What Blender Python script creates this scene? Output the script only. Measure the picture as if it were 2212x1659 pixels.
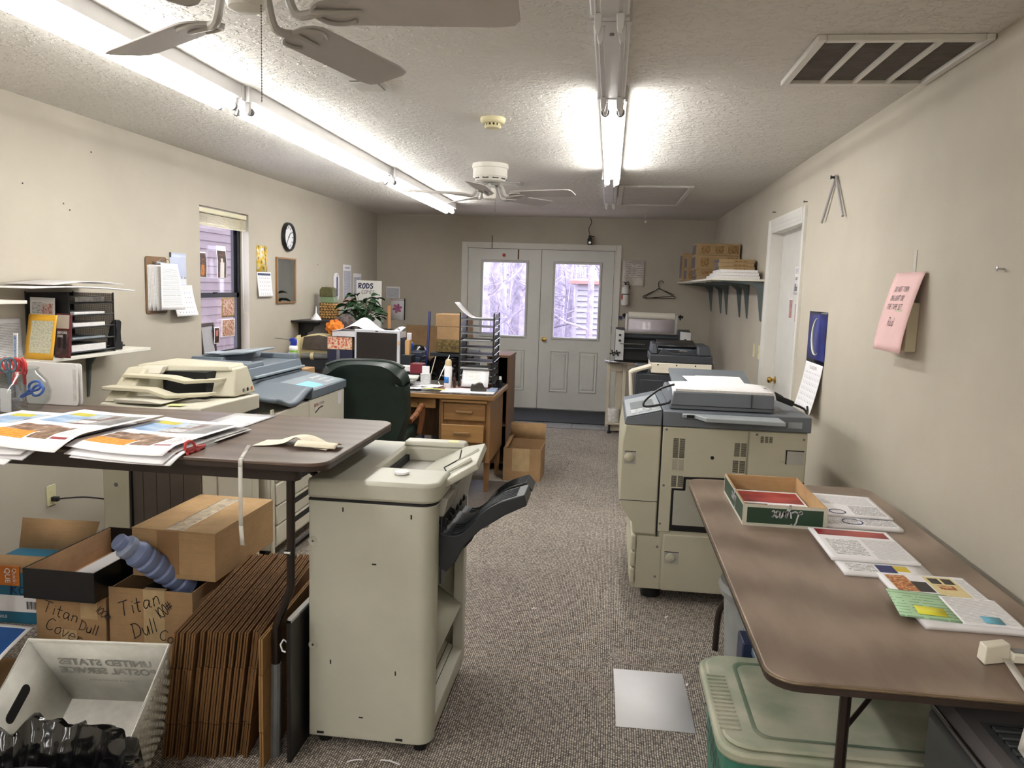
import bpy, math, random
from mathutils import Vector, Matrix
for _o in list(bpy.data.objects): bpy.data.objects.remove(_o)
S = bpy.context.scene
C = S.collection
RND = random.Random(11)
PI = math.pi
def rad(a): return a * PI / 180.0
# ---------------------------------------------------------------- camera
cd = bpy.data.cameras.new('camera'); cam = bpy.data.objects.new('camera', cd); C.objects.link(cam)
cd.sensor_fit = 'HORIZONTAL'; cd.sensor_width = 36.0; cd.lens = 1680.6 / 2212.0 * 36.0
cd.clip_start = 0.05; cd.clip_end = 200
_r = Vector((0.99171917, 0.12459399, 0.03113569)); _d = Vector((0.04592568, -0.11765429, -0.99199209)); _f = Vector((-0.119933, 0.98520749, -0.12240208))
cam.matrix_world = Matrix(((_r.x, -_d.x, -_f.x, 3.0256), (_r.y, -_d.y, -_f.y, 0.0), (_r.z, -_d.z, -_f.z, 1.5438), (0, 0, 0, 1)))
S.camera = cam
# ---------------------------------------------------------------- world, light, exposure
w = bpy.data.worlds.new('world'); S.world = w; w.use_nodes = True
_bg = w.node_tree.nodes['Background']; _bg.inputs['Color'].default_value = (0.83, 0.85, 0.98, 1); _bg.inputs['Strength'].default_value = 3.8
S.view_settings.view_transform = 'Standard'; S.view_settings.look = 'None'; S.view_settings.gamma = 1.0
S.view_settings.use_curve_mapping = False; S.view_settings.exposure = 1.0
TUBE_POWER = 15.0
# ---------------------------------------------------------------- materials
def lin(c):
    return tuple(((x / 255) / 12.92 if x / 255 <= 0.04045 else ((x / 255 + 0.055) / 1.055) ** 2.4) for x in c[:3]) + (1.0,)
MATS = {}
def nodes(name):
    m = bpy.data.materials.new(name); m.use_nodes = True
    nt = m.node_tree; b = nt.nodes['Principled BSDF']
    return m, nt, b
def _math(nt, op, a, b=None, c=None):
    n = nt.nodes.new('ShaderNodeMath'); n.operation = op
    for i, s in enumerate((a, b, c)):
        if s is None: continue
        if isinstance(s, (int, float)): n.inputs[i].default_value = s
        else: nt.links.new(s, n.inputs[i])
    return n.outputs[0]
def _ramp(nt, fac, stops, interp='LINEAR'):
    n = nt.nodes.new('ShaderNodeValToRGB'); cr = n.color_ramp; cr.interpolation = interp
    while len(cr.elements) < len(stops): cr.elements.new(0.5)
    for e, (p, c) in zip(cr.elements, stops): e.position = p; e.color = lin(c) if len(c) == 3 else c
    nt.links.new(fac, n.inputs[0]); return n.outputs[0]
def _noise(nt, vec, scale, detail=2, rough=0.5):
    n = nt.nodes.new('ShaderNodeTexNoise'); n.inputs['Scale'].default_value = scale
    n.inputs['Detail'].default_value = detail; n.inputs['Roughness'].default_value = rough
    if vec is not None: nt.links.new(vec, n.inputs['Vector'])
    return n.outputs['Fac']
def _coord(nt, kind='Object', scale=None):
    t = nt.nodes.new('ShaderNodeTexCoord'); o = t.outputs[kind]
    if scale:
        mp = nt.nodes.new('ShaderNodeMapping'); mp.inputs['Scale'].default_value = scale
        nt.links.new(o, mp.inputs['Vector']); o = mp.outputs[0]
    return o
def _bump(nt, b, h, strength, dist=0.01):
    n = nt.nodes.new('ShaderNodeBump'); n.inputs['Strength'].default_value = strength; n.inputs['Distance'].default_value = dist
    nt.links.new(h, n.inputs['Height']); nt.links.new(n.outputs[0], b.inputs['Normal'])
def mat(name, c, rough=0.5, metal=0.0, var=0.06, vscale=6.0, bump=0.0, bscale=200.0, spec=None, coat=0.0, trans=0.0, alpha=1.0, sheen=0.0, emit=None, estr=0.0):
    """plain procedural surface: slight colour variation and fine relief"""
    if name in MATS: return MATS[name]
    m, nt, b = nodes(name)
    co = _coord(nt)
    if var > 0:
        hi = tuple(min(255, x * (1 + var)) for x in c); lo = tuple(x * (1 - var) for x in c)
        nt.links.new(_ramp(nt, _noise(nt, co, vscale, 4, 0.6), [(0.3, lo), (0.7, hi)]), b.inputs['Base Color'])
    else: b.inputs['Base Color'].default_value = lin(c)
    b.inputs['Roughness'].default_value = rough; b.inputs['Metallic'].default_value = metal
    if spec is not None: b.inputs['Specular IOR Level'].default_value = spec
    if coat: b.inputs['Coat Weight'].default_value = coat; b.inputs['Coat Roughness'].default_value = 0.1
    if trans: b.inputs['Transmission Weight'].default_value = trans
    if alpha < 1: b.inputs['Alpha'].default_value = alpha
    if sheen: b.inputs['Sheen Weight'].default_value = sheen
    if bump > 0: _bump(nt, b, _noise(nt, co, bscale, 3), bump, 0.004)
    if emit: b.inputs['Emission Color'].default_value = lin(emit); b.inputs['Emission Strength'].default_value = estr
    MATS[name] = m; return m
def mat_wood(name, c1, c2, scale=(2, 30, 30), rough=0.45, bump=0.05, coat=0.0):
    m, nt, b = nodes(name)
    co = _coord(nt, 'Object', scale)
    n1 = _noise(nt, co, 1.3, 6, 0.65)
    wv = nt.nodes.new('ShaderNodeTexWave'); wv.wave_type = 'BANDS'; wv.bands_direction = 'Y'
    wv.inputs['Scale'].default_value = 0.35; wv.inputs['Distortion'].default_value = 6.0; wv.inputs['Detail'].default_value = 3
    nt.links.new(co, wv.inputs['Vector'])
    f = _math(nt, 'ADD', _math(nt, 'MULTIPLY', n1, 0.6), _math(nt, 'MULTIPLY', wv.outputs['Fac'], 0.4))
    nt.links.new(_ramp(nt, f, [(0.3, c1), (0.7, c2)]), b.inputs['Base Color'])
    b.inputs['Roughness'].default_value = rough
    if coat: b.inputs['Coat Weight'].default_value = coat; b.inputs['Coat Roughness'].default_value = 0.15
    if bump: _bump(nt, b, f, bump, 0.003)
    MATS[name] = m; return m
def mat_text(name, paper=(238, 236, 238), ink=(70, 70, 80), pitch=0.0065, fill=0.42, word=260.0, thr=0.44, cut=None):
    """lines of small print, laid out in metres on the sheet's own UVs"""
    m, nt, b = nodes(name)
    uv = _coord(nt, 'UV'); sp = nt.nodes.new('ShaderNodeSeparateXYZ'); nt.links.new(uv, sp.inputs[0])
    r = _math(nt, 'DIVIDE', sp.outputs[1], pitch); fr = _math(nt, 'FRACT', r); row = _math(nt, 'FLOOR', r)
    cb = nt.nodes.new('ShaderNodeCombineXYZ'); nt.links.new(_math(nt, 'MULTIPLY', sp.outputs[0], word), cb.inputs[0]); nt.links.new(_math(nt, 'MULTIPLY', row, 7.31), cb.inputs[1])
    wd = _math(nt, 'GREATER_THAN', _noise(nt, cb.outputs[0], 1.0, 2), thr)
    ln = _math(nt, 'LESS_THAN', fr, fill)
    f = _math(nt, 'MULTIPLY', wd, ln)
    nt.links.new(_ramp(nt, f, [(0.0, paper), (1.0, ink)]), b.inputs['Base Color']); b.inputs['Roughness'].default_value = 0.75
    MATS[name] = m; return m
def mat_photo(name, stops, scale=18.0, detail=6, kind='UV', rough=0.35, stretch=(1, 1, 1)):
    m, nt, b = nodes(name)
    co = _coord(nt, kind, stretch)
    f = _noise(nt, co, scale, detail, 0.62)
    v = nt.nodes.new('ShaderNodeTexVoronoi'); v.inputs['Scale'].default_value = scale * 1.7; nt.links.new(co, v.inputs['Vector'])
    f2 = _math(nt, 'ADD', _math(nt, 'MULTIPLY', f, 0.75), _math(nt, 'MULTIPLY', v.outputs['Distance'], 0.3))
    nt.links.new(_ramp(nt, f2, stops), b.inputs['Base Color']); b.inputs['Roughness'].default_value = rough
    MATS[name] = m; return m
# ---------------------------------------------------------------- mesh helpers
class MB:
    """collects shapes; build() links them as ONE mesh object"""
    def __init__(s): s.v = []; s.f = []; s.mi = []; s.uv = []; s.M = None; s.cm = 0
    def _add(s, vs, fs, uvs=None, mi=None):
        n = len(s.v)
        for p in vs:
            p = Vector(p)
            s.v.append(s.M @ p if s.M is not None else p)
        for i, f in enumerate(fs):
            s.f.append([n + k for k in f]); s.mi.append(s.cm if mi is None else mi)
            s.uv.append(uvs[i] if uvs else None)
        return s
    def box(s, x0, x1, y0, y1, z0, z1, mi=None):
        return s._add([(x0, y0, z0), (x1, y0, z0), (x1, y1, z0), (x0, y1, z0), (x0, y0, z1), (x1, y0, z1), (x1, y1, z1), (x0, y1, z1)],
                      [(3, 2, 1, 0), (4, 5, 6, 7), (0, 1, 5, 4), (1, 2, 6, 5), (2, 3, 7, 6), (3, 0, 4, 7)], None, mi)
    def prism(s, poly, ax, a0, a1, mi=None):
        n = len(poly)
        def P(p, a): return (a, p[0], p[1]) if ax == 'x' else ((p[0], a, p[1]) if ax == 'y' else (p[0], p[1], a))
        ar = sum(poly[i][0] * poly[(i + 1) % n][1] - poly[(i + 1) % n][0] * poly[i][1] for i in range(n))
        vs = [P(p, a0) for p in poly] + [P(p, a1) for p in poly]
        ccw = ar > 0
        if ax == 'y': ccw = not ccw
        fs = [tuple(range(n - 1, -1, -1)), tuple(range(n, 2 * n))] + [(i, (i + 1) % n, n + (i + 1) % n, n + i) for i in range(n)]
        if not ccw: fs = [tuple(reversed(f)) for f in fs]
        return s._add(vs, fs, None, mi)
    def tube(s, path, r, n=8, closed=False, mi=None, rs=None):
        P = [Vector(p) for p in path]; k = len(P); vs = []; prev = None
        for i in range(k):
            if closed: t = (P[(i + 1) % k] - P[i - 1])
            else: t = P[min(i + 1, k - 1)] - P[max(i - 1, 0)]
            t.normalize()
            if prev is None:
                u = t.cross(Vector((0, 0, 1)))
                if u.length < 0.1: u = t.cross(Vector((1, 0, 0)))
            else:
                u = prev - t * prev.dot(t)
            u.normalize(); prev = u; q = t.cross(u)
            rr = rs[i] if rs else r
            for j in range(n):
                a = 2 * PI * j / n; vs.append(P[i] + (u * math.cos(a) + q * math.sin(a)) * rr)
        fs = []
        for i in range(k if closed else k - 1):
            for j in range(n):
                a = i * n + j; b = i * n + (j + 1) % n; c = ((i + 1) % k) * n + (j + 1) % n; d = ((i + 1) % k) * n + j
                fs.append((a, b, c, d))
        if not closed: fs += [tuple(range(n - 1, -1, -1)), tuple((k - 1) * n + j for j in range(n))]
        return s._add(vs, fs, None, mi)
    def lathe(s, prof, o=(0, 0, 0), n=24, ax='z', mi=None, a0=0.0, a1=2 * PI, caps=True):
        full = abs(a1 - a0 - 2 * PI) < 1e-6; m = n if full else n + 1; vs = []
        for r, h in prof:
            for j in range(m):
                a = a0 + (a1 - a0) * j / n; x, y = r * math.cos(a), r * math.sin(a)
                p = (x, y, h) if ax == 'z' else ((h, x, y) if ax == 'x' else (y, h, x))
                vs.append((p[0] + o[0], p[1] + o[1], p[2] + o[2]))
        fs = []
        for i in range(len(prof) - 1):
            for j in range(n if full else n):
                fs.append((i * m + j, i * m + (j + 1) % m, (i + 1) * m + (j + 1) % m, (i + 1) * m + j))
        if full and caps:
            if prof[0][0] > 1e-4: fs.append(tuple(range(m - 1, -1, -1)))
            if prof[-1][0] > 1e-4: fs.append(tuple((len(prof) - 1) * m + j for j in range(m)))
        return s._add(vs, fs, None, mi)
    def cyl(s, o, r, h, n=16, ax='z', mi=None): return s.lathe([(r, 0), (r, h)], o, n, ax, mi)
    def grid(s, nu, nv, fn, mi=None, uvs=(1, 1)):
        vs = [fn(i / nu, j / nv) for j in range(nv + 1) for i in range(nu + 1)]; fs = []; uv = []
        for j in range(nv):
            for i in range(nu):
                fs.append((j * (nu + 1) + i, j * (nu + 1) + i + 1, (j + 1) * (nu + 1) + i + 1, (j + 1) * (nu + 1) + i))
                uv.append([(a / nu * uvs[0], b / nv * uvs[1]) for a, b in ((i, j), (i + 1, j), (i + 1, j + 1), (i, j + 1))])
        return s._add(vs, fs, uv, mi)
    def sheet(s, W, H, lay=(), fn=None, nu=1, nv=1):
        """printed sheet in its own plane (u right, v up, metres); lay = [(u0,v0,u1,v1,material index)] in 0..1"""
        us = sorted(set([i / nu for i in range(nu + 1)] + [x for r in lay for x in (r[0], r[2])]))
        vv = sorted(set([i / nv for i in range(nv + 1)] + [x for r in lay for x in (r[1], r[3])]))
        fn = fn or (lambda u, v: (u, v, 0.0))
        n = len(us); base = len(s.v); s._add([fn(u * W, v * H) for v in vv for u in us], [])
        for j in range(len(vv) - 1):
            for i in range(n - 1):
                cu, cv = (us[i] + us[i + 1]) / 2, (vv[j] + vv[j + 1]) / 2; k = 0
                for r in lay:
                    if r[0] < cu < r[2] and r[1] < cv < r[3]: k = r[4]
                s.f.append([base + j * n + i, base + j * n + i + 1, base + (j + 1) * n + i + 1, base + (j + 1) * n + i]); s.mi.append(k)
                s.uv.append([(us[a] * W, vv[b] * H) for a, b in ((i, j), (i + 1, j), (i + 1, j + 1), (i, j + 1))])
        return s
    def build(s, name, mats, parent=None, bevel=0.0, seg=2, ang=35, solid=0.0, sub=0, loc=None, rot=None):
        me = bpy.data.meshes.new(name); me.from_pydata([tuple(p) for p in s.v], [], s.f)
        if not isinstance(mats, (list, tuple)): mats = [mats]
        for m in mats: me.materials.append(m)
        me.polygons.foreach_set('material_index', s.mi)
        if any(s.uv):
            ul = me.uv_layers.new(name='UVMap')
            for p, u in zip(me.polygons, s.uv):
                if u:
                    for li, c in zip(p.loop_indices, u): ul.data[li].uv = c
        me.polygons.foreach_set('use_smooth', [True] * len(me.polygons))
        me.update(); me.set_sharp_from_angle(angle=rad(ang))
        o = bpy.data.objects.new(name, me); C.objects.link(o)
        if parent is not None: o.parent = parent
        if loc is not None: o.location = loc
        if rot is not None: o.rotation_euler = rot
        if solid: md = o.modifiers.new('solid', 'SOLIDIFY'); md.thickness = solid; md.offset = -1
        if bevel:
            md = o.modifiers.new('bevel', 'BEVEL'); md.width = bevel; md.segments = seg; md.limit_method = 'ANGLE'; md.angle_limit = rad(40); md.harden_normals = False
        if sub: md = o.modifiers.new('sub', 'SUBSURF'); md.levels = sub; md.render_levels = sub
        return o
def tag(o, label, cat, group=None):
    o['label'] = label; o['category'] = cat
    if group: o['group'] = group
    return o
def thing(name, label, cat, loc=(0, 0, 0), rz=0.0, group=None):
    o = bpy.data.objects.new(name, None); C.objects.link(o); o.location = loc; o.rotation_euler = (0, 0, rz); o.empty_display_size = 0.05
    return tag(o, label, cat, group)
def struct(o): o['kind'] = 'structure'; return o
def dup(root, loc=None, rz=None, label=None, group=None):
    r = root.copy(); C.objects.link(r)
    if loc is not None: r.location = loc
    if rz is not None: r.rotation_euler = (0, 0, rz)
    if label: r['label'] = label
    if group: r['group'] = group
    for ch in list(root.children):
        c = ch.copy(); C.objects.link(c); c.parent = r
        for g in list(ch.children):
            d = g.copy(); C.objects.link(d); d.parent = c
    return r
def rrect(w, h, r, n=4, cx=0, cy=0):
    """rounded rectangle outline centred on cx, cy"""
    pts = []
    for sx, sy, a0 in ((1, 1, 0), (-1, 1, 90), (-1, -1, 180), (1, -1, 270)):
        for k in range(n + 1):
            a = rad(a0 + 90 * k / n); pts.append((cx + sx * (w / 2 - r) + r * math.cos(a), cy + sy * (h / 2 - r) + r * math.sin(a)))
    return pts
def bez(pts, n=8):
    """smooth path through points (Catmull-Rom)"""
    P = [Vector(p) for p in pts]; out = []
    for i in range(len(P) - 1):
        a = P[max(i - 1, 0)]; b = P[i]; c = P[i + 1]; d = P[min(i + 2, len(P) - 1)]
        for k in range(n):
            t = k / n
            out.append(0.5 * ((2 * b) + (c - a) * t + (2 * a - 5 * b + 4 * c - d) * t * t + (3 * b - a - 3 * c + d) * t ** 3))
    out.append(P[-1]); return out
# stroke lettering for handwriting: letters in a 1 x 1 cell (x to 0.7), strokes as polylines
HW = {'T': [[(0, 1), (.7, 1)], [(.35, 1), (.3, 0)]], 'i': [[(.15, .55), (.13, 0)], [(.17, .75), (.18, .8)]], 't': [[(.25, .9), (.22, .05), (.4, 0)], [(.02, .6), (.5, .62)]],
 'a': [[(.5, .5), (.2, .55), (.05, .25), (.2, 0), (.45, .2), (.5, .5), (.5, .1), (.62, 0)]], 'n': [[(.08, .55), (.08, 0)], [(.08, .35), (.3, .58), (.45, .45), (.48, 0)]],
 'D': [[(.1, 1), (.08, 0)], [(0, 1), (.35, .95), (.6, .6), (.5, .15), (.02, 0)]], 'u': [[(.05, .55), (.08, .12), (.25, 0), (.42, .2), (.46, .55), (.46, .0)]], 'l': [[(.15, 1), (.12, 0)]],
 'C': [[(.6, .9), (.3, 1), (.05, .6), (.1, .15), (.4, 0), (.62, .15)]], 'o': [[(.3, .55), (.08, .4), (.1, .08), (.35, 0), (.5, .25), (.45, .5), (.3, .55)]], 'v': [[(.02, .55), (.22, 0), (.45, .58)]],
 'e': [[(.08, .28), (.48, .32), (.4, .52), (.2, .55), (.05, .3), (.15, .02), (.5, .08)]], 'r': [[(.1, .55), (.1, 0)], [(.1, .3), (.25, .52), (.42, .5)]],
 '1': [[(.2, 1), (.18, 0)]], '0': [[(.3, 1), (.05, .6), (.1, .1), (.35, 0), (.5, .5), (.4, .95), (.3, 1)]], '#': [[(.2, .9), (.1, .1)], [(.45, .9), (.35, .1)], [(0, .65), (.6, .65)], [(0, .35), (.6, .35)]],
 'R': [[(.08, 1), (.08, 0)], [(.0, .95), (.45, 1), (.55, .75), (.4, .52), (.1, .5), (.6, 0)]], 'O': [[(.32, 1), (.02, .6), (.1, .08), (.4, 0), (.62, .45), (.5, .95), (.32, 1)]],
 'S': [[(.55, .9), (.3, 1), (.08, .78), (.3, .55), (.55, .3), (.35, 0), (.02, .1)]], 'P': [[(.08, 1), (.08, 0)], [(.02, .98), (.45, .98), (.55, .72), (.4, .5), (.1, .48)]],
 'I': [[(.2, 1), (.2, 0)]], 'E': [[(.55, 1), (.08, 1), (.08, 0), (.55, 0)], [(.08, .52), (.45, .52)]], 's': [[(.45, .5), (.2, .55), (.1, .4), (.4, .2), (.3, 0), (.05, .05)]],
 'N': [[(.08, 0), (.08, 1), (.55, 0), (.55, 1)]], 'B': [[(.08, 1), (.08, 0)], [(.05, 1), (.45, .95), (.45, .6), (.1, .52), (.55, .4), (.5, .05), (.05, 0)]], 'H': [[(.08, 1), (.08, 0)], [(.55, 1), (.55, 0)], [(.08, .5), (.55, .5)]],
 'A': [[(.0, 0), (.3, 1), (.6, 0)], [(.12, .35), (.48, .35)]], 'L': [[(.1, 1), (.08, 0), (.55, .0)]], 'y': [[(.05, .55), (.2, .1)], [(.48, .55), (.1, -.4)]], 'x': [[(.05, .55), (.45, 0)], [(.45, .55), (.05, 0)]],
 'U': [[(.06, 1), (.06, .2), (.25, 0), (.5, .15), (.52, 1)]], 'G': [[(.58, .9), (.3, 1), (.05, .6), (.1, .1), (.4, 0), (.58, .2), (.58, .45), (.35, .45)]],
 'm': [[(.05, .55), (.05, 0)], [(.05, .4), (.2, .57), (.28, .4), (.28, 0)], [(.28, .4), (.45, .57), (.55, .4), (.57, 0)]], 'k': [[(.1, 1), (.08, 0)], [(.45, .6), (.1, .3), (.5, 0)]],
 'h': [[(.1, 1), (.08, 0)], [(.08, .35), (.3, .55), (.45, .4), (.47, 0)]], 'f': [[(.5, .9), (.3, 1), (.2, .8), (.2, 0)], [(.02, .5), (.45, .5)]], 'p': [[(.08, .55), (.08, -.4)], [(.08, .45), (.35, .55), (.48, .3), (.3, .02), (.08, .1)]],
 'd': [[(.45, 1), (.45, 0)], [(.45, .45), (.2, .55), (.05, .25), (.2, 0), (.45, .15)]], 'g': [[(.45, .5), (.2, .55), (.08, .3), (.25, .08), (.45, .3), (.47, .5), (.42, -.3), (.1, -.35)]]}
def ink(mb, text, x, y, h, wid, ang=0.0, slant=0.15, gap=0.14, jit=0.03, mi=0, z=0.0, seed=1):
    """add pen strokes (flat ribbons) for text to a mesh builder, in its u-v plane"""
    rn = random.Random(seed); px = 0.0; ca, sa = math.cos(ang), math.sin(ang)
    for ch in text:
        if ch == ' ': px += 0.5 * h; continue
        g = HW.get(ch)
        if not g: px += 0.4 * h; continue
        wch = max(p[0] for st in g for p in st)
        for st in g:
            pts = [Vector((px + (p[0] + slant * p[1] + rn.uniform(-jit, jit)) * h, (p[1] + rn.uniform(-jit, jit)) * h, 0)) for p in st]
            if len(pts) > 2: pts = bez(pts, 3)
            for i in range(len(pts) - 1):
                a, b = pts[i], pts[i + 1]; d = b - a
                if d.length < 1e-6: continue
                d.normalize(); nrm = Vector((-d.y, d.x, 0)) * wid / 2; a2 = a - d * wid * 0.3; b2 = b + d * wid * 0.3
                q = [a2 - nrm, b2 - nrm, b2 + nrm, a2 + nrm]
                mb._add([(x + p.x * ca - p.y * sa, y + p.x * sa + p.y * ca, z) for p in q], [(0, 1, 2, 3)], None, mi)
        px += (wch + gap) * h
    return px
def text_mb(mb, s, x, y, size, mi=0, z=0.0, ang=0.0, shear=0.0, align='LEFT', bold=0.0, mirror=False, sx=1.0):
    """printed lettering: built-in font turned into mesh faces, in the builder's u-v plane"""
    cu = bpy.data.curves.new('t', 'FONT'); cu.body = s; cu.size = size; cu.shear = shear; cu.align_x = align; cu.offset = bold; cu.resolution_u = 3
    o = bpy.data.objects.new('t', cu); C.objects.link(o)
    dg = bpy.context.evaluated_depsgraph_get(); me = bpy.data.meshes.new_from_object(o.evaluated_get(dg))
    ca, sa = math.cos(ang), math.sin(ang); vs = []
    for p in me.vertices:
        px, py = p.co.x * sx, p.co.y
        if mirror: px = -px
        vs.append((x + px * ca - py * sa, y + px * sa + py * ca, z))
    fs = [tuple(reversed(p.vertices)) if mirror else tuple(p.vertices) for p in me.polygons]
    mb._add(vs, fs, None, mi)
    bpy.data.objects.remove(o); bpy.data.curves.remove(cu); bpy.data.meshes.remove(me)
def plane_M(o, u, v):
    """matrix taking (u, v, n) to world for a sheet at o with axes u, v"""
    u = Vector(u).normalized(); v = Vector(v); v = (v - u * v.dot(u)).normalized(); n = u.cross(v)
    return Matrix(((u.x, v.x, n.x, o[0]), (u.y, v.y, n.y, o[1]), (u.z, v.z, n.z, o[2]), (0, 0, 0, 1)))
def words(M, items, m, par, nm='handwriting'):
    """each written word is a part of its own; items = (text, x, y, height, pen width, angle, slant, gap, seed)"""
    for it in items:
        q = MB(); q.M = M; ink(q, it[0], it[1], it[2], it[3], it[4], rad(it[5]), it[6], it[7], seed=it[8]); q.build(nm, m, par)
# ================================================================ surfaces of the room
RW, YB, YR, CH = 4.27, 9.92, -6.4, 2.44
def m_wall(name, c):
    m, nt, b = nodes(name); co = _coord(nt)
    n = _noise(nt, co, 1.1, 5, 0.6)
    hi = tuple(x * 1.03 for x in c); lo = tuple(x * 0.95 for x in c)
    nt.links.new(_ramp(nt, n, [(0.3, lo), (0.7, hi)]), b.inputs['Base Color']); b.inputs['Roughness'].default_value = 0.75
    _bump(nt, b, _noise(nt, co, 90, 4), 0.12, 0.004); MATS[name] = m; return m
M_WALL = m_wall('wall_paint', (190, 182, 167))
def m_ceiling():
    m, nt, b = nodes('ceiling_texture'); co = _coord(nt)
    n1 = _noise(nt, co, 26, 3, 0.55)
    v = nt.nodes.new('ShaderNodeTexVoronoi'); v.inputs['Scale'].default_value = 34; v.feature = 'SMOOTH_F1'
    w2 = nt.nodes.new('ShaderNodeMixRGB') if False else None
    nt.links.new(co, v.inputs['Vector'])
    h = _math(nt, 'ADD', _ramp_f(nt, n1, 0.50, 0.58), _math(nt, 'MULTIPLY', v.outputs['Distance'], 0.5))
    nt.links.new(_ramp(nt, _noise(nt, co, 1.5, 3), [(0.3, (214, 210, 203)), (0.7, (224, 220, 213))]), b.inputs['Base Color'])
    b.inputs['Roughness'].default_value = 0.8; _bump(nt, b, h, 0.55, 0.008); return m
def _ramp_f(nt, f, a, b):
    n = nt.nodes.new('ShaderNodeMapRange'); n.inputs[1].default_value = a; n.inputs[2].default_value = b; nt.links.new(f, n.inputs[0]); return n.outputs[0]
M_CEIL = m_ceiling()
def m_carpet():
    m, nt, b = nodes('loop_carpet'); co = _coord(nt)
    # gentle wobble so that the loop rows are not ruler straight
    nz = nt.nodes.new('ShaderNodeTexNoise'); nz.inputs['Scale'].default_value = 9.0; nt.links.new(co, nz.inputs['Vector'])
    vm = nt.nodes.new('ShaderNodeVectorMath'); vm.operation = 'MULTIPLY_ADD'; vm.inputs[1].default_value = (0.007, 0.007, 0)
    nt.links.new(nz.outputs['Color'], vm.inputs[0]); nt.links.new(co, vm.inputs[2])
    br = nt.nodes.new('ShaderNodeTexBrick'); br.offset = 0.5; br.inputs['Scale'].default_value = 1.0
    br.inputs['Brick Width'].default_value = 0.0092; br.inputs['Row Height'].default_value = 0.0082; br.inputs['Mortar Size'].default_value = 0.0014; br.inputs['Mortar Smooth'].default_value = 0.9
    br.inputs['Color1'].default_value = lin((232, 223, 212)); br.inputs['Color2'].default_value = lin((148, 140, 134)); br.inputs['Mortar'].default_value = lin((34, 31, 31))
    br.inputs['Bias'].default_value = -0.15
    rt_ = nt.nodes.new('ShaderNodeMapping'); rt_.inputs['Rotation'].default_value = (0, 0, PI / 2); nt.links.new(vm.outputs[0], rt_.inputs['Vector']); nt.links.new(rt_.outputs[0], br.inputs['Vector'])
    big = _noise(nt, co, 0.9, 4, 0.6)
    mx = nt.nodes.new('ShaderNodeMix'); mx.data_type = 'RGBA'; mx.blend_type = 'MULTIPLY'; mx.inputs[0].default_value = 1.0
    nt.links.new(br.outputs['Color'], mx.inputs[6]); nt.links.new(_ramp(nt, big, [(0.3, (215, 212, 210)), (0.7, (255, 252, 248))]), mx.inputs[7])
    nt.links.new(mx.outputs[2], b.inputs['Base Color']); b.inputs['Roughness'].default_value = 0.95; b.inputs['Specular IOR Level'].default_value = 0.1
    _bump(nt, b, _math(nt, 'SUBTRACT', 1.0, br.outputs['Fac']), 0.9, 0.006); return m
M_CARPET = m_carpet()
M_TRIM = mat('white_trim_paint', (222, 219, 212), 0.4, var=0.02, vscale=3)
M_DOOR = mat('white_steel_door', (222, 221, 216), 0.42, var=0.03, vscale=2, bump=0.03, bscale=120)
M_BLACKM = mat('black_aluminium', (22, 22, 25), 0.4, 0.3, var=0.05)
M_BRASS = mat('brass', (196, 160, 84), 0.25, 1.0, var=0.05)
M_CHROME = mat('chrome', (200, 200, 200), 0.18, 1.0, var=0.03)
M_DARK = mat('dark_gap', (18, 17, 17), 0.8, var=0)
def _facing(nt):
    lw = nt.nodes.new('ShaderNodeLayerWeight'); lw.inputs[0].default_value = .5
    return _math(nt, 'ADD', _math(nt, 'MULTIPLY', _math(nt, 'POWER', lw.outputs['Facing'], 4.0), .45), .03)
def m_glass():
    m, nt, b = nodes('window_glass'); nt.nodes.remove(b)
    t = nt.nodes.new('ShaderNodeBsdfTransparent'); t.inputs[0].default_value = (0.93, 0.93, 0.97, 1); g = nt.nodes.new('ShaderNodeBsdfGlossy'); g.inputs['Roughness'].default_value = 0.02
    mx = nt.nodes.new('ShaderNodeMixShader'); fr = _facing(nt)
    nt.links.new(fr, mx.inputs[0]); nt.links.new(t.outputs[0], mx.inputs[1]); nt.links.new(g.outputs[0], mx.inputs[2])
    nt.links.new(mx.outputs[0], nt.nodes['Material Output'].inputs[0]); MATS['glass'] = m; return m
M_GLASS = m_glass()
T = 0.12
fl = struct(MB().box(-T, RW + T, YR - T, YB + T, -0.1, 0).build('floor', M_CARPET))
struct(MB().box(-T, RW + T, YR - T, YB + T, CH, CH + 0.1).build('ceiling', M_CEIL))
# left wall with the window opening, right wall and back wall with the door openings
WY0, WY1, WZ0, WZ1 = 5.50, 6.29, 0.90, 2.08
mb = MB(); mb.box(-T, 0, YR, WY0, 0, CH).box(-T, 0, WY1, YB, 0, CH).box(-T, 0, WY0, WY1, 0, WZ0).box(-T, 0, WY0, WY1, WZ1, CH)
struct(mb.build('wall_left', M_WALL))
DY0, DY1 = 5.42, 6.43
mb = MB(); mb.box(RW, RW + T, YR, DY0, 0, CH).box(RW, RW + T, DY1, YB, 0, CH).box(RW, RW + T, DY0, DY1, 2.05, CH)
struct(mb.build('wall_right', M_WALL))
BX0, BX1, BZ = 1.185, 3.08, 2.05
mb = MB(); mb.box(-T, BX0, YB, YB + T, 0, CH).box(BX1, RW + T, YB, YB + T, 0, CH).box(BX0, BX1, YB, YB + T, BZ, CH)
struct(mb.build('wall_back', M_WALL))
struct(MB().box(-T, RW + T, YR - T, YR, 0, CH).build('wall_front', M_WALL))
# floor tiles in front of the entrance
M_TILE = mat('grey_slate_tile', (112, 112, 112), 0.35, var=0.15, vscale=9)
for i in range(6):
    for j in range(4):
        x = 1.30 + i * 0.34; y = 8.60 + j * 0.33
        MB().box(x + .004, x + .336, y + .004, y + .326, 0.0, 0.006).build('tile', M_TILE, fl, bevel=0.002)
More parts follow.
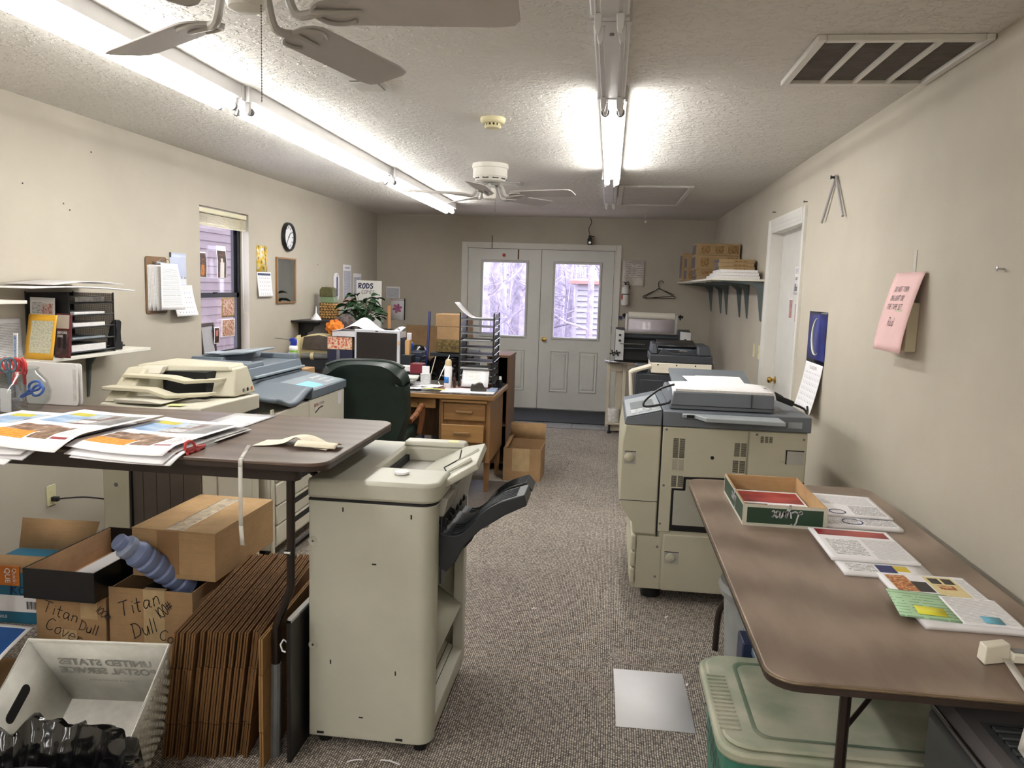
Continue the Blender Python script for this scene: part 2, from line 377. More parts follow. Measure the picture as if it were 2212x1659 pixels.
# entrance frame
e = struct(bpy.data.objects.new('trim_1', None)); C.objects.link(e)
tw = 0.062
MB().prism([(BX0 - tw, YB), (BX0 - tw, YB - .018), (BX0 - tw + .02, YB - .018), (BX0 - .012, YB - .009), (BX0, YB - .009), (BX0, YB)], 'z', 0, BZ + tw).build('casing_side', M_TRIM, e, bevel=0.002)
MB().prism([(BX1 + tw, YB), (BX1 + tw, YB - .018), (BX1 + tw - .02, YB - .018), (BX1 + .012, YB - .009), (BX1, YB - .009), (BX1, YB)], 'z', 0, BZ + tw).build('casing_side', M_TRIM, e, bevel=0.002)
MB().prism([(YB, BZ + tw), (YB - .018, BZ + tw), (YB - .018, BZ + tw - .02), (YB - .009, BZ + .012), (YB - .009, BZ), (YB, BZ)], 'x', BX0, BX1).build('casing_head', M_TRIM, e, bevel=0.002)
MB().box(BX0, BX0 + .018, YB - .009, YB + T, 0, BZ).box(BX1 - .018, BX1, YB - .009, YB + T, 0, BZ).box(BX0, BX1, YB - .009, YB + T, BZ - .012, BZ).build('jamb', M_TRIM, e)
MB().box(BX0, BX1, YB + .046, YB + T, 0, 0.012).build('threshold', M_CHROME, e)
MB().box(BX0 + .018, BX0 + .03, YB + .046, YB + .07, 0, BZ).box(BX1 - .03, BX1 - .018, YB + .046, YB + .07, 0, BZ).box(BX0, BX1, YB + .046, YB + .07, BZ - .03, BZ).box(2.115, 2.15, YB + .046, YB + .07, 0, BZ).build('weather_strip', M_DARK, e)
for a in ((BX0 + .017, BX0 + .022, .014, 2.036), (BX1 - .022, BX1 - .017, .014, 2.036), (2.1165, 2.1205, .014, 2.036), (2.1445, 2.1485, .014, 2.036)): MB().box(a[0], a[1], YB - .0012, YB + .002, a[2], a[3]).build('door_gap', M_DARK, e)
MB().box(BX0 + .02, BX1 - .02, YB - .0012, YB + .002, 2.0335, 2.038).build('door_gap', M_DARK, e)
M_BEAD = mat('glazing_bead_plastic', (206, 206, 204), 0.45, var=0.02)
def entrance_door(n, x0, x1, gx0, gx1, gz0, gz1, right):
    e = struct(bpy.data.objects.new('door_%d' % n, None)); C.objects.link(e); e.location = ((x0 + x1) / 2, YB, 0)
    T0 = Matrix.Translation((-(x0 + x1) / 2, -YB, 0)); y0, y1 = YB + 0.0, YB + .044; zb, zt = 0.014, 2.035
    mb = MB(); mb.M = T0
    mb.box(x0, gx0, y0, y1, zb, zt).box(gx1, x1, y0, y1, zb, zt).box(gx0, gx1, y0, y1, zb, gz0).box(gx0, gx1, y0, y1, gz1, zt)
    mb.build('slab', M_DOOR, e)
    # raised plastic frame around the light
    o, i = 0.035, 0.004
    for a in (0, 1, 2, 3):
        b = MB(); b.M = T0
        pr = [(0, 0), (-.012, .006), (-.014, .024), (-.006, .034), (0, .036)]
        if a < 2:
            X = gx0 if a == 0 else gx1; sg = -1 if a == 0 else 1
            b.prism([(X + sg * (q - .004), y0 + p) for p, q in pr], 'z', gz0 - .03, gz1 + .03)
        else:
            Z = gz0 if a == 2 else gz1; sg = -1 if a == 2 else 1
            b.prism([(y0 + p, Z + sg * (q - .004)) for p, q in pr], 'x', gx0 - .03, gx1 + .03)
        b.build('glazing_bead', M_BEAD, e)
    b = MB(); b.M = T0; b.box(gx0, gx1, y0 + .018, y0 + .024, gz0, gz1).build('glass_pane', M_GLASS, e)
    # two raised lower panels
    cw = 0.235
    for cx in ((x0 + x1) / 2 - .185, (x0 + x1) / 2 + .185):
        z0, z1 = 0.235, 0.765
        for k, (d0, d1, dep0, dep1) in enumerate(((0, .018, -.008, -.002), (.018, .04, -.002, -.002), (.04, .06, -.002, -.009))):
            pass
        b = MB(); b.M = T0
        R4 = lambda d: [(cx - cw / 2 + d, z0 + d), (cx + cw / 2 - d, z0 + d), (cx + cw / 2 - d, z1 - d), (cx - cw / 2 + d, z1 - d)]
        vs = []
        for d, dep in ((0, 0), (.008, -.015), (.018, -.004), (.030, -.002), (.046, -.016)): vs += [(p[0], y0 + dep, p[1]) for p in R4(d)]
        fs = []
        for r in range(4):
            for k in range(4): fs.append((r * 4 + k, r * 4 + (k + 1) % 4, r * 4 + 4 + (k + 1) % 4, r * 4 + 4 + k))
        fs.append((16, 17, 18, 19)); b._add(vs, fs); b.build('raised_panel', M_DOOR, e, ang=10)
    hx = x1 + .001 if right else x0 - .001
    for hz in (0.25, 1.05, 1.82):
        b = MB(); b.M = T0; b.cyl((hx, y0 - .004, hz - .05), .006, .1, 8).build('hinge', M_CHROME, e)
    if right:
        b = MB(); b.M = T0; b.lathe([(0.0, -.062), (.018, -.06), (.027, -.048), (.026, -.036), (.012, -.026), (.011, -.008), (.031, -.006), (.032, 0)], (x0 + .07, y0, .905), 20, 'y').build('door_knob', M_BRASS, e)
        b = MB(); b.M = T0; b.box(x0 - .02, x0 + .004, y0 - .008, y0 + .0, zb, zt).build('astragal', M_DOOR, e, bevel=0.002)
    else:
        b = MB(); b.M = T0; b.box(x1 - .012, x1 + .0, y0 - .004, y0, zb, zt).build('edge_strip', M_DOOR, e)
        b = MB(); b.M = T0; b.box(1.84, 1.857, y0 - .002, y0, 1.905, 2.03).build('hook_stain', mat('rust_streak', (96, 62, 44), 0.8, var=0.4, vscale=60), e)
        b = MB(); b.M = T0; b.lathe([(0, -.0015), (.022, -.001), (.022, 0)], (1.665, y0, 1.955), 10, 'y').build('sticker_mark', mat('red_mark', (176, 62, 66), 0.7, var=0.2, vscale=50), e)
    return e
entrance_door(1, 1.206, 2.128, 1.405, 1.955, .94, 1.865, False)
entrance_door(2, 2.140, 3.059, 2.327, 2.882, .94, 1.865, True)
# side door in the right wall
e = struct(bpy.data.objects.new('trim_2', None)); C.objects.link(e)
cw = 0.085
prof = [(0, 0), (-.018, 0), (-.020, .012), (-.016, .03), (-.014, .05), (-.010, .055), (-.010, .07), (-.006, cw), (0, cw)]
MB().prism([(RW + a, DY1 + cw - b) for a, b in prof], 'z', 0, 2.05 + cw).build('casing_side', M_TRIM, e)
MB().prism([(RW + a, DY0 - cw + b) for a, b in prof], 'z', 0, 2.05 + cw).build('casing_side', M_TRIM, e)
MB().prism([(RW + a, 2.05 + cw - b) for a, b in prof], 'y', DY0, DY1).build('casing_head', M_TRIM, e)
MB().box(RW - .006, RW + .16, DY1 - .018, DY1, 0, 2.05).box(RW - .006, RW + .16, DY0, DY0 + .018, 0, 2.05).box(RW - .006, RW + .16, DY0, DY1, 2.032, 2.05).box(RW + .07, RW + .082, DY0, DY1, 2.02, 2.05).build('jamb', M_TRIM, e)
e = struct(bpy.data.objects.new('door_3', None)); C.objects.link(e); e.location = (RW + .1, 5.925, 0)
MB().box(-.018, .026, -.482, .482, .01, 2.028).build('slab', mat('side_door_paint', (216, 214, 208), 0.45, var=0.02), e)
MB().lathe([(0, -.062), (.018, -.06), (.026, -.048), (.025, -.036), (.012, -.026), (.011, -.008), (.03, -.006), (.031, 0)], (-.018, .41, .885), 20, 'x').build('door_knob', M_BRASS, e)
# window
e = struct(bpy.data.objects.new('window_1', None)); C.objects.link(e); e.location = (-.1, (WY0 + WY1) / 2, WZ0)
TW = Matrix.Translation((.1, -(WY0 + WY1) / 2, -WZ0))
def wbox(name, m, x0, x1, y0, y1, z0, z1, bev=0.002):
    b = MB(); b.M = TW; b.box(x0, x1, y0, y1, z0, z1); return b.build(name, m, e, bevel=bev)
wbox('frame_jamb', M_BLACKM, -.13, -.075, WY0, WY0 + .03, WZ0, WZ1); wbox('frame_jamb', M_BLACKM, -.13, -.075, WY1 - .03, WY1, WZ0, WZ1)
wbox('frame_head', M_BLACKM, -.13, -.075, WY0 + .03, WY1 - .03, WZ1 - .03, WZ1); wbox('frame_foot', M_BLACKM, -.13, -.075, WY0 + .03, WY1 - .03, WZ0, WZ0 + .03)
M_SASH = mat('dark_sash', (40, 38, 42), 0.4, 0.3, var=0.05)
zm = 1.395
for nm, a, b, x0 in (('upper_sash', zm, WZ1 - .03, -.125), ('lower_sash', WZ0 + .03, zm + .04, -.1)):
    q = MB(); q.M = TW; s_ = .04
    q.box(x0, x0 + .025, WY0 + .03, WY0 + .03 + s_, a, b).box(x0, x0 + .025, WY1 - .03 - s_, WY1 - .03, a, b).box(x0, x0 + .025, WY0 + .03, WY1 - .03, a, a + s_).box(x0, x0 + .025, WY0 + .03, WY1 - .03, b - s_, b)
    sa = q.build(nm, M_SASH, e, bevel=0.002)
    q = MB(); q.M = TW; q.box(x0 + .009, x0 + .014, WY0 + .07, WY1 - .07, a + s_, b - s_).build('pane', M_GLASS, sa)
q = MB(); q.M = TW; q.box(-.082, -.07, 5.83, 5.89, zm + .03, zm + .045).build('sash_lock', M_BLACKM, e, bevel=0.002)
wbox('reveal', M_TRIM, -.074, 0, WY0, WY1, WZ0 - .001, WZ0 + .012)
# ================================================================ ceiling fixtures
M_FIX = mat('white_fixture_enamel', (216, 214, 214), 0.35, 0.0, var=0.02)
def m_tube(p):
    m, nt, b = nodes('lit_tube_%d' % int(p * 10)); b.inputs['Base Color'].default_value = (1, 1, 1, 1)
    b.inputs['Emission Color'].default_value = (1.0, 0.995, 0.96, 1); b.inputs['Emission Strength'].default_value = p; return m
M_LIT = m_tube(TUBE_POWER)
M_SOCK = mat('grey_lampholder', (120, 120, 122), 0.5, var=0.03)
def strip(x, y0, L, lit, label, group):
    z = CH
    t = thing('strip_light', label, 'light fixture', (x, y0 + L / 2, z), 0, group); h = L / 2
    MB().prism([(-.059, 0), (-.059, -.058), (-.054, -.062), (-.030, -.062), (-.026, -.066), (.026, -.066), (.030, -.062), (.054, -.062), (.059, -.058), (.059, 0)], 'y', -h + .002, h - .002).build('channel', M_FIX, t)
    for s in (-1, 1):
        MB().tube([(s * .042, -h + .02, -.063), (s * .042, h - .02, -.063)], .003, 6).build('channel_lip', M_FIX, t)
    for s in (-1, 1):
        MB().box(-.061, .061, s * h - .03 if s > 0 else -h, s * h if s > 0 else -h + .03, -.069, 0).build('end_plate', M_FIX, t)
    for s in (-1, 1):
        for k in (-1, 1):
            y = k * (h - .045)
            q = MB().prism([(s * .034 - .013, -.062), (s * .034 + .013, -.062), (s * .034 + .011, -.104), (s * .034 + .006, -.12), (s * .034 - .006, -.12), (s * .034 - .011, -.104)], 'y', y - .012, y + .012)
            q.build('lampholder', M_FIX if lit else M_FIX, t, bevel=0.003)
            if lit:
                q = MB().cyl((s * .034, y - .03 if k > 0 else y + .012, -.102), .0195, .018, 14, 'y').build('tube_cap', M_SOCK, t)
        if lit: MB().cyl((s * .034, -h + .07, -.102), .0185, L - .14, 14, 'y').build('tube', M_LIT, t)
    MB().cyl((0, -h + .12, -.072), .008, .006, 8).build('screw', M_SOCK, t)
    return t
GL = 'lit strip lights in the long run beside the clock wall'
strip(1.175, -3.735, 2.435, True, 'added unseen twin-tube fill light second from the rear wall in the long run', GL)  # unseen strip, added to raise the ambient light from the rear
strip(1.16, -6.18, 2.435, True, 'added unseen twin-tube fill light at the rear wall end of the long run', GL)  # rearmost strip is out of view, added as extra ambient fill
strip(1.20, -1.29, 2.435, True, 'lit twin-tube strip light third from the rear wall in the long run', GL)
strip(1.225, 1.155, 2.435, True, 'lit twin-tube strip light above the table of printed sheets', GL)
strip(1.245, 3.595, 2.435, True, 'lit twin-tube strip light between the two ceiling fans, middle of the long run', GL)
strip(1.265, 6.035, 2.435, True, 'lit twin-tube strip light ending near the entrance wall, last of the long run', GL)
GR = 'strip lights in the run over the aisle'
strip(2.96, -5.10, 2.435, True, 'added unseen twin-tube fill light at the rear end of the aisle run', GR)  # added out of view to brighten faces turned towards the rear
strip(2.97, -2.60, 2.435, True, 'lit twin-tube strip light in the rear half of the aisle run', GR)
strip(2.985, 0.10, 2.435, False, 'empty unlit strip fixture over the aisle with a joint plate', GR)
strip(2.992, 2.545, 1.02, False, 'short empty strip fixture between the joint plate and the lit aisle tubes', GR)
strip(3.000, 3.57, 2.435, True, 'lit twin-tube strip light over the aisle beside the smoke detector', GR)
strip(2.985, 6.01, 1.7, False, 'unlit strip fixture over the aisle beside the attic hatch', GR)
# ceiling fans
M_FAN = mat('white_fan_plastic', (226, 222, 212), 0.4, var=0.02)
M_BLADE = mat('white_fan_blade', (186, 180, 176), 0.45, var=0.03, vscale=3)
M_IRON = mat('fan_iron_grey', (176, 172, 166), .4, var=.03)
M_CHAINM = mat('bead_chain', (90, 84, 76), 0.35, 0.8, var=0.05)
def ceiling_fan(x, y, zb, phase, label, chain, zs=1.0, rs_=1.0):
    t = thing('ceiling_fan', label, 'ceiling fan', (x, y, CH), 0, 'ceiling fans')
    d = zb - CH; ZS = Matrix.Diagonal((1, 1, zs, 1))
    def L(prof, **k): q = MB(); q.M = ZS; return q.lathe(prof, **k)
    L([(.131, 0), (.134, -.012), (.134, -.03), (.126, -.036), (.126, -.085), (.128, -.092), (.12, -.105), (.108, -.122), (.07, -.134), (.03, -.136)], n=32).build('housing', M_FAN, t)
    h = t.children[0]
    for k in range(10):
        a = rad(36 * k + 10); q = MB(); q.M = ZS @ Matrix.Rotation(a, 4, 'Z'); q.box(.1145, .119, -.022, .022, -.112, -.104).build('vent_slot', M_DARK, h)
    L([(.05, -.136), (.075, -.14), (.08, -.155), (.06, -.165), (.04, -.17)], n=24).build('motor_plate', M_CHROME, t)
    L([(.035, -.165), (.047, -.175), (.05, -.19), (.05, -.235), (.044, -.248), (.03, -.256), (0, -.258)], n=24).build('switch_cup', M_FAN, t)
    for k in range(5):
        a = rad(phase + 72 * k); q = MB(); q.M = Matrix.Rotation(a, 4, 'Z') @ Matrix.Translation((0, 0, d)) @ Matrix.Rotation(rad(-12), 4, 'X') @ Matrix.Scale(rs_, 4)
        o = [(.175, -.030), (.19, -.055), (.215, -.068), (.60, -.075), (.645, -.068), (.66, -.045), (.66, .045), (.645, .068), (.60, .075), (.215, .068), (.19, .055), (.175, .030)]
        q.prism(o, 'z', 0.002, 0.008); bl = q.build('blade', M_BLADE, t, bevel=0.0015)
        q = MB(); q.M = Matrix.Rotation(a, 4, 'Z') @ Matrix.Translation((0, 0, d)) @ Matrix.Rotation(rad(-12), 4, 'X') @ Matrix.Scale(rs_, 4)
        for s_ in (-1, 1): q.tube(bez([(.165, s_ * .006, -.004), (.175, s_ * .030, -.004), (.20, s_ * .050, -.003), (.235, s_ * .052, -.002), (.262, s_ * .040, -.002)], 4), .006, 6)
        q.tube(bez([(.165, 0, -.005), (.22, 0, -.004), (.285, 0, -.002)], 4), .008, 6, rs=[.011, .011, .010, .009, .008, .007, .006, .005, .003])
        ir = q.build('blade_iron', M_IRON, t)
        q = MB(); q.M = Matrix.Rotation(a, 4, 'Z'); zr = -.158 * zs
        q.tube(bez([(.055, 0, zr), (.09, .012, zr - .004), (.125, .012, d - .004), (.175 * rs_, 0, d - .004)], 4), .012, 8); q.build('arm', M_IRON, ir)
    q = MB(); cx, cy = .045, -.01
    n = int(chain / .007)
    q.tube([(cx, cy, -.24 * zs), (cx, cy, -.24 * zs - chain)], .0009, 5)
    for k in range(n): q.lathe([(0, -.0022), (.0019, -.0011), (.0019, .0011), (0, .0022)], (cx, cy, -.245 * zs - k * .007), 6)
    q.build('pull_chain', M_CHAINM, t)
ceiling_fan(2.07, 1.985, 2.226, 2.5, 'white five-blade ceiling fan hanging over the tall sorter and raised table', .24, .845, 1.06)
ceiling_fan(2.11, 5.8, 2.215, -90, 'white five-blade hugger ceiling fan between the desk and the smoke detector', .10)
# return-air grille
t = thing('return_air_grille', 'large white return air grille with four dark filter panels', 'vent', (3.98, 3.2, CH))
GW, GD = .575, .60
for nm, a in (('frame_side', (-GW / 2, -GW / 2 + .03, -GD / 2, GD / 2)), ('frame_side', (GW / 2 - .03, GW / 2, -GD / 2, GD / 2)), ('frame_end', (-GW / 2 + .03, GW / 2 - .03, -GD / 2, -GD / 2 + .03)), ('frame_end', (-GW / 2 + .03, GW / 2 - .03, GD / 2 - .03, GD / 2))):
    MB().box(a[0], a[1], a[2], a[3], -.022, 0).build(nm, M_TRIM, t, bevel=0.004)
def m_filter():
    m, nt, b = nodes('dirty_filter_louvre'); co = _coord(nt)
    wv = nt.nodes.new('ShaderNodeTexWave'); wv.bands_direction = 'Y'; wv.inputs['Scale'].default_value = 38; nt.links.new(co, wv.inputs['Vector'])
    nt.links.new(_ramp(nt, _math(nt, 'ADD', _math(nt, 'MULTIPLY', wv.outputs['Fac'], .5), _math(nt, 'MULTIPLY', _noise(nt, co, 14, 4), .5)), [(0.2, (84, 77, 71)), (0.8, (138, 129, 121))]), b.inputs['Base Color'])
    b.inputs['Roughness'].default_value = .9; _bump(nt, b, wv.outputs['Fac'], .8, .01); return m
M_FILT = m_filter()
pw = (GW - .06) / 4
for k in range(4):
    MB().box(-GW / 2 + .03 + k * pw, -GW / 2 + .03 + (k + 1) * pw, -GD / 2 + .03, GD / 2 - .03, -.006, -.001).build('filter_panel', M_FILT, t)
for k in range(1, 4):
    x = -GW / 2 + .03 + k * pw; MB().box(x - .009, x + .009, -GD / 2 + .03, GD / 2 - .03, -.018, -.004).build('divider_bar', M_TRIM, t)
# supply registers
M_LOUV = mat('register_white', (206, 203, 196), 0.5, var=0.04)
def register(x, y, w_, l_, label):
    t = thing('ceiling_register', label, 'vent', (x, y, CH), 0, 'small ceiling registers')
    MB().box(-w_ / 2, w_ / 2, -l_ / 2, l_ / 2, -.005, 0).build('face_plate', M_LOUV, t, bevel=0.003)
    for s in (-1, 1):
        MB().box(-w_ / 2 + .035, w_ / 2 - .035, s * l_ * .23 - l_ * .19, s * l_ * .23 + l_ * .19, -.0065, -.005).build('opening', M_DARK, t)
        for k in range(9):
            y0 = s * l_ * .23 - l_ * .18 + k * l_ * .04
            MB().prism([(y0, -.006), (y0 + .006, -.014), (y0 + .008, -.014), (y0 + .003, -.006)], 'x', -w_ / 2 + .035, w_ / 2 - .035).build('louvre', M_LOUV, t)
register(1.89, 3.46, .19, .42, 'white ceiling register half hidden by a fan blade')
register(2.02, 6.85, .40, .22, 'white ceiling register just beyond the hugger fan')
# smoke detector
t = thing('smoke_detector', 'round cream smoke detector on the textured ceiling', 'smoke detector', (2.362, 4.243, CH))
M_SMK = mat('yellowed_plastic', (222, 212, 172), 0.45, var=0.03)
MB().lathe([(.066, 0), (.068, -.006), (.066, -.02), (.058, -.028), (.04, -.03)], n=32).build('base', M_SMK, t)
MB().lathe([(.036, -.03), (.036, -.042)], n=24).build('smoke_chamber', M_DARK, t)
for k in range(12):
    q = MB(); q.M = Matrix.Rotation(rad(30 * k), 4, 'Z'); q.box(.034, .042, -.005, .005, -.044, -.028).build('fin', M_SMK, t)
MB().lathe([(.044, -.042), (.046, -.046), (.04, -.054), (0, -.057)], n=28).build('cap', M_SMK, t)
# attic hatch
t = thing('attic_hatch', 'white attic hatch panel with moulded frame and pull cord', 'hatch', (3.37, 7.53, CH))
HX, HY = .63, 1.47
MB().box(-HX / 2 + .05, HX / 2 - .05, -HY / 2 + .05, HY / 2 - .05, -.006, 0).build('panel', mat('hatch_panel_paint', (206, 203, 196), .6, var=.03), t)
for a in ((-HX / 2, -HX / 2 + .045, -HY / 2, HY / 2), (HX / 2 - .045, HX / 2, -HY / 2, HY / 2), (-HX / 2 + .045, HX / 2 - .045, -HY / 2, -HY / 2 + .045), (-HX / 2 + .045, HX / 2 - .045, HY / 2 - .045, HY / 2)):
    MB().box(a[0], a[1], a[2], a[3], -.018, 0).build('moulding', M_TRIM, t, bevel=.006)
MB().tube([(-.02, .65, -.004), (-.02, .65, -.17)], .0012, 5).build('pull_cord', M_TRIM, t)
MB().lathe([(0, -.196), (.009, -.192), (.012, -.183), (.009, -.174), (0, -.17)], (-.02, .65, 0), 12).build('pull_knob', M_TRIM, t)
# ================================================================ shared materials for the furnishings
def m_card(name, c):
    m, nt, b = nodes(name); co = _coord(nt)
    n = _math(nt, 'ADD', _math(nt, 'MULTIPLY', _noise(nt, co, 4, 5, .65), .7), _math(nt, 'MULTIPLY', _noise(nt, _coord(nt, 'Object', (3, 3, 220)), 2.0, 2), .3))
    nt.links.new(_ramp(nt, n, [(.32, tuple(x * .86 for x in c)), (.68, tuple(min(255, x * 1.08) for x in c))]), b.inputs['Base Color'])
    b.inputs['Roughness'].default_value = .8; b.inputs['Specular IOR Level'].default_value = .2; _bump(nt, b, n, .12, .004); MATS[name] = m; return m
M_CARD = m_card('cardboard_tan', (190, 156, 114)); M_CARD2 = m_card('cardboard_brown', (174, 141, 104)); M_CARDIN = m_card('cardboard_inner', (190, 152, 116)); M_CARDDK = m_card('cardboard_dark_edge', (128, 92, 58))
M_TAPE = mat('packing_tape_tan', (190, 164, 124), .3, var=.06, vscale=20, bump=.2, bscale=60)
M_TAPEC = mat('clear_shiny_tape', (206, 190, 168), .18, var=.12, vscale=25, bump=.5, bscale=40)
M_INK = mat('black_marker', (28, 26, 34), .6, var=0)
M_INKB = mat('navy_marker', (26, 26, 84), .6, var=0)
M_PAPER = mat('white_paper', (242, 240, 243), .7, var=.01)
M_PAPERE = mat('paper_edges', (226, 223, 222), .8, var=.05, vscale=90)
M_TXT = mat_text('small_print'); M_TXT2 = mat_text('wide_print', pitch=.011, fill=.3, word=120); M_TXTF = mat_text('form_print', pitch=.008, fill=.18, word=60, thr=.35, ink=(96, 96, 104)); M_TXTB = mat_text('blue_print', (176, 198, 224), (60, 84, 140), .007, .45, 200)
M_LAM = mat_wood('brown_laminate', (84, 68, 59), (104, 87, 76), (2.2, 9, 9), .33, .02)
M_LAM2 = mat_wood('brown_laminate_grain_along', (116, 98, 85), (150, 130, 115), (9, 2.2, 9), .35, .02)
M_EDGE = mat('dark_table_edge', (48, 36, 30), .45, var=.08, vscale=20)
M_LEG = mat('brown_enamel_tube', (44, 33, 28), .35, .2, var=.06)
M_PVC = mat('grey_pipe', (128, 130, 134), .4, .1, var=.06)
M_BLKP = mat('black_plastic', (26, 26, 28), .4, var=.06)
M_PLBEI = mat('beige_machine_plastic', (208, 203, 188), .45, var=.02, vscale=3, bump=.02, bscale=400)
M_PLBEI2 = mat('warm_beige_machine_plastic', (196, 190, 168), .45, var=.02, vscale=3, bump=.02, bscale=400)
M_PLGRY = mat('blue_grey_machine_plastic', (104, 114, 124), .45, var=.03, vscale=3)
M_PLGRY2 = mat('light_blue_grey_plastic', (146, 156, 164), .4, var=.03, vscale=3)
M_PLDK = mat('charcoal_machine_plastic', (48, 52, 58), .42, var=.04)
M_SEAM = mat('panel_seam', (34, 33, 32), .8, var=0)
# ================================================================ the raised folding table by the left wall
def folding_table(name, label, x0, x1, y0, y1, zt, lam, legs, legdir, raised):
    t = thing(name, label, 'table', ((x0 + x1) / 2, (y0 + y1) / 2, 0)); w_, d_ = x1 - x0, y1 - y0
    tp = MB().prism(rrect(w_, d_, .065, 6), 'z', zt - .012, zt).build('table_top', lam, t, bevel=.003)
    MB().prism(rrect(w_ - .002, d_ - .002, .064, 6), 'z', zt - .026, zt - .012).build('edge_band', M_EDGE, t)
    ap = MB()
    if w_ > d_: ap.prism(rrect(w_ - .20, .05, .02, 4, 0, -d_ / 2 + .075), 'z', zt - .07, zt - .026).prism(rrect(w_ - .20, .05, .02, 4, 0, d_ / 2 - .075), 'z', zt - .07, zt - .026)
    else: ap.prism(rrect(.05, d_ - .2, .02, 4, -w_ / 2 + .075), 'z', zt - .045, zt - .026).prism(rrect(.05, d_ - .2, .02, 4, w_ / 2 - .075), 'z', zt - .045, zt - .026)
    ap.build('apron', M_EDGE, t, bevel=.002)
    return t
# left table: top 1.01 m up because its legs stand in pipe extensions
lx0, lx1, ly0, ly1, lz = .38, 2.21, 2.16, 2.94, 1.01
t = folding_table('folding_table', 'raised brown laminate folding table under the large printed sheets', lx0, lx1, ly0, ly1, lz, M_LAM, None, 1, True)
ox, oy = -(lx0 + lx1) / 2, -(ly0 + ly1) / 2
TL = Matrix.Translation((ox, oy, 0))
for lx in (2.055, .54):
    for ly, sy in ((2.29, -1), (2.81, 1)):
        q = MB(); q.M = TL; q.tube([(lx, ly, lz - .03), (lx, ly, .57)] + [(lx - .045 * k / 4, ly + sy * .012 * k / 4, .57 - .13 * k / 4) for k in range(1, 5)] + [(lx - .045, ly + sy * .015, .30)], .0135, 10); q.build('leg', M_LEG, t)
        q = MB(); q.M = TL; q.tube([(lx - .045, ly + sy * .015, .32), (lx - .05, ly + sy * .015, .0)], .0165, 10); q.build('pipe_extension', M_PVC, t)
    q = MB(); q.M = TL; cx = lx - .13 if lx > 1 else lx + .13
    q.tube([(cx, 2.55, lz - .045), (lx - .01, 2.55, .87)], .012, 8); q.build('brace_bar', M_LEG, t)
    for ly in (2.29, 2.81):
        q = MB(); q.M = TL; q.tube([(cx + (lx - cx) * .15, 2.55 + (ly - 2.55) * .1, lz - .05), (cx + (lx - cx) * .6, 2.55 + (ly - 2.55) * .55, .885), (lx, ly, .76)], .0085, 8); q.build('brace_arm', M_LEG, t)
    q = MB(); q.M = TL; q.tube([(lx, 2.29, .70), (lx, 2.81, .70)], .009, 8); q.build('cross_bar', M_LEG, t)
q = MB(); q.M = TL; q.cyl((2.041, 2.275, .69), .008, .02, 8, 'x'); q.build('leg_bolt', M_CHROME, t)
# ---- printed flyer sheets
MP_SKY = mat_photo('flyer_sky_photo', [(.3, (92, 128, 178)), (.5, (150, 178, 210)), (.62, (196, 206, 214)), (.75, (120, 118, 116))], 7, 5)
MP_HOUSE = mat_photo('flyer_house_photo', [(.25, (58, 44, 42)), (.45, (116, 86, 76)), (.6, (150, 146, 146)), (.75, (188, 186, 186))], 14, 6)
MP_ROAD = mat_photo('flyer_road_photo', [(.3, (96, 96, 98)), (.5, (140, 140, 140)), (.7, (184, 184, 184))], 9, 5)
MP_ROOM = mat_photo('flyer_room_photo', [(.25, (56, 40, 34)), (.45, (104, 78, 64)), (.6, (150, 118, 96)), (.78, (214, 200, 186))], 26, 6)
MP_ORNG = mat_text('flyer_orange_panel', (222, 150, 52), (196, 118, 36), .012, .5, 90)
MP_YEL = mat('flyer_yellow_lettering', (190, 180, 62), .6, var=.1, vscale=30)
MP_DKRED = mat('flyer_dark_red_line', (140, 44, 50), .6, var=.05)
FLY = [(.08, .10, .50, .24, 1), (.10, .24, .30, .42, 2), (.30, .24, .52, .44, 2), (.52, .12, .74, .40, 2), (.08, .52, .40, .90, 3), (.10, .78, .34, .88, 7), (.40, .52, .66, .90, 4), (.66, .52, .93, .90, 5), (.40, .72, .56, .88, 3), (.76, .13, .94, .16, 8), (.78, .20, .94, .40, 6), (.42, .56, .62, .66, 6)]
MF = [M_PAPER, MP_ORNG, MP_ROOM, MP_SKY, MP_HOUSE, MP_ROAD, M_TXT, MP_YEL, MP_DKRED]
GS = 'printed flyer sheets piled on the raised table'
def curl(cx, cy, W, H, z, rot, amp, drop, wy=9.0):
    ca, sa = math.cos(rot), math.sin(rot)
    def fn(u, v):
        x, y = u - W / 2, v - H / 2
        zz = z + amp * (max(0, -y / (H / 2) - .35)) ** 2 * 0 + drop * ((x / (W / 2)) ** 2) * .6 + amp * math.sin((y / H + .5) * PI) * .25
        yw = wy + x * sa + y * ca
        if yw < 2.18: zz -= .9 * (2.18 - yw) ** 1.5
        return (cx + x * ca - y * sa, cy + x * sa + y * ca, zz)
    return fn
def flyer(cx, cy, z, rot, lab, W=.33, H=.49, drop=.006, thick=.0006, lay=FLY, mats=MF):
    q = MB().sheet(W, H, lay, curl(0, 0, W, H, 0, rot, .006, drop, cy), 10, 12)
    o = q.build('flyer_sheet', mats, None, solid=thick, loc=(cx, cy, z)); return tag(o, lab, 'paper', GS)
zz = lz + .003
for k in range(5): flyer(1.14 - .016 * k + (.05 if k in (1, 3) else 0), 2.325 + .010 * (k % 3), zz + k * .0068, rad(-9 + 2.6 * k), 'flyer sheet in the thick pile beside the red pouch, edges fanned', drop=.006, thick=.0045)
flyer(1.285, 2.325, zz + .0395, rad(-6), 'flyer sheet face up on the thick pile, touching the other flyers by their long edge', drop=.008, thick=.0012)
for k in range(2): flyer(1.612 - .012 * k, 2.345, zz + .002 + k * .006, rad(-2 - 2 * k), 'flyer sheet lying under the top flyer next to the red-handled scissors', drop=.006, thick=.002)
flyer(1.592, 2.36, zz + .020, rad(-4), 'top flyer sheet with orange panel overhanging the table edge by the scissors', drop=.012, thick=.001)
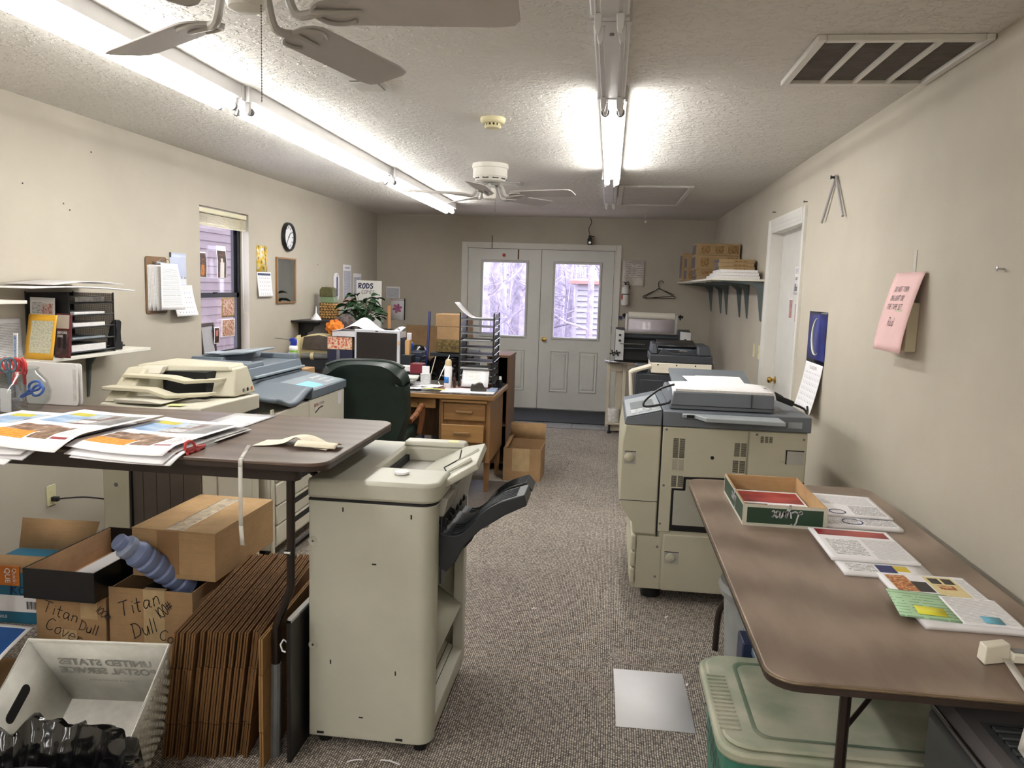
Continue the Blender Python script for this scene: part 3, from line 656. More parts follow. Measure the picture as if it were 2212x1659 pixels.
q = MB().sheet(.17, .31, [], None, 4, 6); o = q.build('cover_sheet', mat('glossy_white_sheet', (232, 232, 236), .16, var=.02), None, solid=.003, loc=(1.555, 2.60, lz + .004), rot=(0, 0, rad(-2))); tag(o, 'glossy blank white sheet sticking out behind the flyers', 'paper')
# ---- scissors
M_STEEL = mat('scissor_steel', (190, 190, 192), .28, .9, var=.05)
M_REDH = mat('red_handle_plastic', (196, 62, 62), .4, var=.05); M_BLUH = mat('blue_handle_plastic', (56, 92, 168), .4, var=.05); M_TEALH = mat('grey_teal_handle_plastic', (92, 118, 132), .4, var=.05)
def scissors(label, hm, loc, rot, group=None, open_=14):
    t = thing('scissors', label, 'scissors', loc, 0, group); t.rotation_euler = rot
    for s in (-1, 1):
        q = MB(); q.M = Matrix.Rotation(rad(s * open_ / 2), 4, 'Y')
        q.prism([(-.008, -.01), (.008, -.01), (.006, -.05), (.001, -.105), (-.004, -.06)], 'y', s * .0005, s * .0025 + .0002); q.build('blade', M_STEEL, t)
        q = MB(); q.M = Matrix.Rotation(rad(s * open_ / 2), 4, 'Y')
        ring = [(-s * .018 + .017 * math.cos(a), 0, .068 + .027 * math.sin(a)) for a in [2 * PI * k / 14 for k in range(14)]]
        q.tube(ring, .0048, 6, True); q.tube([(0, 0, -.006), (-s * .004, 0, .02), (-s * .012, 0, .044)], .006, 6); q.build('handle', hm, t)
    MB().cyl((0, -.004, -.012), .004, .008, 8, 'y').build('pivot', M_STEEL, t)
    return t
bx, by = .805, 2.68
t = thing('fish_bowl', 'round clear glass bowl full of scissors on the raised table', 'bowl', (bx, by, lz))
def m_bowl():
    m, nt, b = nodes('bowl_glass'); nt.nodes.remove(b)
    tr = nt.nodes.new('ShaderNodeBsdfTransparent'); tr.inputs[0].default_value = (.90, .92, .92, 1); g = nt.nodes.new('ShaderNodeBsdfGlossy'); g.inputs['Roughness'].default_value = .03
    mx = nt.nodes.new('ShaderNodeMixShader'); fr = _facing(nt)
    nt.links.new(fr, mx.inputs[0]); nt.links.new(tr.outputs[0], mx.inputs[1]); nt.links.new(g.outputs[0], mx.inputs[2]); nt.links.new(mx.outputs[0], nt.nodes['Material Output'].inputs[0]); return m
M_BOWL = m_bowl()
MB().lathe([(0, .0), (.055, 0), (.08, .012), (.108, .05), (.113, .085), (.102, .125), (.078, .155), (.07, .166), (.076, .174), (.073, .176), (.066, .167), (.074, .154), (.097, .125), (.108, .085), (.103, .052), (.076, .017), (.05, .008), (0, .008)], n=40).build('glass_wall', M_BOWL, t)
GSC = 'scissors standing in the glass bowl'
for k, (dx, dy, hz, rx, ry, rz, hm, lb) in enumerate(((-.01, 0, .118, .15, .25, .2, M_REDH, 'upright red-handled scissors in the middle of the glass bowl'), (-.035, .02, .115, -.1, -.35, .5, M_REDH, 'red-handled scissors leaning outward over the bowl rim'), (.02, .015, .118, .1, .3, -.6, M_REDH, 'red-handled scissors crossing the teal pair in the glass bowl'),
        (-.015, -.02, .12, .2, -.1, 1.0, M_TEALH, 'grey-teal handled scissors in the glass bowl'), (.035, -.02, .07, .1, 1.05, .1, M_BLUH, 'blue-handled scissors lying to the binder side of the glass bowl'), (-.045, -.03, .055, .1, -1.2, .2, M_BLUH, 'blue-handled scissors lying low at the wall side of the glass bowl'))):
    scissors(lb, hm, (bx + dx, by + dy, lz + hz), (rx, ry, rz), GSC)
MB().box(-.02, .02, -.002, .002, 0, .09).build('blade_guard', M_PAPER, None, loc=(bx - .01, by - .05, lz + .012), rot=(.1, .1, .1)); tag(bpy.data.objects['blade_guard'], 'white card sleeve standing in the glass bowl among the scissors', 'card sleeve')
scissors('red-handled scissors poking out from under the flyers on the raised table', M_REDH, (1.772, 2.275, lz + .0085), (rad(90), rad(70), rad(0)), None, 10)
# red pouch and white strip at the frame edge
q = MB(); q.grid(10, 5, lambda u, v: (.22 * u - .11, .05 * v - .025, .004 + .02 * math.sin(PI * v) * (1 - .5 * u) * (.8 + .2 * math.sin(9 * u)))); tag(q.build('red_pouch', mat('red_vinyl', (186, 40, 44), .3, var=.1, vscale=30, bump=.3, bscale=50), None, solid=.004, loc=(.86, 2.50, lz + .013), rot=(0, 0, .5)), 'crumpled red vinyl pouch beside the glass bowl', 'pouch')
q = MB().sheet(.24, .06, [(.05, .2, .95, .7, 1)], None, 2, 2); tag(q.build('lettered_strip', [M_PAPER, mat_text('letter_strip_print', (236, 232, 226), (90, 74, 60), .02, .7, 70)], None, solid=.001, loc=(.86, 2.40, lz + .010), rot=(0, 0, .35)), 'white strip with printed letters under the red pouch', 'strip')
tag(MB().box(-.14, .14, -.09, .09, 0, .006).build('kraft_folder', M_CARD, None, loc=(.95, 2.45, lz + .001), rot=(0, 0, .2)), 'tan kraft folder under the red pouch', 'folder')
# napkin
def nap(u, v):
    x, y = u * .25 - .125, v * .10 - .05
    return (x, y + .03 * math.sin(3 * u), .003 + .020 * max(0, math.sin(PI * (u * 1.5 - .25))) * (.35 + .65 * v) + .012 * math.exp(-((u - .55) / .12) ** 2) * (1 - v) * 2)
M_NAP = mat('cream_napkin', (236, 226, 204), .9, var=.03, bump=.2, bscale=300)
t = tag(MB().grid(22, 8, nap).build('paper_napkin', M_NAP, None, solid=.0012, loc=(2.03, 2.39, lz + .001), rot=(0, 0, rad(-3))), 'folded cream paper napkin at the end of the raised table', 'napkin')
MB().grid(12, 5, lambda u, v: (.02 + .13 * u, -.055 + .075 * v + .02 * u, .006 + .013 * math.sin(PI * min(1, v * 1.2)) + .006 * (1 - u))).build('top_fold', M_NAP, t, solid=.0012)
# tape strip hanging over the table edge
q = MB(); pth = [(1.885, 2.36, lz + .0012), (1.945, 2.19, lz + .0012), (1.955, 2.157, lz + .001), (1.957, 2.152, lz - .02), (1.958, 2.15, lz - .20), (1.962, 2.15, lz - .26)]
for i in range(len(pth) - 1):
    a, b = pth[i], pth[i + 1]; hw = .007; q._add([(a[0] - hw, a[1], a[2]), (a[0] + hw, a[1], a[2]), (b[0] + hw, b[1], b[2]), (b[0] - hw, b[1], b[2])], [(0, 1, 2, 3)])
M_CLR = mat('clear_tape', (232, 228, 220), .15, var=.03, vscale=30, alpha=.6)
tag(q.build('tape_strip', M_CLR, None, solid=.0004), 'strip of clear tape hanging over the raised table edge', 'tape')
# white binder standing at the back of the table
t = thing('white_binder', 'white ring binder standing behind the glass bowl under the shelf', 'binder', (.78, 2.9, lz))
MB().prism(rrect(.23, .17, .012, 3, 0, .087), 'y', -.004, 0).build('cover', mat('white_vinyl', (226, 224, 222), .35, var=.02), t)
MB().prism(rrect(.23, .17, .012, 3, 0, .087), 'y', .022, .026).build('cover', MATS['white_vinyl'], t)
MB().box(-.112, -.106, 0, .022, .006, .168).build('spine', MATS['white_vinyl'], t)
MB().box(.095, .108, -.0055, -.004, .02, .15).build('closure_strip', mat('velcro_strip', (200, 196, 190), .9, var=.06, vscale=60), t)
# ================================================================ cartons under and in front of the table
def wbox6(w, d, h, th=.004):
    pass
t = thing('carton', 'taped brown carton marked Titan Dull Cover with an open black lining inside', 'box', (1.2, 2.61, 0), 0, 'paper cartons under the raised table')
w_, d_, h_ = .335, .49, .38
MB().box(0, w_, 0, .004, 0, h_).build('front_panel', M_CARD2, t); MB().box(0, w_, d_ - .004, d_, 0, h_).build('back_panel', M_CARD2, t)
MB().box(0, .004, .004, d_ - .004, 0, h_ - .008).build('side_panel', M_CARD2, t); MB().box(w_ - .004, w_, .004, d_ - .004, 0, h_ + .002).build('side_panel', M_CARD2, t)
MB().box(.004, w_ - .004, .004, d_ - .004, 0, .004).build('bottom_panel', M_CARD2, t)
MB().box(.02, w_ - .02, .02, d_ - .02, .26, .30).build('black_lining', M_BLKP, t)
MB().box(.14, .225, -.0012, 0, .02, h_ - .002).box(.14, .225, -.0012, .02, h_ - .001, h_ + .001).build('tape', M_TAPE, t)
words(plane_M((0, -.0022, 0), (1, 0, 0), (0, 0, 1)), (('Titan', .05, .265, .055, .0035, 22, .2, .14, 3), ('Dull', .10, .185, .055, .0035, 20, .1, .14, 4), ('100#', .205, .268, .038, .0033, 40, .1, .05, 5), ('Cover', .20, .19, .042, .0032, -14, .05, .14, 6)), M_INK, t)
t = thing('carton', 'closed brown carton marked Titan Dull Cover below the black tray', 'box', (.905, 2.60, 0), 0, 'paper cartons under the raised table')
w_, d_, h_ = .288, .42, .335
MB().box(0, w_, 0, d_, 0, h_).build('body', M_CARD2, t, bevel=.003)
MB().box(.0, w_, 0, d_ * .49, h_, h_ + .004).build('top_flap', M_CARD2, t); MB().box(.0, w_, d_ * .51, d_, h_, h_ + .004).build('top_flap', M_CARD2, t)
MB().box(.185, .255, -.0012, 0, h_ - .085, h_ + .004).box(.185, .255, -.0012, .3, h_ + .004, h_ + .0052).build('tape', M_TAPE, t); MB().box(.10, .165, -.0012, 0, .12, .20).build('tape', M_TAPE, t)
words(plane_M((0, -.0022, 0), (1, 0, 0), (0, 0, 1)), (('Titan', .03, .268, .046, .003, -15, .05, .14, 7), ('Dull', .175, .205, .04, .003, -14, .1, .14, 8), ('100#', .245, .285, .032, .0028, -38, .05, .05, 9), ('Cover', .035, .20, .05, .003, -20, .1, .14, 10)), M_INK, t)
# black shallow tray
t = thing('shallow_box', 'open shallow black box with brown inside and white paper, on a Titan carton', 'box', (.915, 2.53, .345))
w_, d_, h_ = .285, .51, .115
M_BLKC = mat('black_coated_card', (16, 16, 18), .35, var=.08)
for nm, a in (('front_wall', (0, w_, 0, .005)), ('back_wall', (0, w_, d_ - .005, d_)), ('side_wall', (0, .005, .005, d_ - .005)), ('side_wall', (w_ - .005, w_, .005, d_ - .005))):
    MB().box(a[0], a[1], a[2], a[3], 0, h_).build(nm, M_BLKC, t)
MB().box(.005, w_ - .005, .005, d_ - .005, 0, .005).build('bottom', M_CARDIN, t)
MB().box(.005, .008, .005, d_ - .005, .005, h_ - .002).build('inner_lining', M_CARDIN, t)
tag(MB().box(0, .2, 0, .30, 0, .028).build('paper_ream', [M_PAPER], None, bevel=.001, loc=(.985, 2.68, .352)), 'white paper lying inside the shallow black box', 'paper')
# taped brown carton on top
t = thing('carton', 'sealed tan carton with shiny tape lying on the open Titan carton', 'box', (1.228, 2.72, .385), rad(-1), 'paper cartons under the raised table')
w_, d_, h_ = .345, .50, .19
MB().box(0, w_, 0, d_, 0, h_).build('body', M_CARD, t, bevel=.003)
MB().box(0, w_, 0, d_, h_, h_ + .0035).build('top_flaps', M_CARD, t)
MB().grid(10, 30, lambda u, v: (.135 + .075 * u, .002 + .46 * v, h_ + .0045 + .0015 * math.sin(40 * v + 9 * u) * math.sin(7 * v))).build('tape', M_TAPEC, t, solid=.0006)
MB().box(.105, .195, -.001, 0, .02, h_).build('tape', mat('brown_tape', (160, 122, 84), .3, var=.05), t)
# blue toner bottle
t = thing('toner_bottle', 'pale blue ribbed plastic toner bottle leaning out of the open carton', 'bottle', (1.405, 2.79, .335))
M_TON = mat('pale_blue_plastic', (136, 150, 192), .42, var=.03)
ax = Vector((-.15, -.20, .235)).normalized(); u_ = ax.cross(Vector((0, 0, 1))).normalized(); v_ = u_.cross(ax)
TM = Matrix(((u_.x, v_.x, ax.x, 0), (u_.y, v_.y, ax.y, 0), (u_.z, v_.z, ax.z, 0), (0, 0, 0, 1)))
TM = TM @ Matrix.Diagonal((1.2, 1.2, 1.05, 1))
q = MB(); q.M = TM; pr = [(0, -.02), (.036, -.018)]
for k in range(6): pr += [(.038, .0 + k * .042), (.042, .012 + k * .042), (.042, .028 + k * .042), (.037, .036 + k * .042)]
pr += [(.034, .26), (.03, .268)]; q.lathe(pr, n=28); q.build('body', M_TON, t)
q = MB(); q.M = TM; q.lathe([(.034, .262), (.037, .268), (.037, .29), (.028, .296), (.026, .30)], n=28); q.build('collar', mat('pale_blue_collar', (156, 168, 198), .4, var=.02), t)
q = MB(); q.M = TM; q.lathe([(.024, .298), (.0265, .302), (.0265, .322), (.022, .328), (.012, .327), (0, .327)], n=28); q.build('cap', M_TON, t)
# flattened cartons standing in a row
GC = 'flattened cartons standing in a row by the table leg'
def flat_carton():
    q = MB(); L, H = .74, .43
    for s in (0, .0075):
        for z0, z1 in ((0, .118), (.1205, .31), (.3125, H)):
            off = .0012 * (1 if z0 != .1205 else 0)
            q.box(s + off, s + .006 + off * .4, 0, L * .5 - .002, z0, z1).box(s + off, s + .006 + off * .4, L * .5 + .002, L, z0, z1)
    return q
proto = None
for k in range(14):
    x = 1.656 + k * .0195; fx = x; lean = rad(6.5 + RND.uniform(-.12, .12))
    if proto is None:
        proto = flat_carton().build('flattened_carton', [m_card('cardboard_flat', (122, 88, 56))]); o = proto
    else: o = proto.copy(); C.objects.link(o)
    o.location = (x, 2.19 + RND.uniform(-.01, .015) + .004 * k, .001); o.rotation_euler = (0, lean, rad(7.5) + RND.uniform(-.006, .006)); tag(o, 'flattened brown carton standing on edge in a tight row beside the table leg', 'box', GC)
o = flat_carton().build('flattened_carton', m_card('cardboard_flat_light', (160, 122, 78)), None, loc=(1.985, 2.20, .001), rot=(0, 0, rad(4))); tag(o, 'lighter flattened carton standing apart from the row, against the pipe leg', 'box', GC)
# dark board between cartons and sorter
t = thing('dark_panel', 'tall dark board with a wire hook between the cartons and the sorter', 'board', (2.066, 2.24, 0))
MB().box(-.007, .007, 0, .62, 0, .475).build('panel', mat('dark_brown_board', (30, 25, 24), .45, var=.08), t, bevel=.003)
MB().box(-.009, .009, 0, .62, .472, .481).build('metal_edge', M_CHROME, t)
MB().tube([(-.012, .02, .40), (-.022, .015, .41), (-.03, .01, .395), (-.024, .01, .375), (-.014, .012, .37)], .003, 6).build('wire_hook', M_PAPER, t)
# mail tub
t = thing('mail_tub', 'white corrugated plastic mail tub tipped toward the black waste bag', 'tub', (1.50, 2.065, .012)); t.rotation_euler = (rad(33), 0, rad(6))
M_TUB = mat('white_corrugated_plastic', (214, 212, 204), .5, var=.06, vscale=12)
def m_lattice():
    return mat('tub_outer', (206, 204, 196), .5, var=.06)
BW, BD, TW_, TD, HH = .34, .24, .44, .31, .29
bo = [(-BW / 2, 0), (BW / 2, 0), (BW / 2, BD), (-BW / 2, BD)]; to = [(-TW_ / 2, -.035), (TW_ / 2, -.035), (TW_ / 2, TD - .035), (-TW_ / 2, TD - .035)]
for k, nm in enumerate(('near_wall', 'side_wall', 'far_wall', 'side_wall')):
    a, b = bo[k], bo[(k + 1) % 4]; c, d = to[(k + 1) % 4], to[k]
    MB()._add([(a[0], a[1], 0), (b[0], b[1], 0), (c[0], c[1], HH), (d[0], d[1], HH)], [(0, 1, 2, 3)]).build(nm, M_TUB, t, solid=.004)
sw = [c for c in t.children if c.name.startswith('side_wall')][0]
a, b = Vector((bo[1][0], bo[1][1], 0)), Vector((bo[2][0], bo[2][1], 0)); c, d = Vector((to[2][0], to[2][1], HH)), Vector((to[1][0], to[1][1], HH))
q = MB()
for i in range(9):
    for j in range(10):
        u, v = (i + .5 + (.5 if j % 2 else 0)) / 10, (j + .6) / 11
        p = (a * (1 - u) + b * u) * (1 - v) + (d * (1 - u) + c * u) * v; n = ((b - a).cross(d - a)).normalized(); e1 = (b - a).normalized(); e2 = (d - a).normalized()
        q._add([p + n * .001 + e1 * (.010 * math.cos(k * PI / 4)) + e2 * (.012 * math.sin(k * PI / 4)) for k in range(8)] + [p + n * .006 + e1 * (.007 * math.cos(k * PI / 4)) + e2 * (.009 * math.sin(k * PI / 4)) for k in range(8)], [tuple(range(8, 16))] + [(k, (k + 1) % 8, 8 + (k + 1) % 8, 8 + k) for k in range(8)])
o = q.build('lattice_relief', M_TUB, sw); o['kind'] = 'stuff'
MB().box(-BW / 2, BW / 2, 0, BD, 0, .004).build('floor_panel', mat('corrugated_tub_floor', (196, 192, 186), .6, var=.06, vscale=20), t)
q = MB(); q.tube([(p[0] * 1.005, p[1], HH) for p in to], .007, 6, True); q.build('rim', M_TUB, t)
fw = [c for c in t.children if c.name.startswith('far_wall')][0]
dirv = (Vector((to[2][0], to[2][1], HH)) - Vector((to[2][0], bo[2][1], 0))).normalized()
M_FADE = mat('faded_grey_print', (150, 148, 142), .7, var=.1, vscale=30)
for tx_, dz_, sz_, bo_ in (('UNITED STATES', 0, .042, .0012), ('POSTAL SERVICE', -.042, .042, .0012), ('property of postal service', -.078, .014, 0)):
    q = MB(); q.M = plane_M((0, BD + (TD - .035 - BD) * .66 - .009, HH * .66), (1, 0, 0), dirv); text_mb(q, tx_, 0, dz_, sz_, align='CENTER', bold=bo_, mirror=True); q.build('printed_lettering', M_FADE, fw)
MB().prism(rrect(.12, .035, .015, 3, 0, 0), 'x', -.002, .002).build('handle_hole', M_DARK, t, loc=(-(BW / 2 + (TW_ - BW) / 2 * .72) + .005, .11, HH * .72), rot=(0, rad(-10), rad(0)))
# waste bin with black bag
t = thing('waste_bin', 'waste bin lined with a shiny wrinkled black bag', 'waste bin', (1.70, 1.46, 0))
MB().lathe([(.13, 0), (.14, .02), (.17, .33), (.17, .34), (.16, .34), (.13, .03), (0, .03)], n=28).build('bin_body', mat('dark_bin_plastic', (40, 40, 42), .5, var=.05), t)
def m_bag():
    m, nt, b = nodes('black_bag_film'); co = _coord(nt)
    b.inputs['Base Color'].default_value = lin((14, 14, 15)); b.inputs['Roughness'].default_value = .12; b.inputs['Specular IOR Level'].default_value = .8
    _bump(nt, b, _noise(nt, co, 9, 2, .5), .8, .03); return m
q = MB()
def bag(u, v):
    a = 2 * PI * u; w1 = .010 * math.sin(17 * a) + .008 * math.sin(29 * a + 1.3) + .009 * math.sin(11 * a + .7)
    prof = [(.002, .20), (.14, .20), (.19, .27), (.212, .355), (.226, .392), (.246, .388), (.252, .34), (.256, .26), (.258, .18)]
    k = v * (len(prof) - 1); i = min(int(k), len(prof) - 2); f = k - i; r = prof[i][0] * (1 - f) + prof[i + 1][0] * f; z = prof[i][1] * (1 - f) + prof[i + 1][1] * f
    return (1.22 * (r + w1 * (1.2 if v > .5 else .6)) * math.cos(a), 1.22 * (r + w1 * (1.2 if v > .5 else .6)) * math.sin(a), z + .010 * math.sin(13 * a + 2) * (1 - abs(v - .45)) + .006 * math.sin(23 * a))
q.grid(160, 28, bag); q.build('bag_liner', m_bag(), t)
# papers and blue carton at the far left
t = thing('blue_carton', 'blue and white paper carton with open flaps and orange tag by the wall', 'box', (.285, 2.99, 0), rad(3))
w_, d_, h_ = .35, .30, .235
M_BLUEC = mat('teal_blue_print_card', (38, 104, 134), .5, var=.06)
MB().box(0, w_, 0, d_, 0, h_).build('body', M_BLUEC, t, bevel=.003)
MB().box(.02, w_ + .001, -.001, 0, .055, .13).build('white_panel', M_PAPER, t)
q = MB(); q.M = plane_M((0, -.002, 0), (1, 0, 0), (0, 0, 1)); text_mb(q, 'LASER', .25, .15, .03); q.build('printed_lettering', M_PAPER, t); q = MB(); q.M = plane_M((0, -.002, 0), (1, 0, 0), (0, 0, 1)); text_mb(q, '20LB', .12, .025, .018); q.build('weight_lettering', M_PAPER, t)
q = MB(); q.M = plane_M((0, -.003, 0), (1, 0, 0), (0, 0, 1)); ink(q, 'Rods', .175, .135, .055, .0045, rad(3), .1, seed=12); q.build('handwriting', M_INKB, t)
q = MB(); q.M = plane_M((0, -.0025, 0), (1, 0, 0), (0, 0, 1))
for k in range(9): q.box(.25 + k * .006, .25 + k * .006 + (.002 if k % 3 else .004), .07, .105, 0, .0003)
q.build('barcode', M_INK, t)
MB()._add([(0, d_, h_), (w_, d_, h_), (w_ + .02, d_ + .06, h_ + .13), (-.02, d_ + .06, h_ + .13)], [(0, 1, 2, 3)]).build('open_flap', M_CARD2, t, solid=.004)
MB()._add([(0, 0, h_ + .001), (w_, 0, h_ + .001), (w_, .05, h_ + .06), (0, .05, h_ + .06)], [(0, 1, 2, 3)]).build('open_flap', M_CARD2, t, solid=.004)
q = MB().box(.10, .225, -.006, -.002, h_ - .06, h_ + .03); tg = q.build('orange_tag', mat('orange_card', (206, 118, 44), .5, var=.04), t, bevel=.002)
q = MB(); q.M = plane_M((.215, -.0075, h_ + .028), (0, 0, -1), (1, 0, 0)); text_mb(q, 'Quick-', .006, -.02, .026); q.build('printed_lettering', M_PAPER, tg); q = MB(); q.M = plane_M((.215, -.0075, h_ + .028), (0, 0, -1), (1, 0, 0)); text_mb(q, 'QUE', .006, -.055, .034, bold=.0006); q.build('printed_lettering', M_PAPER, tg)
q = MB().sheet(.30, .42, [(.08, .6, .95, .96, 1), (.08, .05, .9, .22, 2), (.3, .5, .6, .62, 3)], lambda u, v: (u, v, .018 * math.sin(v * 7) + .01 * math.sin(u * 9)), 6, 10)
tag(q.build('poster_print', [M_PAPER, mat('royal_blue_print', (36, 84, 150), .4, var=.1), mat('dark_red_print', (120, 26, 30), .4, var=.1), mat('tan_print', (160, 120, 90), .5, var=.1)], None, solid=.001, loc=(.72, 2.06, .125), rot=(rad(18), 0, rad(4))), 'loose poster print with blue and red areas by the mail tub', 'poster')
tag(MB().box(0, .30, 0, .36, 0, .11).build('carton', M_CARD2, None, bevel=.004, loc=(.70, 2.16, 0)), 'low brown carton carrying the loose poster print', 'box', 'paper cartons under the raised table')
# outlet and plug at the left wall
t = thing('wall_outlet', 'cream wall outlet low on the wall with a black plug in it', 'outlet', (0, 3.86, .325))
M_OUTL = mat('ivory_plate', (222, 216, 176), .4, var=.02)
MB().prism(rrect(.07, .115, .006, 3), 'x', 0, .006).build('cover_plate', M_OUTL, t, bevel=.002)
for s in (-.02, .02): MB().prism(rrect(.034, .028, .010, 3, 0, s), 'x', .006, .008).build('socket', M_OUTL, t)
t = thing('power_lead', 'black power plug and cord running from the wall outlet behind the cream machine', 'cord', (0, 3.86, .305))
MB().box(.0085, .045, -.014, .014, -.013, .013).build('plug', M_BLKP, t, bevel=.004)
MB().tube(bez([(.04, 0, 0), (.09, .02, .004), (.16, .10, -.01), (.26, .20, -.06), (.30, .24, -.16), (.28, .22, -.30)], 6), .0045, 8).build('cable', M_BLKP, t)
# ================================================================ cream feeder unit behind the raised table
t = thing('sheet_feeder_unit', 'cream document feeder unit with stacked trays behind the raised table', 'copier', (1.0, 3.5, 0))
TF = Matrix.Translation((-1.0, -3.5, 0))
def pb(name, m, x0, x1, y0, y1, z0, z1, bev=.006, par=None, M=None):
    q = MB(); q.M = M or TF; q.box(x0, x1, y0, y1, z0, z1); return q.build(name, m, par or t, bevel=bev)
def hull(name, m, bot, top, z0, z1, bev=.008, par=None, M=None):
    q = MB(); q.M = M or TF; n = len(bot); z0 = z0 if isinstance(z0, (list, tuple)) else [z0] * n; z1 = z1 if isinstance(z1, (list, tuple)) else [z1] * n
    q._add([(p[0], p[1], a) for p, a in zip(bot, z0)] + [(p[0], p[1], a) for p, a in zip(top, z1)], [tuple(range(n - 1, -1, -1)), tuple(range(n, 2 * n))] + [(i, (i + 1) % n, n + (i + 1) % n, n + i) for i in range(n)])
    return q.build(name, m, par or t, bevel=bev)
pb('cabinet', M_PLBEI2, .77, 1.235, 3.24, 3.80, .06, .86)
pb('corner_post', M_PLBEI2, .77, .895, 3.21, 3.24, .06, .90); pb('dark_back_panel', mat('dark_taupe_panel', (92, 82, 74), .5, var=.05), .905, 1.235, 3.228, 3.24, .06, .88, .002)
for k in range(4): pb('panel_groove', M_SEAM, .955 + k * .065, .957 + k * .065, 3.2265, 3.2285, .1, .86, 0)
pb('corner_edge', M_BLKP, .895, .905, 3.215, 3.24, .06, .88, .002)
pb('front_door', M_PLBEI, 1.235, 1.25, 3.36, 3.70, .08, .83, .004); pb('side_strip', M_PLBEI, 1.235, 1.246, 3.235, 3.352, .08, .83, .004); pb('side_strip', M_PLBEI, 1.235, 1.246, 3.708, 3.79, .08, .83, .004)
MBs = MB(); MBs.M = TF; MBs.cyl((.835, 3.209, .60), .010, .003, 10, 'y'); MBs.build('screw', M_SOCK, t)
for cx_, cy_ in ((.82, 3.29), (1.19, 3.29), (.82, 3.75), (1.19, 3.75)):
    q = MB(); q.M = TF; q.lathe([(.03, 0), (.03, .05), (.02, .06)], (cx_, cy_, 0), 12); q.build('caster', M_BLKP, t)
hull('base_top', M_PLBEI, [(.77, 3.205), (1.0, 3.205), (1.25, 3.205), (1.25, 3.80), (.77, 3.80)], [(.77, 3.205), (1.0, 3.205), (1.25, 3.205), (1.25, 3.80), (.77, 3.80)], .885, [.975, .965, .975, .96, .985])
pb('base_seam', M_SEAM, .772, 1.248, 3.208, 3.798, .868, .885, 0)
# upper housing: two columns, a top bar and the dark throat between them
hull('slanted_column', M_PLBEI2, [(.775, 3.22), (.86, 3.24), (.90, 3.42), (.90, 3.79), (.775, 3.79)], [(.775, 3.41), (.86, 3.42), (.90, 3.46), (.90, 3.79), (.775, 3.79)], .977, 1.115)
hull('control_column', M_PLBEI2, [(1.10, 3.54), (1.225, 3.58), (1.235, 3.79), (1.10, 3.79)], [(1.10, 3.60), (1.195, 3.64), (1.19, 3.79), (1.10, 3.79)], .972, 1.105)
hull('top_bar', M_PLBEI2, [(.80, 3.44), (1.19, 3.62), (1.18, 3.795), (.80, 3.795)], [(.80, 3.45), (1.17, 3.63), (1.165, 3.795), (.80, 3.795)], 1.092, [1.128, 1.118, 1.118, 1.128])
pb('throat', M_DARK, .87, 1.12, 3.50, 3.78, .972, 1.095, 0)
hull('button_panel', M_PLBEI, [(.82, 3.40), (.93, 3.42), (.93, 3.46), (.82, 3.44)], [(.84, 3.43), (.93, 3.45), (.93, 3.50), (.84, 3.48)], 1.09, 1.122, .003)
def tray(z0, z1, y0, x0, nm):
    q = MB(); q.M = TF
    pr = [(x0, y0, z0), (x0 + .20, y0 + .03, z0 - .006), (x0 + .27, y0 + .06, z1 + .004), (1.16, y0 + .20, z1)]
    vs = []
    for p in pr: vs += [(p[0], p[1], p[2]), (p[0], p[1], p[2] - .016), (p[0] + .01, p[1] + .075, p[2] - .016), (p[0] + .01, p[1] + .075, p[2])]
    fs = [(0, 1, 2, 3), (12, 15, 14, 13)]
    for i in range(3):
        a = i * 4; fs += [(a, a + 4, a + 5, a + 1), (a + 1, a + 5, a + 6, a + 2), (a + 2, a + 6, a + 7, a + 3), (a + 3, a + 7, a + 4, a)]
    q._add(vs, fs); return q.build(nm, M_PLBEI2, t, bevel=.003)
tray(1.092, 1.062, 3.33, .80, 'upper_tray'); tray(1.045, 1.005, 3.23, .765, 'middle_tray')
hull('lower_tray', M_PLBEI, [(.84, 3.205), (1.02, 3.21), (1.06, 3.215), (1.06, 3.5), (.84, 3.5)], [(.84, 3.2), (.98, 3.205), (1.06, 3.21), (1.06, 3.5), (.84, 3.5)], .978, [.996, .994, .984, .984, .996], .003)
for gx, gz, gy in ((1.0, 1.068, 3.60), (1.08, 1.005, 3.58)): pb('paper_guide', M_PLBEI2, gx, gx + .04, gy, gy + .04, gz, gz + .04, .004)
q = MB(); q.M = TF; q.lathe([(.012, 0), (.012, .002), (.0, .002)], (1.135, 3.605, 1.05), 14, 'y'); q.build('round_badge', M_SOCK, t, rot=None)
for k, (mm, nm) in enumerate(((M_SOCK, 'button'), (M_PLDK, 'button'), (mat('orange_button', (206, 120, 84), .4, var=0), 'button'))):
    q = MB(); q.M = TF @ Matrix.Translation((1.2335, 3.65 + k * .045, .997)) @ Matrix.Rotation(rad(90), 4, 'Y'); q.lathe([(.009, 0), (.011, .002), (.007, .003), (0, .0028)], n=14); q.build(nm, mm, t)
q = MB(); q.M = TF; q.box(1.08, 1.15, 3.22, 3.27, .9755, .9765); q.build('yellow_label', mat('yellow_label_print', (224, 226, 150), .5, var=.05), t)
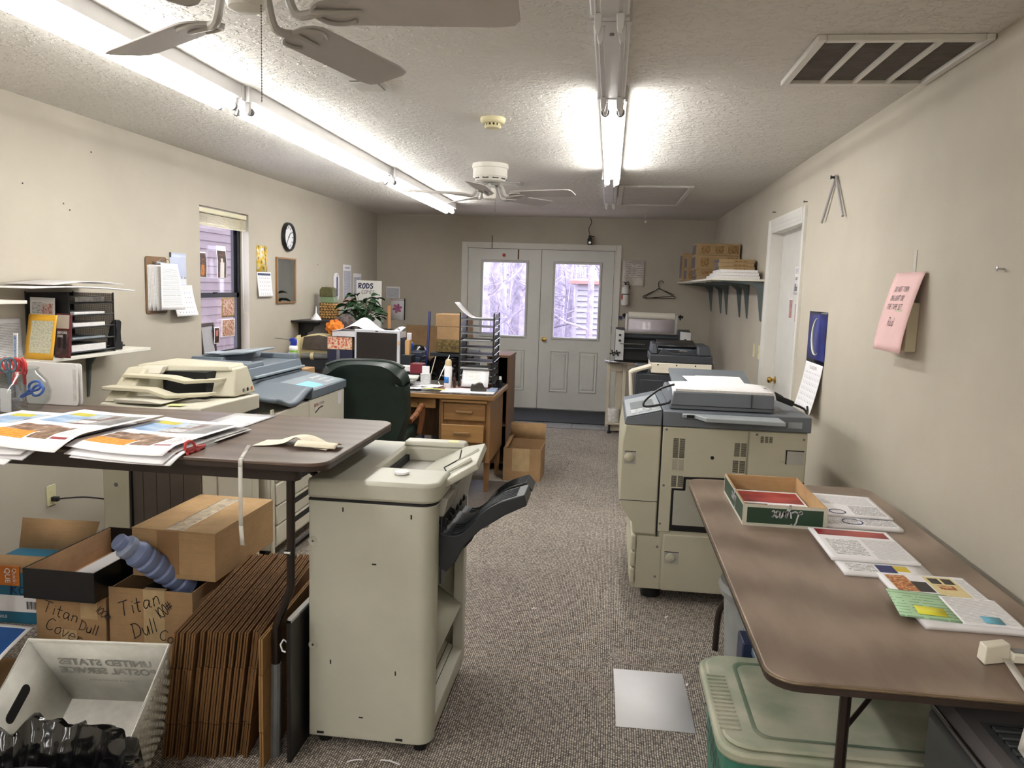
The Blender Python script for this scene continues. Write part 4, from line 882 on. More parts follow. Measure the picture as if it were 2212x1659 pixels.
# ================================================================ grey-topped copier behind it
t = thing('copier', 'beige copier with blue-grey scanner lid and touch screen beside the green chair', 'copier', (.9, 4.4, 0))
TF = Matrix.Translation((-.9, -4.4, 0))
pb('body', M_PLBEI, .48, 1.285, 3.84, 4.96, .10, .84, .01, M=TF)
pb('upper_door', M_PLBEI, 1.285, 1.30, 3.88, 4.345, .47, .845, .006, M=TF); pb('side_door', M_PLBEI, 1.285, 1.30, 4.355, 4.955, .47, .85, .006, M=TF); pb('hinge_strip', M_PLBEI, 1.285, 1.296, 3.84, 3.872, .08, .87, .003, M=TF)
for k, (z0, z1) in enumerate(((.345, .462), (.235, .338), (.125, .228))):
    dr = pb('paper_drawer', M_PLBEI, 1.285, 1.305, 3.88, 4.955, z0, z1, .006, M=TF)
    pb('drawer_pull', M_SEAM, 1.3045, 1.3065, 4.05, 4.8, z1 - .045, z1 - .012, .004, dr, TF)
for yy in (3.95, 4.85):
    for xx in (.56, 1.2):
        q = MB(); q.M = TF; q.lathe([(.035, 0), (.035, .07), (.02, .1)], (xx, yy, 0), 12); q.build('caster', M_BLKP, t)
hull('scanner_base', M_PLGRY, [(.50, 4.20), (1.02, 4.20), (1.02, 4.98), (.50, 4.98)], [(.50, 4.21), (1.0, 4.21), (1.0, 4.98), (.50, 4.98)], .845, .965, .006, M=TF)
hull('control_deck', M_PLGRY, [(1.0, 4.37), (1.31, 4.37), (1.31, 4.97), (1.0, 4.97)], [(1.0, 4.37), (1.31, 4.37), (1.31, 4.97), (1.0, 4.97)], .855, [.955, .905, .905, .955], .004, M=TF)
cm = MB(); cm.M = TF @ plane_M((1.31, 4.38, .9058), (0, 1, 0), (-.31, 0, .05)); cm.box(.01, .58, .01, .22, 0, .002); cp = cm.build('control_panel', M_PLGRY2, t, bevel=.001)
M_LCD = mat('lcd_blue', (110, 180, 232), .25, var=.03, emit=(120, 190, 240), estr=.55)
cm = MB(); cm.M = TF @ plane_M((1.31, 4.38, .9058), (0, 1, 0), (-.31, 0, .05)); cm.box(.05, .24, .03, .13, .002, .003); cm.build('touch_screen', M_LCD, cp)
for i in range(4):
    for j in range(3):
        cm = MB(); cm.M = TF @ plane_M((1.31, 4.38, .9058), (0, 1, 0), (-.31, 0, .05)); cm.box(.34 + i * .042, .368 + i * .042, .04 + j * .05, .066 + j * .05, .002, .005); cm.build('key', mat('key_grey', (196, 200, 204), .4, var=.02), cp)
def dip(u, v):
    y = 3.84 + .54 * u; x = 1.0 + .31 * v
    return (x, y, .935 - .055 * math.sin(PI * min(1, max(0, (u - .1) / .8))) * (.35 + .65 * v) - .03 * v)
q = MB(); q.M = TF; q.grid(14, 8, dip); q.build('catch_tray', M_PLGRY, t, solid=.02)
hull('scanner_lid', M_PLGRY, [(.50, 4.21), (1.005, 4.21), (1.005, 4.98), (.50, 4.98)], [(.53, 4.22), (.985, 4.22), (.985, 4.98), (.53, 4.98)], .97, 1.035, .006, M=TF)
pb('lid_handle', M_PLGRY2, 1.0, 1.02, 4.25, 4.98, .975, .99, .004, M=TF)
hull('feeder_front_bar', M_PLGRY, [(.50, 4.22), (.93, 4.22), (.93, 4.40), (.50, 4.40)], [(.54, 4.24), (.92, 4.24), (.92, 4.40), (.54, 4.40)], 1.035, 1.062, .004, M=TF)
hull('feeder_body', M_PLGRY, [(.52, 4.40), (.74, 4.40), (.74, 4.98), (.52, 4.98)], [(.53, 4.42), (.72, 4.42), (.72, 4.98), (.53, 4.98)], 1.035, 1.075, .006, M=TF)
hull('feeder_end_block', M_PLGRY, [(.93, 4.22), (.98, 4.22), (.98, 4.44), (.93, 4.44)], [(.93, 4.23), (.975, 4.23), (.975, 4.44), (.93, 4.44)], 1.035, 1.06, .004, M=TF)
hull('feeder_end_block', M_PLGRY, [(.74, 4.90), (.98, 4.90), (.98, 4.98), (.74, 4.98)], [(.74, 4.91), (.975, 4.91), (.975, 4.98), (.74, 4.98)], 1.035, 1.065, .004, M=TF)
q = MB(); q.M = TF; q.grid(8, 4, lambda u, v: (.58 + .26 * u, 4.45 + .44 * v, 1.082 + .028 * u)); q.build('feeder_tray', M_PLGRY2, t, solid=.014)
pb('feeder_keypad', M_PLGRY2, .60, .70, 4.43, 4.60, 1.092, 1.097, .002, M=TF)
q = MB(); q.M = TF @ plane_M((1.3015, 4.42, .80), (0, 1, 0), (0, 0, 1)); text_mb(q, 'IKON', 0, 0, .026, bold=.0006); q.build('brand_lettering', mat('red_brand_print', (150, 50, 50), .5, var=0), t); q = MB(); q.M = TF @ plane_M((1.3015, 4.50, .80), (0, 1, 0), (0, 0, 1)); text_mb(q, 'CPP500', 0, 0, .026); q.build('model_lettering', M_SOCK, t)
q = MB(); q.M = TF; q.tube([(1.3015, 4.44, .765), (1.3015, 4.50, .785), (1.3015, 4.56, .788)], .0035, 6); q.build('brand_swoosh', M_INK, t)
pb('inspection_label', mat('white_sticker', (222, 218, 222), .5, var=.03), 1.30, 1.3012, 4.83, 4.90, .76, .84, 0, M=TF)
# air duster
t = thing('air_duster', 'air duster can with blue trigger and green label behind the scanner', 'spray can', (.635, 5.70, .885))
M_DUST = mat('green_label_can', (128, 178, 70), .35, var=.04)
MB().lathe([(.032, 0), (.033, .005), (.033, .15)], n=24).build('can', [MATS.get('white_vinyl')], t)
MB().lathe([(.0334, .055), (.0334, .135)], n=24).build('label_band', M_DUST, t); MB().lathe([(.0334, .01), (.0334, .055)], n=24).build('label_band', mat('blue_label', (40, 64, 150), .35, var=.05), t)
MB().lathe([(.033, .15), (.028, .165), (.018, .17)], n=24).build('shoulder', M_PAPER, t)
MB().prism([(-.02, .168), (.02, .168), (.026, .20), (.02, .222), (-.008, .228), (-.028, .218), (-.026, .205), (-.016, .198)], 'y', -.016, .016).build('trigger_head', mat('blue_trigger', (30, 54, 160), .4, var=.03), t, bevel=.004)
MB().tube([(-.02, 0, .214), (-.15, 0, .220)], .0018, 6).build('straw', M_PLDK, t)
q = MB(); q.M = plane_M((-.026, -.0345, .09), (1, 0, 0), (0, 0, 1)); text_mb(q, 'BLOW', 0, .016, .022, bold=.0006); text_mb(q, 'OFF', .004, -.008, .022, bold=.0006); q.build('lettering', M_PAPER, t)
# ================================================================ shelf on the left wall
t = thing('wall_shelf', 'white wall shelf board on grey brackets carrying the paper organizer', 'shelf', (0, 3.7, 1.10))
MB().box(0, .265, -.95, .72, 0, .018).build('board', mat('white_melamine', (226, 222, 212), .5, var=.03), t, bevel=.002)
M_BRK = mat('grey_shelf_bracket', (104, 114, 116), .45, .3, var=.04)
for y in (.50, -.4):
    q = MB(); q.prism([(0, 0), (.20, 0), (.20, -.008), (.06, -.03), (.025, -.08), (.006, -.27), (0, -.27)], 'y', y - .010, y + .010); q.build('bracket', M_BRK, t, bevel=.002)
# mesh organizer
t = thing('paper_organizer', 'black wire mesh organizer with five paper trays on the wall shelf', 'organizer', (.125, 3.915, 1.1185))
def m_mesh():
    m, nt, b = nodes('wire_mesh'); co = _coord(nt); ws = []
    b.inputs['Base Color'].default_value = lin((22, 22, 24)); b.inputs['Roughness'].default_value = .45
    sp = nt.nodes.new('ShaderNodeSeparateXYZ'); nt.links.new(co, sp.inputs[0])
    f = None
    for a, k in ((0, 1), (1, 1), (2, 1)):
        g = _math(nt, 'LESS_THAN', _math(nt, 'FRACT', _math(nt, 'MULTIPLY', sp.outputs[a], 190.0)), .42)
        f = g if f is None else _math(nt, 'MAXIMUM', f, g)
    nt.links.new(f, b.inputs['Alpha']); return m
M_MESH = m_mesh(); M_WIRE = mat('black_wire', (24, 24, 26), .4, .3, var=.04)
MB().box(-.122, .122, -.184, -.182, 0, .325).build('side_mesh', M_MESH, t); MB().box(-.122, .122, .182, .184, 0, .325).build('side_mesh', M_MESH, t); MB().box(-.124, -.122, -.18, .18, 0, .325).build('back_mesh', M_MESH, t)
for x in (-.122, .122):
    for y in (-.183, .183): MB().tube([(x, y, 0), (x, y, .33)], .004, 6).build('upright', M_WIRE, t)
for k in range(5):
    z = .012 + k * .065
    MB().box(-.12, .12, -.18, .18, z, z + .0015).build('tray', M_BLKP, t); MB().tube([(.122, -.183, z + .006), (.122, .183, z + .006)], .0035, 6).build('tray_rail', M_WIRE, t)
GP = 'paper stacks in the organizer trays'
for k, (z, h, lb, mm) in enumerate(((.015, .036, 'thick paper stack in the bottom tray of the mesh organizer', M_PAPERE), (.080, .010, 'thin grey magazine pile in the second tray of the mesh organizer', M_PLGRY2), (.145, .022, 'white paper stack in the third tray of the mesh organizer', M_PAPERE), (.210, .016, 'white envelopes in the fourth tray of the mesh organizer', M_PAPERE), (.275, .030, 'crumpled plastic sleeve in the top tray of the mesh organizer', mat('cloudy_plastic', (150, 146, 140), .3, var=.25, vscale=30, bump=.6, bscale=60)))):
    tag(MB().box(-.10, .105, -.15 + .01 * k, .13, 0, h).build('paper_stack', mm, None, loc=(.125, 3.915, 1.1185 + z + .001), bevel=.001), lb, 'paper', GP)
q = MB(); q.M = Matrix.Identity(4)
def pbd(u, v): return (.33 * v - .01, .80 * u, .012 * math.sin(PI * u) * v - .012 * u * v)
tag(MB().grid(10, 4, pbd).build('poster_board', M_PAPER, None, solid=.006, loc=(.02, 3.36, 1.4705)), 'large white board lying across the top of the mesh organizer', 'board')
q = MB().grid(8, 4, lambda u, v: (.29 * v, (.55 * u), .018 * math.sin(PI * u * .9) + .004)); tag(q.build('foam_board', mat('white_board_grey_under', (214, 210, 210), .6, var=.03), None, solid=.004, loc=(.02, 3.55, 1.484)), 'curled white sheet resting on the large board above the organizer', 'board')
# leaning books and magazines
MP_MAP = mat_photo('road_map_print', [(.30, (190, 186, 160)), (.48, (226, 220, 190)), (.56, (170, 172, 160)), (.64, (232, 226, 200)), (.8, (206, 120, 90))], 60, 8)
q = MB(); q.M = plane_M((.145, 3.53, 1.1195), (1, -.12, 0), (0, .18, 1)); q.sheet(.165, .225, [(.14, .14, .92, .86, 1)], None, 2, 2)
at_ = tag(q.build('road_atlas', [mat('atlas_yellow', (232, 176, 52), .4, var=.05), MP_MAP], None, solid=.008), 'yellow road atlas with a map cover leaning on the shelf', 'book')
q = MB(); q.M = plane_M((.222, 3.645, 1.1195), (1, -.1, 0), (0, .1, 1)); q.sheet(.085, .225, [(.06, .66, .94, .97, 1), (.05, .05, .94, .62, 2), (.2, .22, .4, .5, 3), (.55, .2, .75, .55, 3)], None, 2, 2)
dv = tag(q.build('book', [mat('maroon_cover', (92, 34, 40), .4, var=.08), mat('cover_pale', (196, 186, 176), .5, var=.06), mat_photo('dark_cover_photo', [(.3, (36, 26, 28)), (.55, (80, 60, 60)), (.75, (128, 100, 96))], 20), M_INK], None, solid=.014), 'maroon paperback titled BEFORE DIGI leaning against the organizer', 'book')
q = MB(); q.M = plane_M((.222, 3.6445, 1.1195), (1, -.1, 0), (0, .1, 1)) ; text_mb(q, 'BEFORE', .012, .122, .017, z=.001, bold=.0004); text_mb(q, 'DIGI', .012, .104, .017, z=.001, bold=.0004); q.build('title_lettering', M_PAPER, dv)
q = MB(); q.M = plane_M((.05, 3.70, 1.30), (1, 0, 0), (0, .05, 1)); q.sheet(.14, .12, [(.08, .3, .5, .8, 1), (.5, .3, .92, .75, 2)], None); tag(q.build('product_flyer', [M_PAPER, M_TXT, mat_photo('red_tool_photo', [(.35, (170, 60, 56)), (.5, (224, 222, 220)), (.6, (190, 80, 70)), (.75, (236, 232, 230))], 30)], None, solid=.0015), 'white flyer with red tool pictures on the organizer side', 'flyer')
q = MB(); q.M = plane_M((.225, 3.36, 1.1195), (1, -.4, 0), (0, .05, 1)); q.sheet(.034, .14, [(.15, .08, .85, .92, 1)], None); tag(q.build('pamphlet', [M_PAPER, M_TXTB], None, solid=.004), 'narrow white pamphlet standing by the road atlas', 'pamphlet')
# hole punch and stapler
t = thing('hole_punch', 'black lever hole punch standing upright on the shelf end', 'hole punch', (.20, 4.18, 1.1185), rad(70))
q = MB(); o_ = [(-.03, 0), (.032, 0), (.034, .03), (.026, .05), (.024, .10), (.030, .16), (.02, .172), (-.005, .172), (-.012, .14), (-.006, .11), (-.008, .06), (-.026, .03)]
q.prism(o_, 'y', -.016, .016).build('body', M_BLKP, t, bevel=.004)
MB().prism([(-.055, .03), (-.03, .03), (-.005, .13), (-.012, .17), (-.03, .15), (-.045, .08)], 'y', -.006, .006).build('lever', M_BLKP, t, bevel=.003)
t = thing('stapler', 'flat black stapler lying at the end of the wall shelf', 'stapler', (.10, 4.33, 1.1185), rad(15))
MB().box(-.025, .025, -.08, .08, 0, .012).build('base', M_BLKP, t, bevel=.004); MB().box(-.018, .018, -.075, .07, .014, .03).build('arm', M_BLKP, t, bevel=.006); MB().cyl((0, -.06, .03), .008, .012, 10).build('rivet', M_SOCK, t)
# papers pinned to the left wall and the little shelf
q = MB(); q.M = plane_M((.003, 3.18, .86), (0, 1, 0), (0, 0, 1)); q.sheet(.51, .45, [(.4, .1, .96, .95, 1)], lambda u, v: (u, v, .012 * math.sin(v * 6))); tag(q.build('wall_form', [M_PAPER, M_TXTF], None, solid=.0008), 'printed order form pinned to the wall under the little shelf', 'paper')
tag(MB().box(0, .33, 2.7, 3.34, 1.40, 1.416).build('small_shelf', MATS['white_melamine'], None, bevel=.002), 'white ledge end on the wall above the pinned form', 'shelf')
# clipboard
t = thing('clipboard', 'brown clipboard with a thick pad of curled forms hung on the wall', 'clipboard', (0, 4.92, 1.30))
M_HARD = mat('hardboard', (122, 92, 62), .5, var=.06)
MB().prism(rrect(.245, .378, .02, 4, 0, .189), 'x', .004, .008).build('board', M_HARD, t)
for k in range(7):
    q = MB(); a = .012 + k * .0055
    q.grid(3, 12, lambda u, v, k=k, a=a: (a * (1 - .15 * v) + .0, -.105 + .20 * u + .008 * k, .02 + .012 * (k % 3) + (.30 - .01 * (k % 3)) * v)); q.build('form_sheet', [M_PAPERE], t, solid=.005)
q = MB(); q.sheet(.205, .31, [(.08, .1, .92, .9, 1)], lambda u, v: (.062 + .05 * u / .205 * (1 - v / .31) + .01, -.055 + u, .025 + v), 4, 8); q.build('front_form', [M_PAPER, M_TXTF], t, solid=.0008)
MB().box(.008, .045, -.05, .05, .33, .345).build('clip_bar', M_CHROME, t, bevel=.003); MB().tube([(.03, -.03, .34), (.05, 0, .365), (.03, .03, .34)], .003, 6).build('clip_lever', M_CHROME, t)
MB().tube([(.05 + .018 * math.cos(a), .06, .345 + .018 * math.sin(a)) for a in [2 * PI * k / 14 for k in range(14)]], .0018, 6, True).build('binder_ring', M_BRASS, t)
# wall calendars
def calendar(name, label, o, w_, hp, hc, m1, lay1, tilt, x=0.003):
    t = thing(name, label, 'calendar', (0, o[0], o[1]))
    q = MB(); q.M = plane_M((x, 0, hc), (0, 1, 0), (0, 0, 1)); q.sheet(w_, hp, lay1, lambda u, v: (u, v, .006 * math.sin(u / w_ * 5)), 6, 2); q.build('picture_page', m1, t, solid=.0015)
    q = MB(); q.M = plane_M((x, 0, 0), (0, 1, 0), (0, 0, 1)); q.sheet(w_, hc, [(.05, .86, .95, .95, 2), (.06, .08, .94, .80, 1)], lambda u, v: (u, v, tilt * (1 - v / hc) ** 1.4 + .004 * math.sin(u / w_ * 4)), 6, 8); q.build('month_page', [M_PAPER, M_CALG, M_PAPERE if tilt > .03 else mat('calendar_header_blue', (70, 78, 110), .6, var=.05)], t, solid=.0008)
    return t
def m_calgrid():
    m, nt, b = nodes('calendar_grid'); uv = _coord(nt, 'UV'); sp = nt.nodes.new('ShaderNodeSeparateXYZ'); nt.links.new(uv, sp.inputs[0])
    fx = _math(nt, 'FRACT', _math(nt, 'DIVIDE', sp.outputs[0], .038)); fy = _math(nt, 'FRACT', _math(nt, 'DIVIDE', sp.outputs[1], .034))
    num = _math(nt, 'MULTIPLY', _math(nt, 'MULTIPLY', _math(nt, 'GREATER_THAN', fx, .15), _math(nt, 'LESS_THAN', fx, .38)), _math(nt, 'MULTIPLY', _math(nt, 'GREATER_THAN', fy, .62), _math(nt, 'LESS_THAN', fy, .85)))
    ln = _math(nt, 'MAXIMUM', _math(nt, 'LESS_THAN', fx, .04), _math(nt, 'LESS_THAN', fy, .05))
    nt.links.new(_ramp(nt, _math(nt, 'MAXIMUM', _math(nt, 'MULTIPLY', num, .8), _math(nt, 'MULTIPLY', ln, .35)), [(0, (240, 238, 242)), (1, (90, 92, 100))]), b.inputs['Base Color']); b.inputs['Roughness'].default_value = .7; return m
M_CALG = m_calgrid()
MP_WINTER = mat_photo('winter_sky_print', [(.3, (168, 178, 208)), (.6, (196, 204, 226)), (.8, (214, 220, 236))], 3, 3)
calendar('wall_calendar', 'wall calendar with a pale blue winter barn picture behind the clipboard', (5.09, 1.275), .29, .225, .215, [MP_WINTER, mat('snow_print', (232, 234, 242), .5, var=.03), mat_photo('barn_print', [(.4, (120, 128, 146)), (.6, (206, 212, 224))], 20), M_INK], [(.02, .02, .98, .26, 1), (.12, .18, .40, .42, 2), (.45, .2, .96, .27, 2), (.0, .85, .06, 1, 3)], .05)
MP_DAFF = mat_photo('daffodil_print', [(.28, (50, 60, 54)), (.40, (96, 110, 100)), (.47, (224, 176, 40)), (.56, (240, 208, 80)), (.62, (206, 210, 220)), (.75, (236, 238, 240))], 16, 4)
calendar('wall_calendar', 'wall calendar with yellow daffodil picture between window and mirror', (6.43, 1.40), .29, .225, .215, [MP_DAFF], [], .02)
# clock
t = thing('wall_clock', 'round black-rimmed wall clock above the mirror', 'clock', (0, 7.075, 1.952))
MB().lathe([(0, .004), (.135, .004), (.135, .02), (.128, .036), (.114, .034), (.112, .016)], n=40, ax='x', caps=False).build('rim', M_BLKP, t)
MB().lathe([(.113, .016), (0, .0162)], n=40, ax='x').build('dial', mat('clock_dial', (236, 236, 240), .5, var=.01), t)
for k in range(12):
    a = rad(30 * k); q = MB(); q.M = Matrix.Translation((.017, 0, 0)) @ Matrix.Rotation(-a, 4, 'X'); q.box(0, .0008, -.005, .005, .078, .1).build('hour_mark', M_INK, t)
for a, l_, w_ in ((218, .085, .007), (44, .058, .008)):
    q = MB(); q.M = Matrix.Translation((.019, 0, 0)) @ Matrix.Rotation(-rad(a), 4, 'X'); q.box(0, .001, -w_ / 2, w_ / 2, -.015, l_).build('hand', M_INK, t)
MB().cyl((.018, 0, 0), .007, .004, 10, 'x').build('hub', M_INK, t)
# mirror
t = thing('wall_mirror', 'framed wall mirror with a thin wooden frame below the clock', 'mirror', (0, 7.03, 1.345))
MB().box(.003, .012, -.205, .205, 0, .405).build('glass', mat('mirror_silver', (196, 200, 198), .04, 1.0, var=0), t)
M_MIRF = mat_wood('oak_frame', (130, 94, 56), (168, 128, 84), (20, 20, 3))
for a in ((-.215, -.198, -.008, .413), (.198, .215, -.008, .413)): MB().box(.0, .02, a[0], a[1], a[2], a[3]).build('frame_side', M_MIRF, t, bevel=.002)
for a in (-.008, .398): MB().box(.0, .02, -.198, .198, a, a + .015).build('frame_rail', M_MIRF, t, bevel=.002)
# ================================================================ window dressings
t = thing('window_blind', 'cream mini blind pulled up to the top of the window', 'blind', (-.03, 5.895, 2.07))
M_BLIND = mat('cream_vinyl_slat', (222, 214, 184), .5, var=.03)
MB().box(-.015, .018, -.385, .385, -.035, 0).build('head_rail', M_BLIND, t, bevel=.003)
for k in range(9): MB().prism([(-.016, -.045 - k * .008), (0, -.041 - k * .008), (.016, -.045 - k * .008), (.016, -.047 - k * .008), (0, -.043 - k * .008), (-.016, -.047 - k * .008)], 'y', -.38, .38).build('slat', M_BLIND, t)
MB().box(-.014, .014, -.38, .38, -.13, -.116).build('bottom_rail', M_BLIND, t, bevel=.003)
for y in (-.28, .0, .28): MB().tube([(.019, y, -.03), (.022, y + .01, -.09), (.019, y, -.125)], .0015, 5).build('ladder_cord', M_BLIND, t)
MB().tube(bez([(.022, .30, -.03), (.024, .30, -.5), (.024, .305, -.78), (.03, .33, -.80), (.026, .36, -.83), (.024, .335, -.80)], 5), .0016, 5).build('lift_cord', M_BLIND, t)
GPH = 'snapshots stuck to the window'
MP_WED = mat_photo('portrait_dark_print', [(.3, (30, 20, 18)), (.5, (60, 40, 34)), (.66, (110, 74, 56)), (.8, (160, 110, 84))], 22); M_DRESS = mat('white_dress_print', (232, 226, 220), .5, var=.04); MP_SKIN = mat_photo('crowd_print', [(.28, (52, 44, 36)), (.42, (120, 90, 66)), (.52, (196, 130, 104)), (.62, (220, 196, 176)), (.75, (92, 112, 66))], 45, 6)
def snap(y, z, w_, h_, mats, lay, lb, x=-.071, dy=0.0):
    q = MB(); q.M = plane_M((x, y, z), (0, 1, 0), (0, 0, 1)); q.sheet(w_, h_, lay, lambda u, v: (u, v, .006 * math.sin(v * 18) + dy)); tag(q.build('snapshot', mats, None, solid=.0008), lb, 'photo', GPH)
snap(5.885, 1.545, .155, .26, [M_PAPER, MP_WED, M_DRESS], [(.06, .03, .94, .85, 1), (.3, .03, .72, .5, 2), (.38, .5, .6, .62, 2)], 'tall snapshot of a figure in a white dress on the upper sash')
snap(5.60, 1.545, .12, .20, [M_PAPER, MP_WED, mat('orange_dress_print', (196, 120, 50), .5, var=.2, vscale=30)], [(.06, .05, .94, .95, 1), (.3, .1, .7, .5, 2)], 'snapshot with orange tones beside the white dress snapshot')
snap(5.945, 1.235, .22, .16, [mat('gold_border_print', (150, 124, 84), .5, var=.3, vscale=80), MP_SKIN], [(.08, .1, .92, .9, 1)], 'group snapshot with a gold border on the lower sash')
snap(5.945, 1.075, .22, .145, [M_PAPER, MP_SKIN], [(.04, .05, .96, .95, 1)], 'group snapshot of red and green tones at the bottom of the lower sash')
snap(5.80, 1.03, .085, .135, [M_PAPER, MP_WED, mat('baby_face_print', (206, 130, 110), .5, var=.1)], [(.1, .06, .9, .94, 1), (.3, .45, .7, .8, 2)], 'small snapshot of a baby face beside the leaning picture frame', x=-.062)
t = thing('picture_frame', 'dark empty picture frame leaning on the window sill', 'picture frame', (-.045, 5.70, .913)); t.rotation_euler = (0, rad(-6), rad(10))
MB().box(0, .004, -.14, .14, .02, .27).build('backing', mat('grey_mat_board', (176, 176, 180), .5, var=.03), t)
M_DKF = mat('dark_frame_wood', (64, 50, 50), .4, var=.1, vscale=20)
for a in ((-.16, -.135, 0, .29), (.135, .16, 0, .29)): MB().box(-.004, .014, a[0], a[1], a[2], a[3]).build('frame_side', M_DKF, t, bevel=.003)
for a in (0, .265): MB().box(-.004, .014, -.135, .135, a, a + .025).build('frame_rail', M_DKF, t, bevel=.003)
# neighbour's siding seen through the window
t = thing('neighbour_house', 'mauve lap siding of the building next door with a pale corner post', 'building', (-2.6, 9.5, 0))
M_SID = mat('mauve_siding', (108, 96, 96), .6, var=.04); 
for k in range(26): MB().prism([(0, k * .115), (.022, k * .115), (.006, k * .115 + .118), (0, k * .115 + .118)], 'y', -3.0, 6.0).build('siding_board', M_SID, t)
MB().box(.02, .10, .20, .42, 0, 3.0).build('corner_post', mat('pale_post', (150, 140, 152), .7, var=.08, vscale=30), t)
tag(MB().box(-.05, .10, -.06, .12, 0, .124).build('paper_carton', M_CARD2, None, bevel=.003, loc=(.66, 5.70, .7595)), 'small brown carton under the air duster on the desk', 'box')
# ================================================================ tall sorter in front
t = thing('sorter_unit', 'tall beige sorter unit with black output trays in the aisle', 'sorter', (2.3, 2.67, 0))
TF = Matrix.Translation((-2.3, -2.67, 0))
M_SOR = mat('sorter_beige', (192, 190, 176), .42, var=.025, vscale=4, bump=.03, bscale=300)
M_SORI = mat('sorter_inner_grey', (176, 174, 168), .5, var=.03)
X0, X1, Y0, Y1 = 2.09, 2.505, 2.35, 2.96
def rp(poly, nm, m, z0, z1, bev=.004):
    q = MB(); q.M = TF; q.prism(poly, 'z', z0, z1); return q.build(nm, m, t, bevel=bev)
rc = [(X1 - .05 + .05 * math.sin(rad(a)), Y0 + .05 - .05 * math.cos(rad(a))) for a in range(0, 91, 15)]
rp([(X0, Y0)] + rc + [(X1, Y0 + .075), (X1 - .03, Y0 + .075), (X1 - .04, Y0 + .045), (X0, Y0 + .035)], 'front_panel', M_SOR, .035, .845)
pb('side_panel', M_SOR, X0, X0 + .012, Y0 + .036, Y1, .04, .845, .003); pb('inner_wall', M_SORI, X1 - .13, X1 - .115, Y0 + .05, Y1, .05, .845, .002); pb('back_panel', M_SOR, X0 + .012, X1 - .04, Y1 - .02, Y1, .04, .845, .003)
pb('rear_post', M_SOR, X1 - .04, X1, Y1 - .06, Y1, .04, .85, .004); pb('base_plate', M_SOR, X0 + .01, X1 - .005, Y0 + .04, Y1 - .01, .035, .075, .004)
for k in range(5): pb('guide_rib', M_SORI, X1 - .115, X1 - .095, 2.47 + k * .085, 2.482 + k * .085, .36, .70, .002)
pb('rail', M_SORI, X1 - .09, X1 - .075, 2.44, 2.452, .36, .70, .002); pb('rail', M_SEAM, X1 - .105, X1 - .1, 2.86, 2.89, .36, .72, 0)
q = MB(); q.M = TF; q._add([(X1 - .12, Y0 + .06, .385), (X1 - .005, Y0 + .06, .30), (X1 - .005, Y1 - .06, .30), (X1 - .12, Y1 - .06, .385)], [(0, 1, 2, 3)]); q.build('catch_shelf', M_SOR, t, solid=.02)
hull('lower_bin', M_SOR, [(X1 - .12, Y0 + .06), (X1, Y0 + .06), (X1, Y1 - .06), (X1 - .12, Y1 - .06)], [(X1 - .12, Y0 + .06), (X1, Y0 + .06), (X1, Y1 - .06), (X1 - .12, Y1 - .06)], .075, [.17, .11, .11, .17], .003)
for k in range(5):
    q = MB(); q.M = TF; a = .1 + k * .018; q._add([(X1 - .115 + k * .02, Y0 + .065, .172 - k * .0105), (X1 - .113 + k * .02, Y0 + .065, .171 - k * .0105), (X1 - .113 + k * .02, Y1 - .07, .171 - k * .0105), (X1 - .115 + k * .02, Y1 - .07, .172 - k * .0105)], [(0, 1, 2, 3)]); q.build('step_line', M_SEAM, t, solid=.001)
# top cover with the open recess
rc2 = [(X1 + .01 - .06 + .06 * math.sin(rad(a)), Y0 - .005 + .06 - .06 * math.cos(rad(a))) for a in range(0, 91, 15)]
rp([(X0 - .004, Y0 - .005)] + rc2 + [(X1 + .01, 2.56), (2.26, 2.56), (2.26, 2.93), (X1 - .02, 2.93), (X1 + .0, 2.945), (X1 - .005, 3.01), (X0 - .004, 3.01)], 'top_cover', M_SOR, .852, .918, .012)
rp([(X0, Y0)] + rc + [(X1, Y1), (X0, Y1)], 'cover_seam', M_SEAM, .845, .852, 0)
rp([(2.22, 2.52), (X1 - .01, 2.52), (X1 - .01, 2.95), (2.22, 2.95)], 'recess_floor', M_SORI, .853, .858, 0)
pb('recess_slot', M_DARK, 2.262, 2.275, 2.62, 2.92, .86, .885, 0)
hull('back_ridge', M_SOR, [(2.25, 2.93), (X1 - .01, 2.93), (X1 - .01, 3.012), (2.25, 3.012)], [(2.25, 2.94), (X1 - .02, 2.94), (X1 - .02, 3.008), (2.25, 3.008)], .917, .935, .006)
pb('warning_label', mat('label_yellow_pale', (226, 222, 160), .5, var=.05), 2.42, 2.46, 2.95, 2.99, .935, .936, 0)
# pale exit tray
q = MB(); q.M = TF; q._add([(2.36, 2.57, .866), (2.50, 2.47, .895), (2.61, 2.50, .962), (2.585, 2.84, .962), (2.50, 2.92, .93), (2.38, 2.92, .866)], [(0, 1, 2, 3, 4, 5)]); q.build('exit_tray', M_SOR, t, solid=.022, bevel=.003)
for k in range(2):
    q = MB(); q.M = TF; q.tube([(2.47, 2.56 + k * .16, .893), (2.58, 2.58 + k * .16, .957)], .006, 6, rs=[.003, .009]); q.build('tray_ridge', M_SOR, t)
q = MB(); q.M = TF; q.tube([(2.455, 2.54, .888), (2.50, 2.56, .91), (2.46, 2.70, .893), (2.51, 2.73, .921), (2.485, 2.90, .918)], .0025, 5); q.build('tray_crack', M_SEAM, t)
hull('tray_bracket', M_SORI, [(2.48, 2.60), (2.512, 2.60), (2.512, 2.9), (2.48, 2.9)], [(2.48, 2.56), (2.54, 2.56), (2.54, 2.9), (2.48, 2.9)], .74, .872, .003)
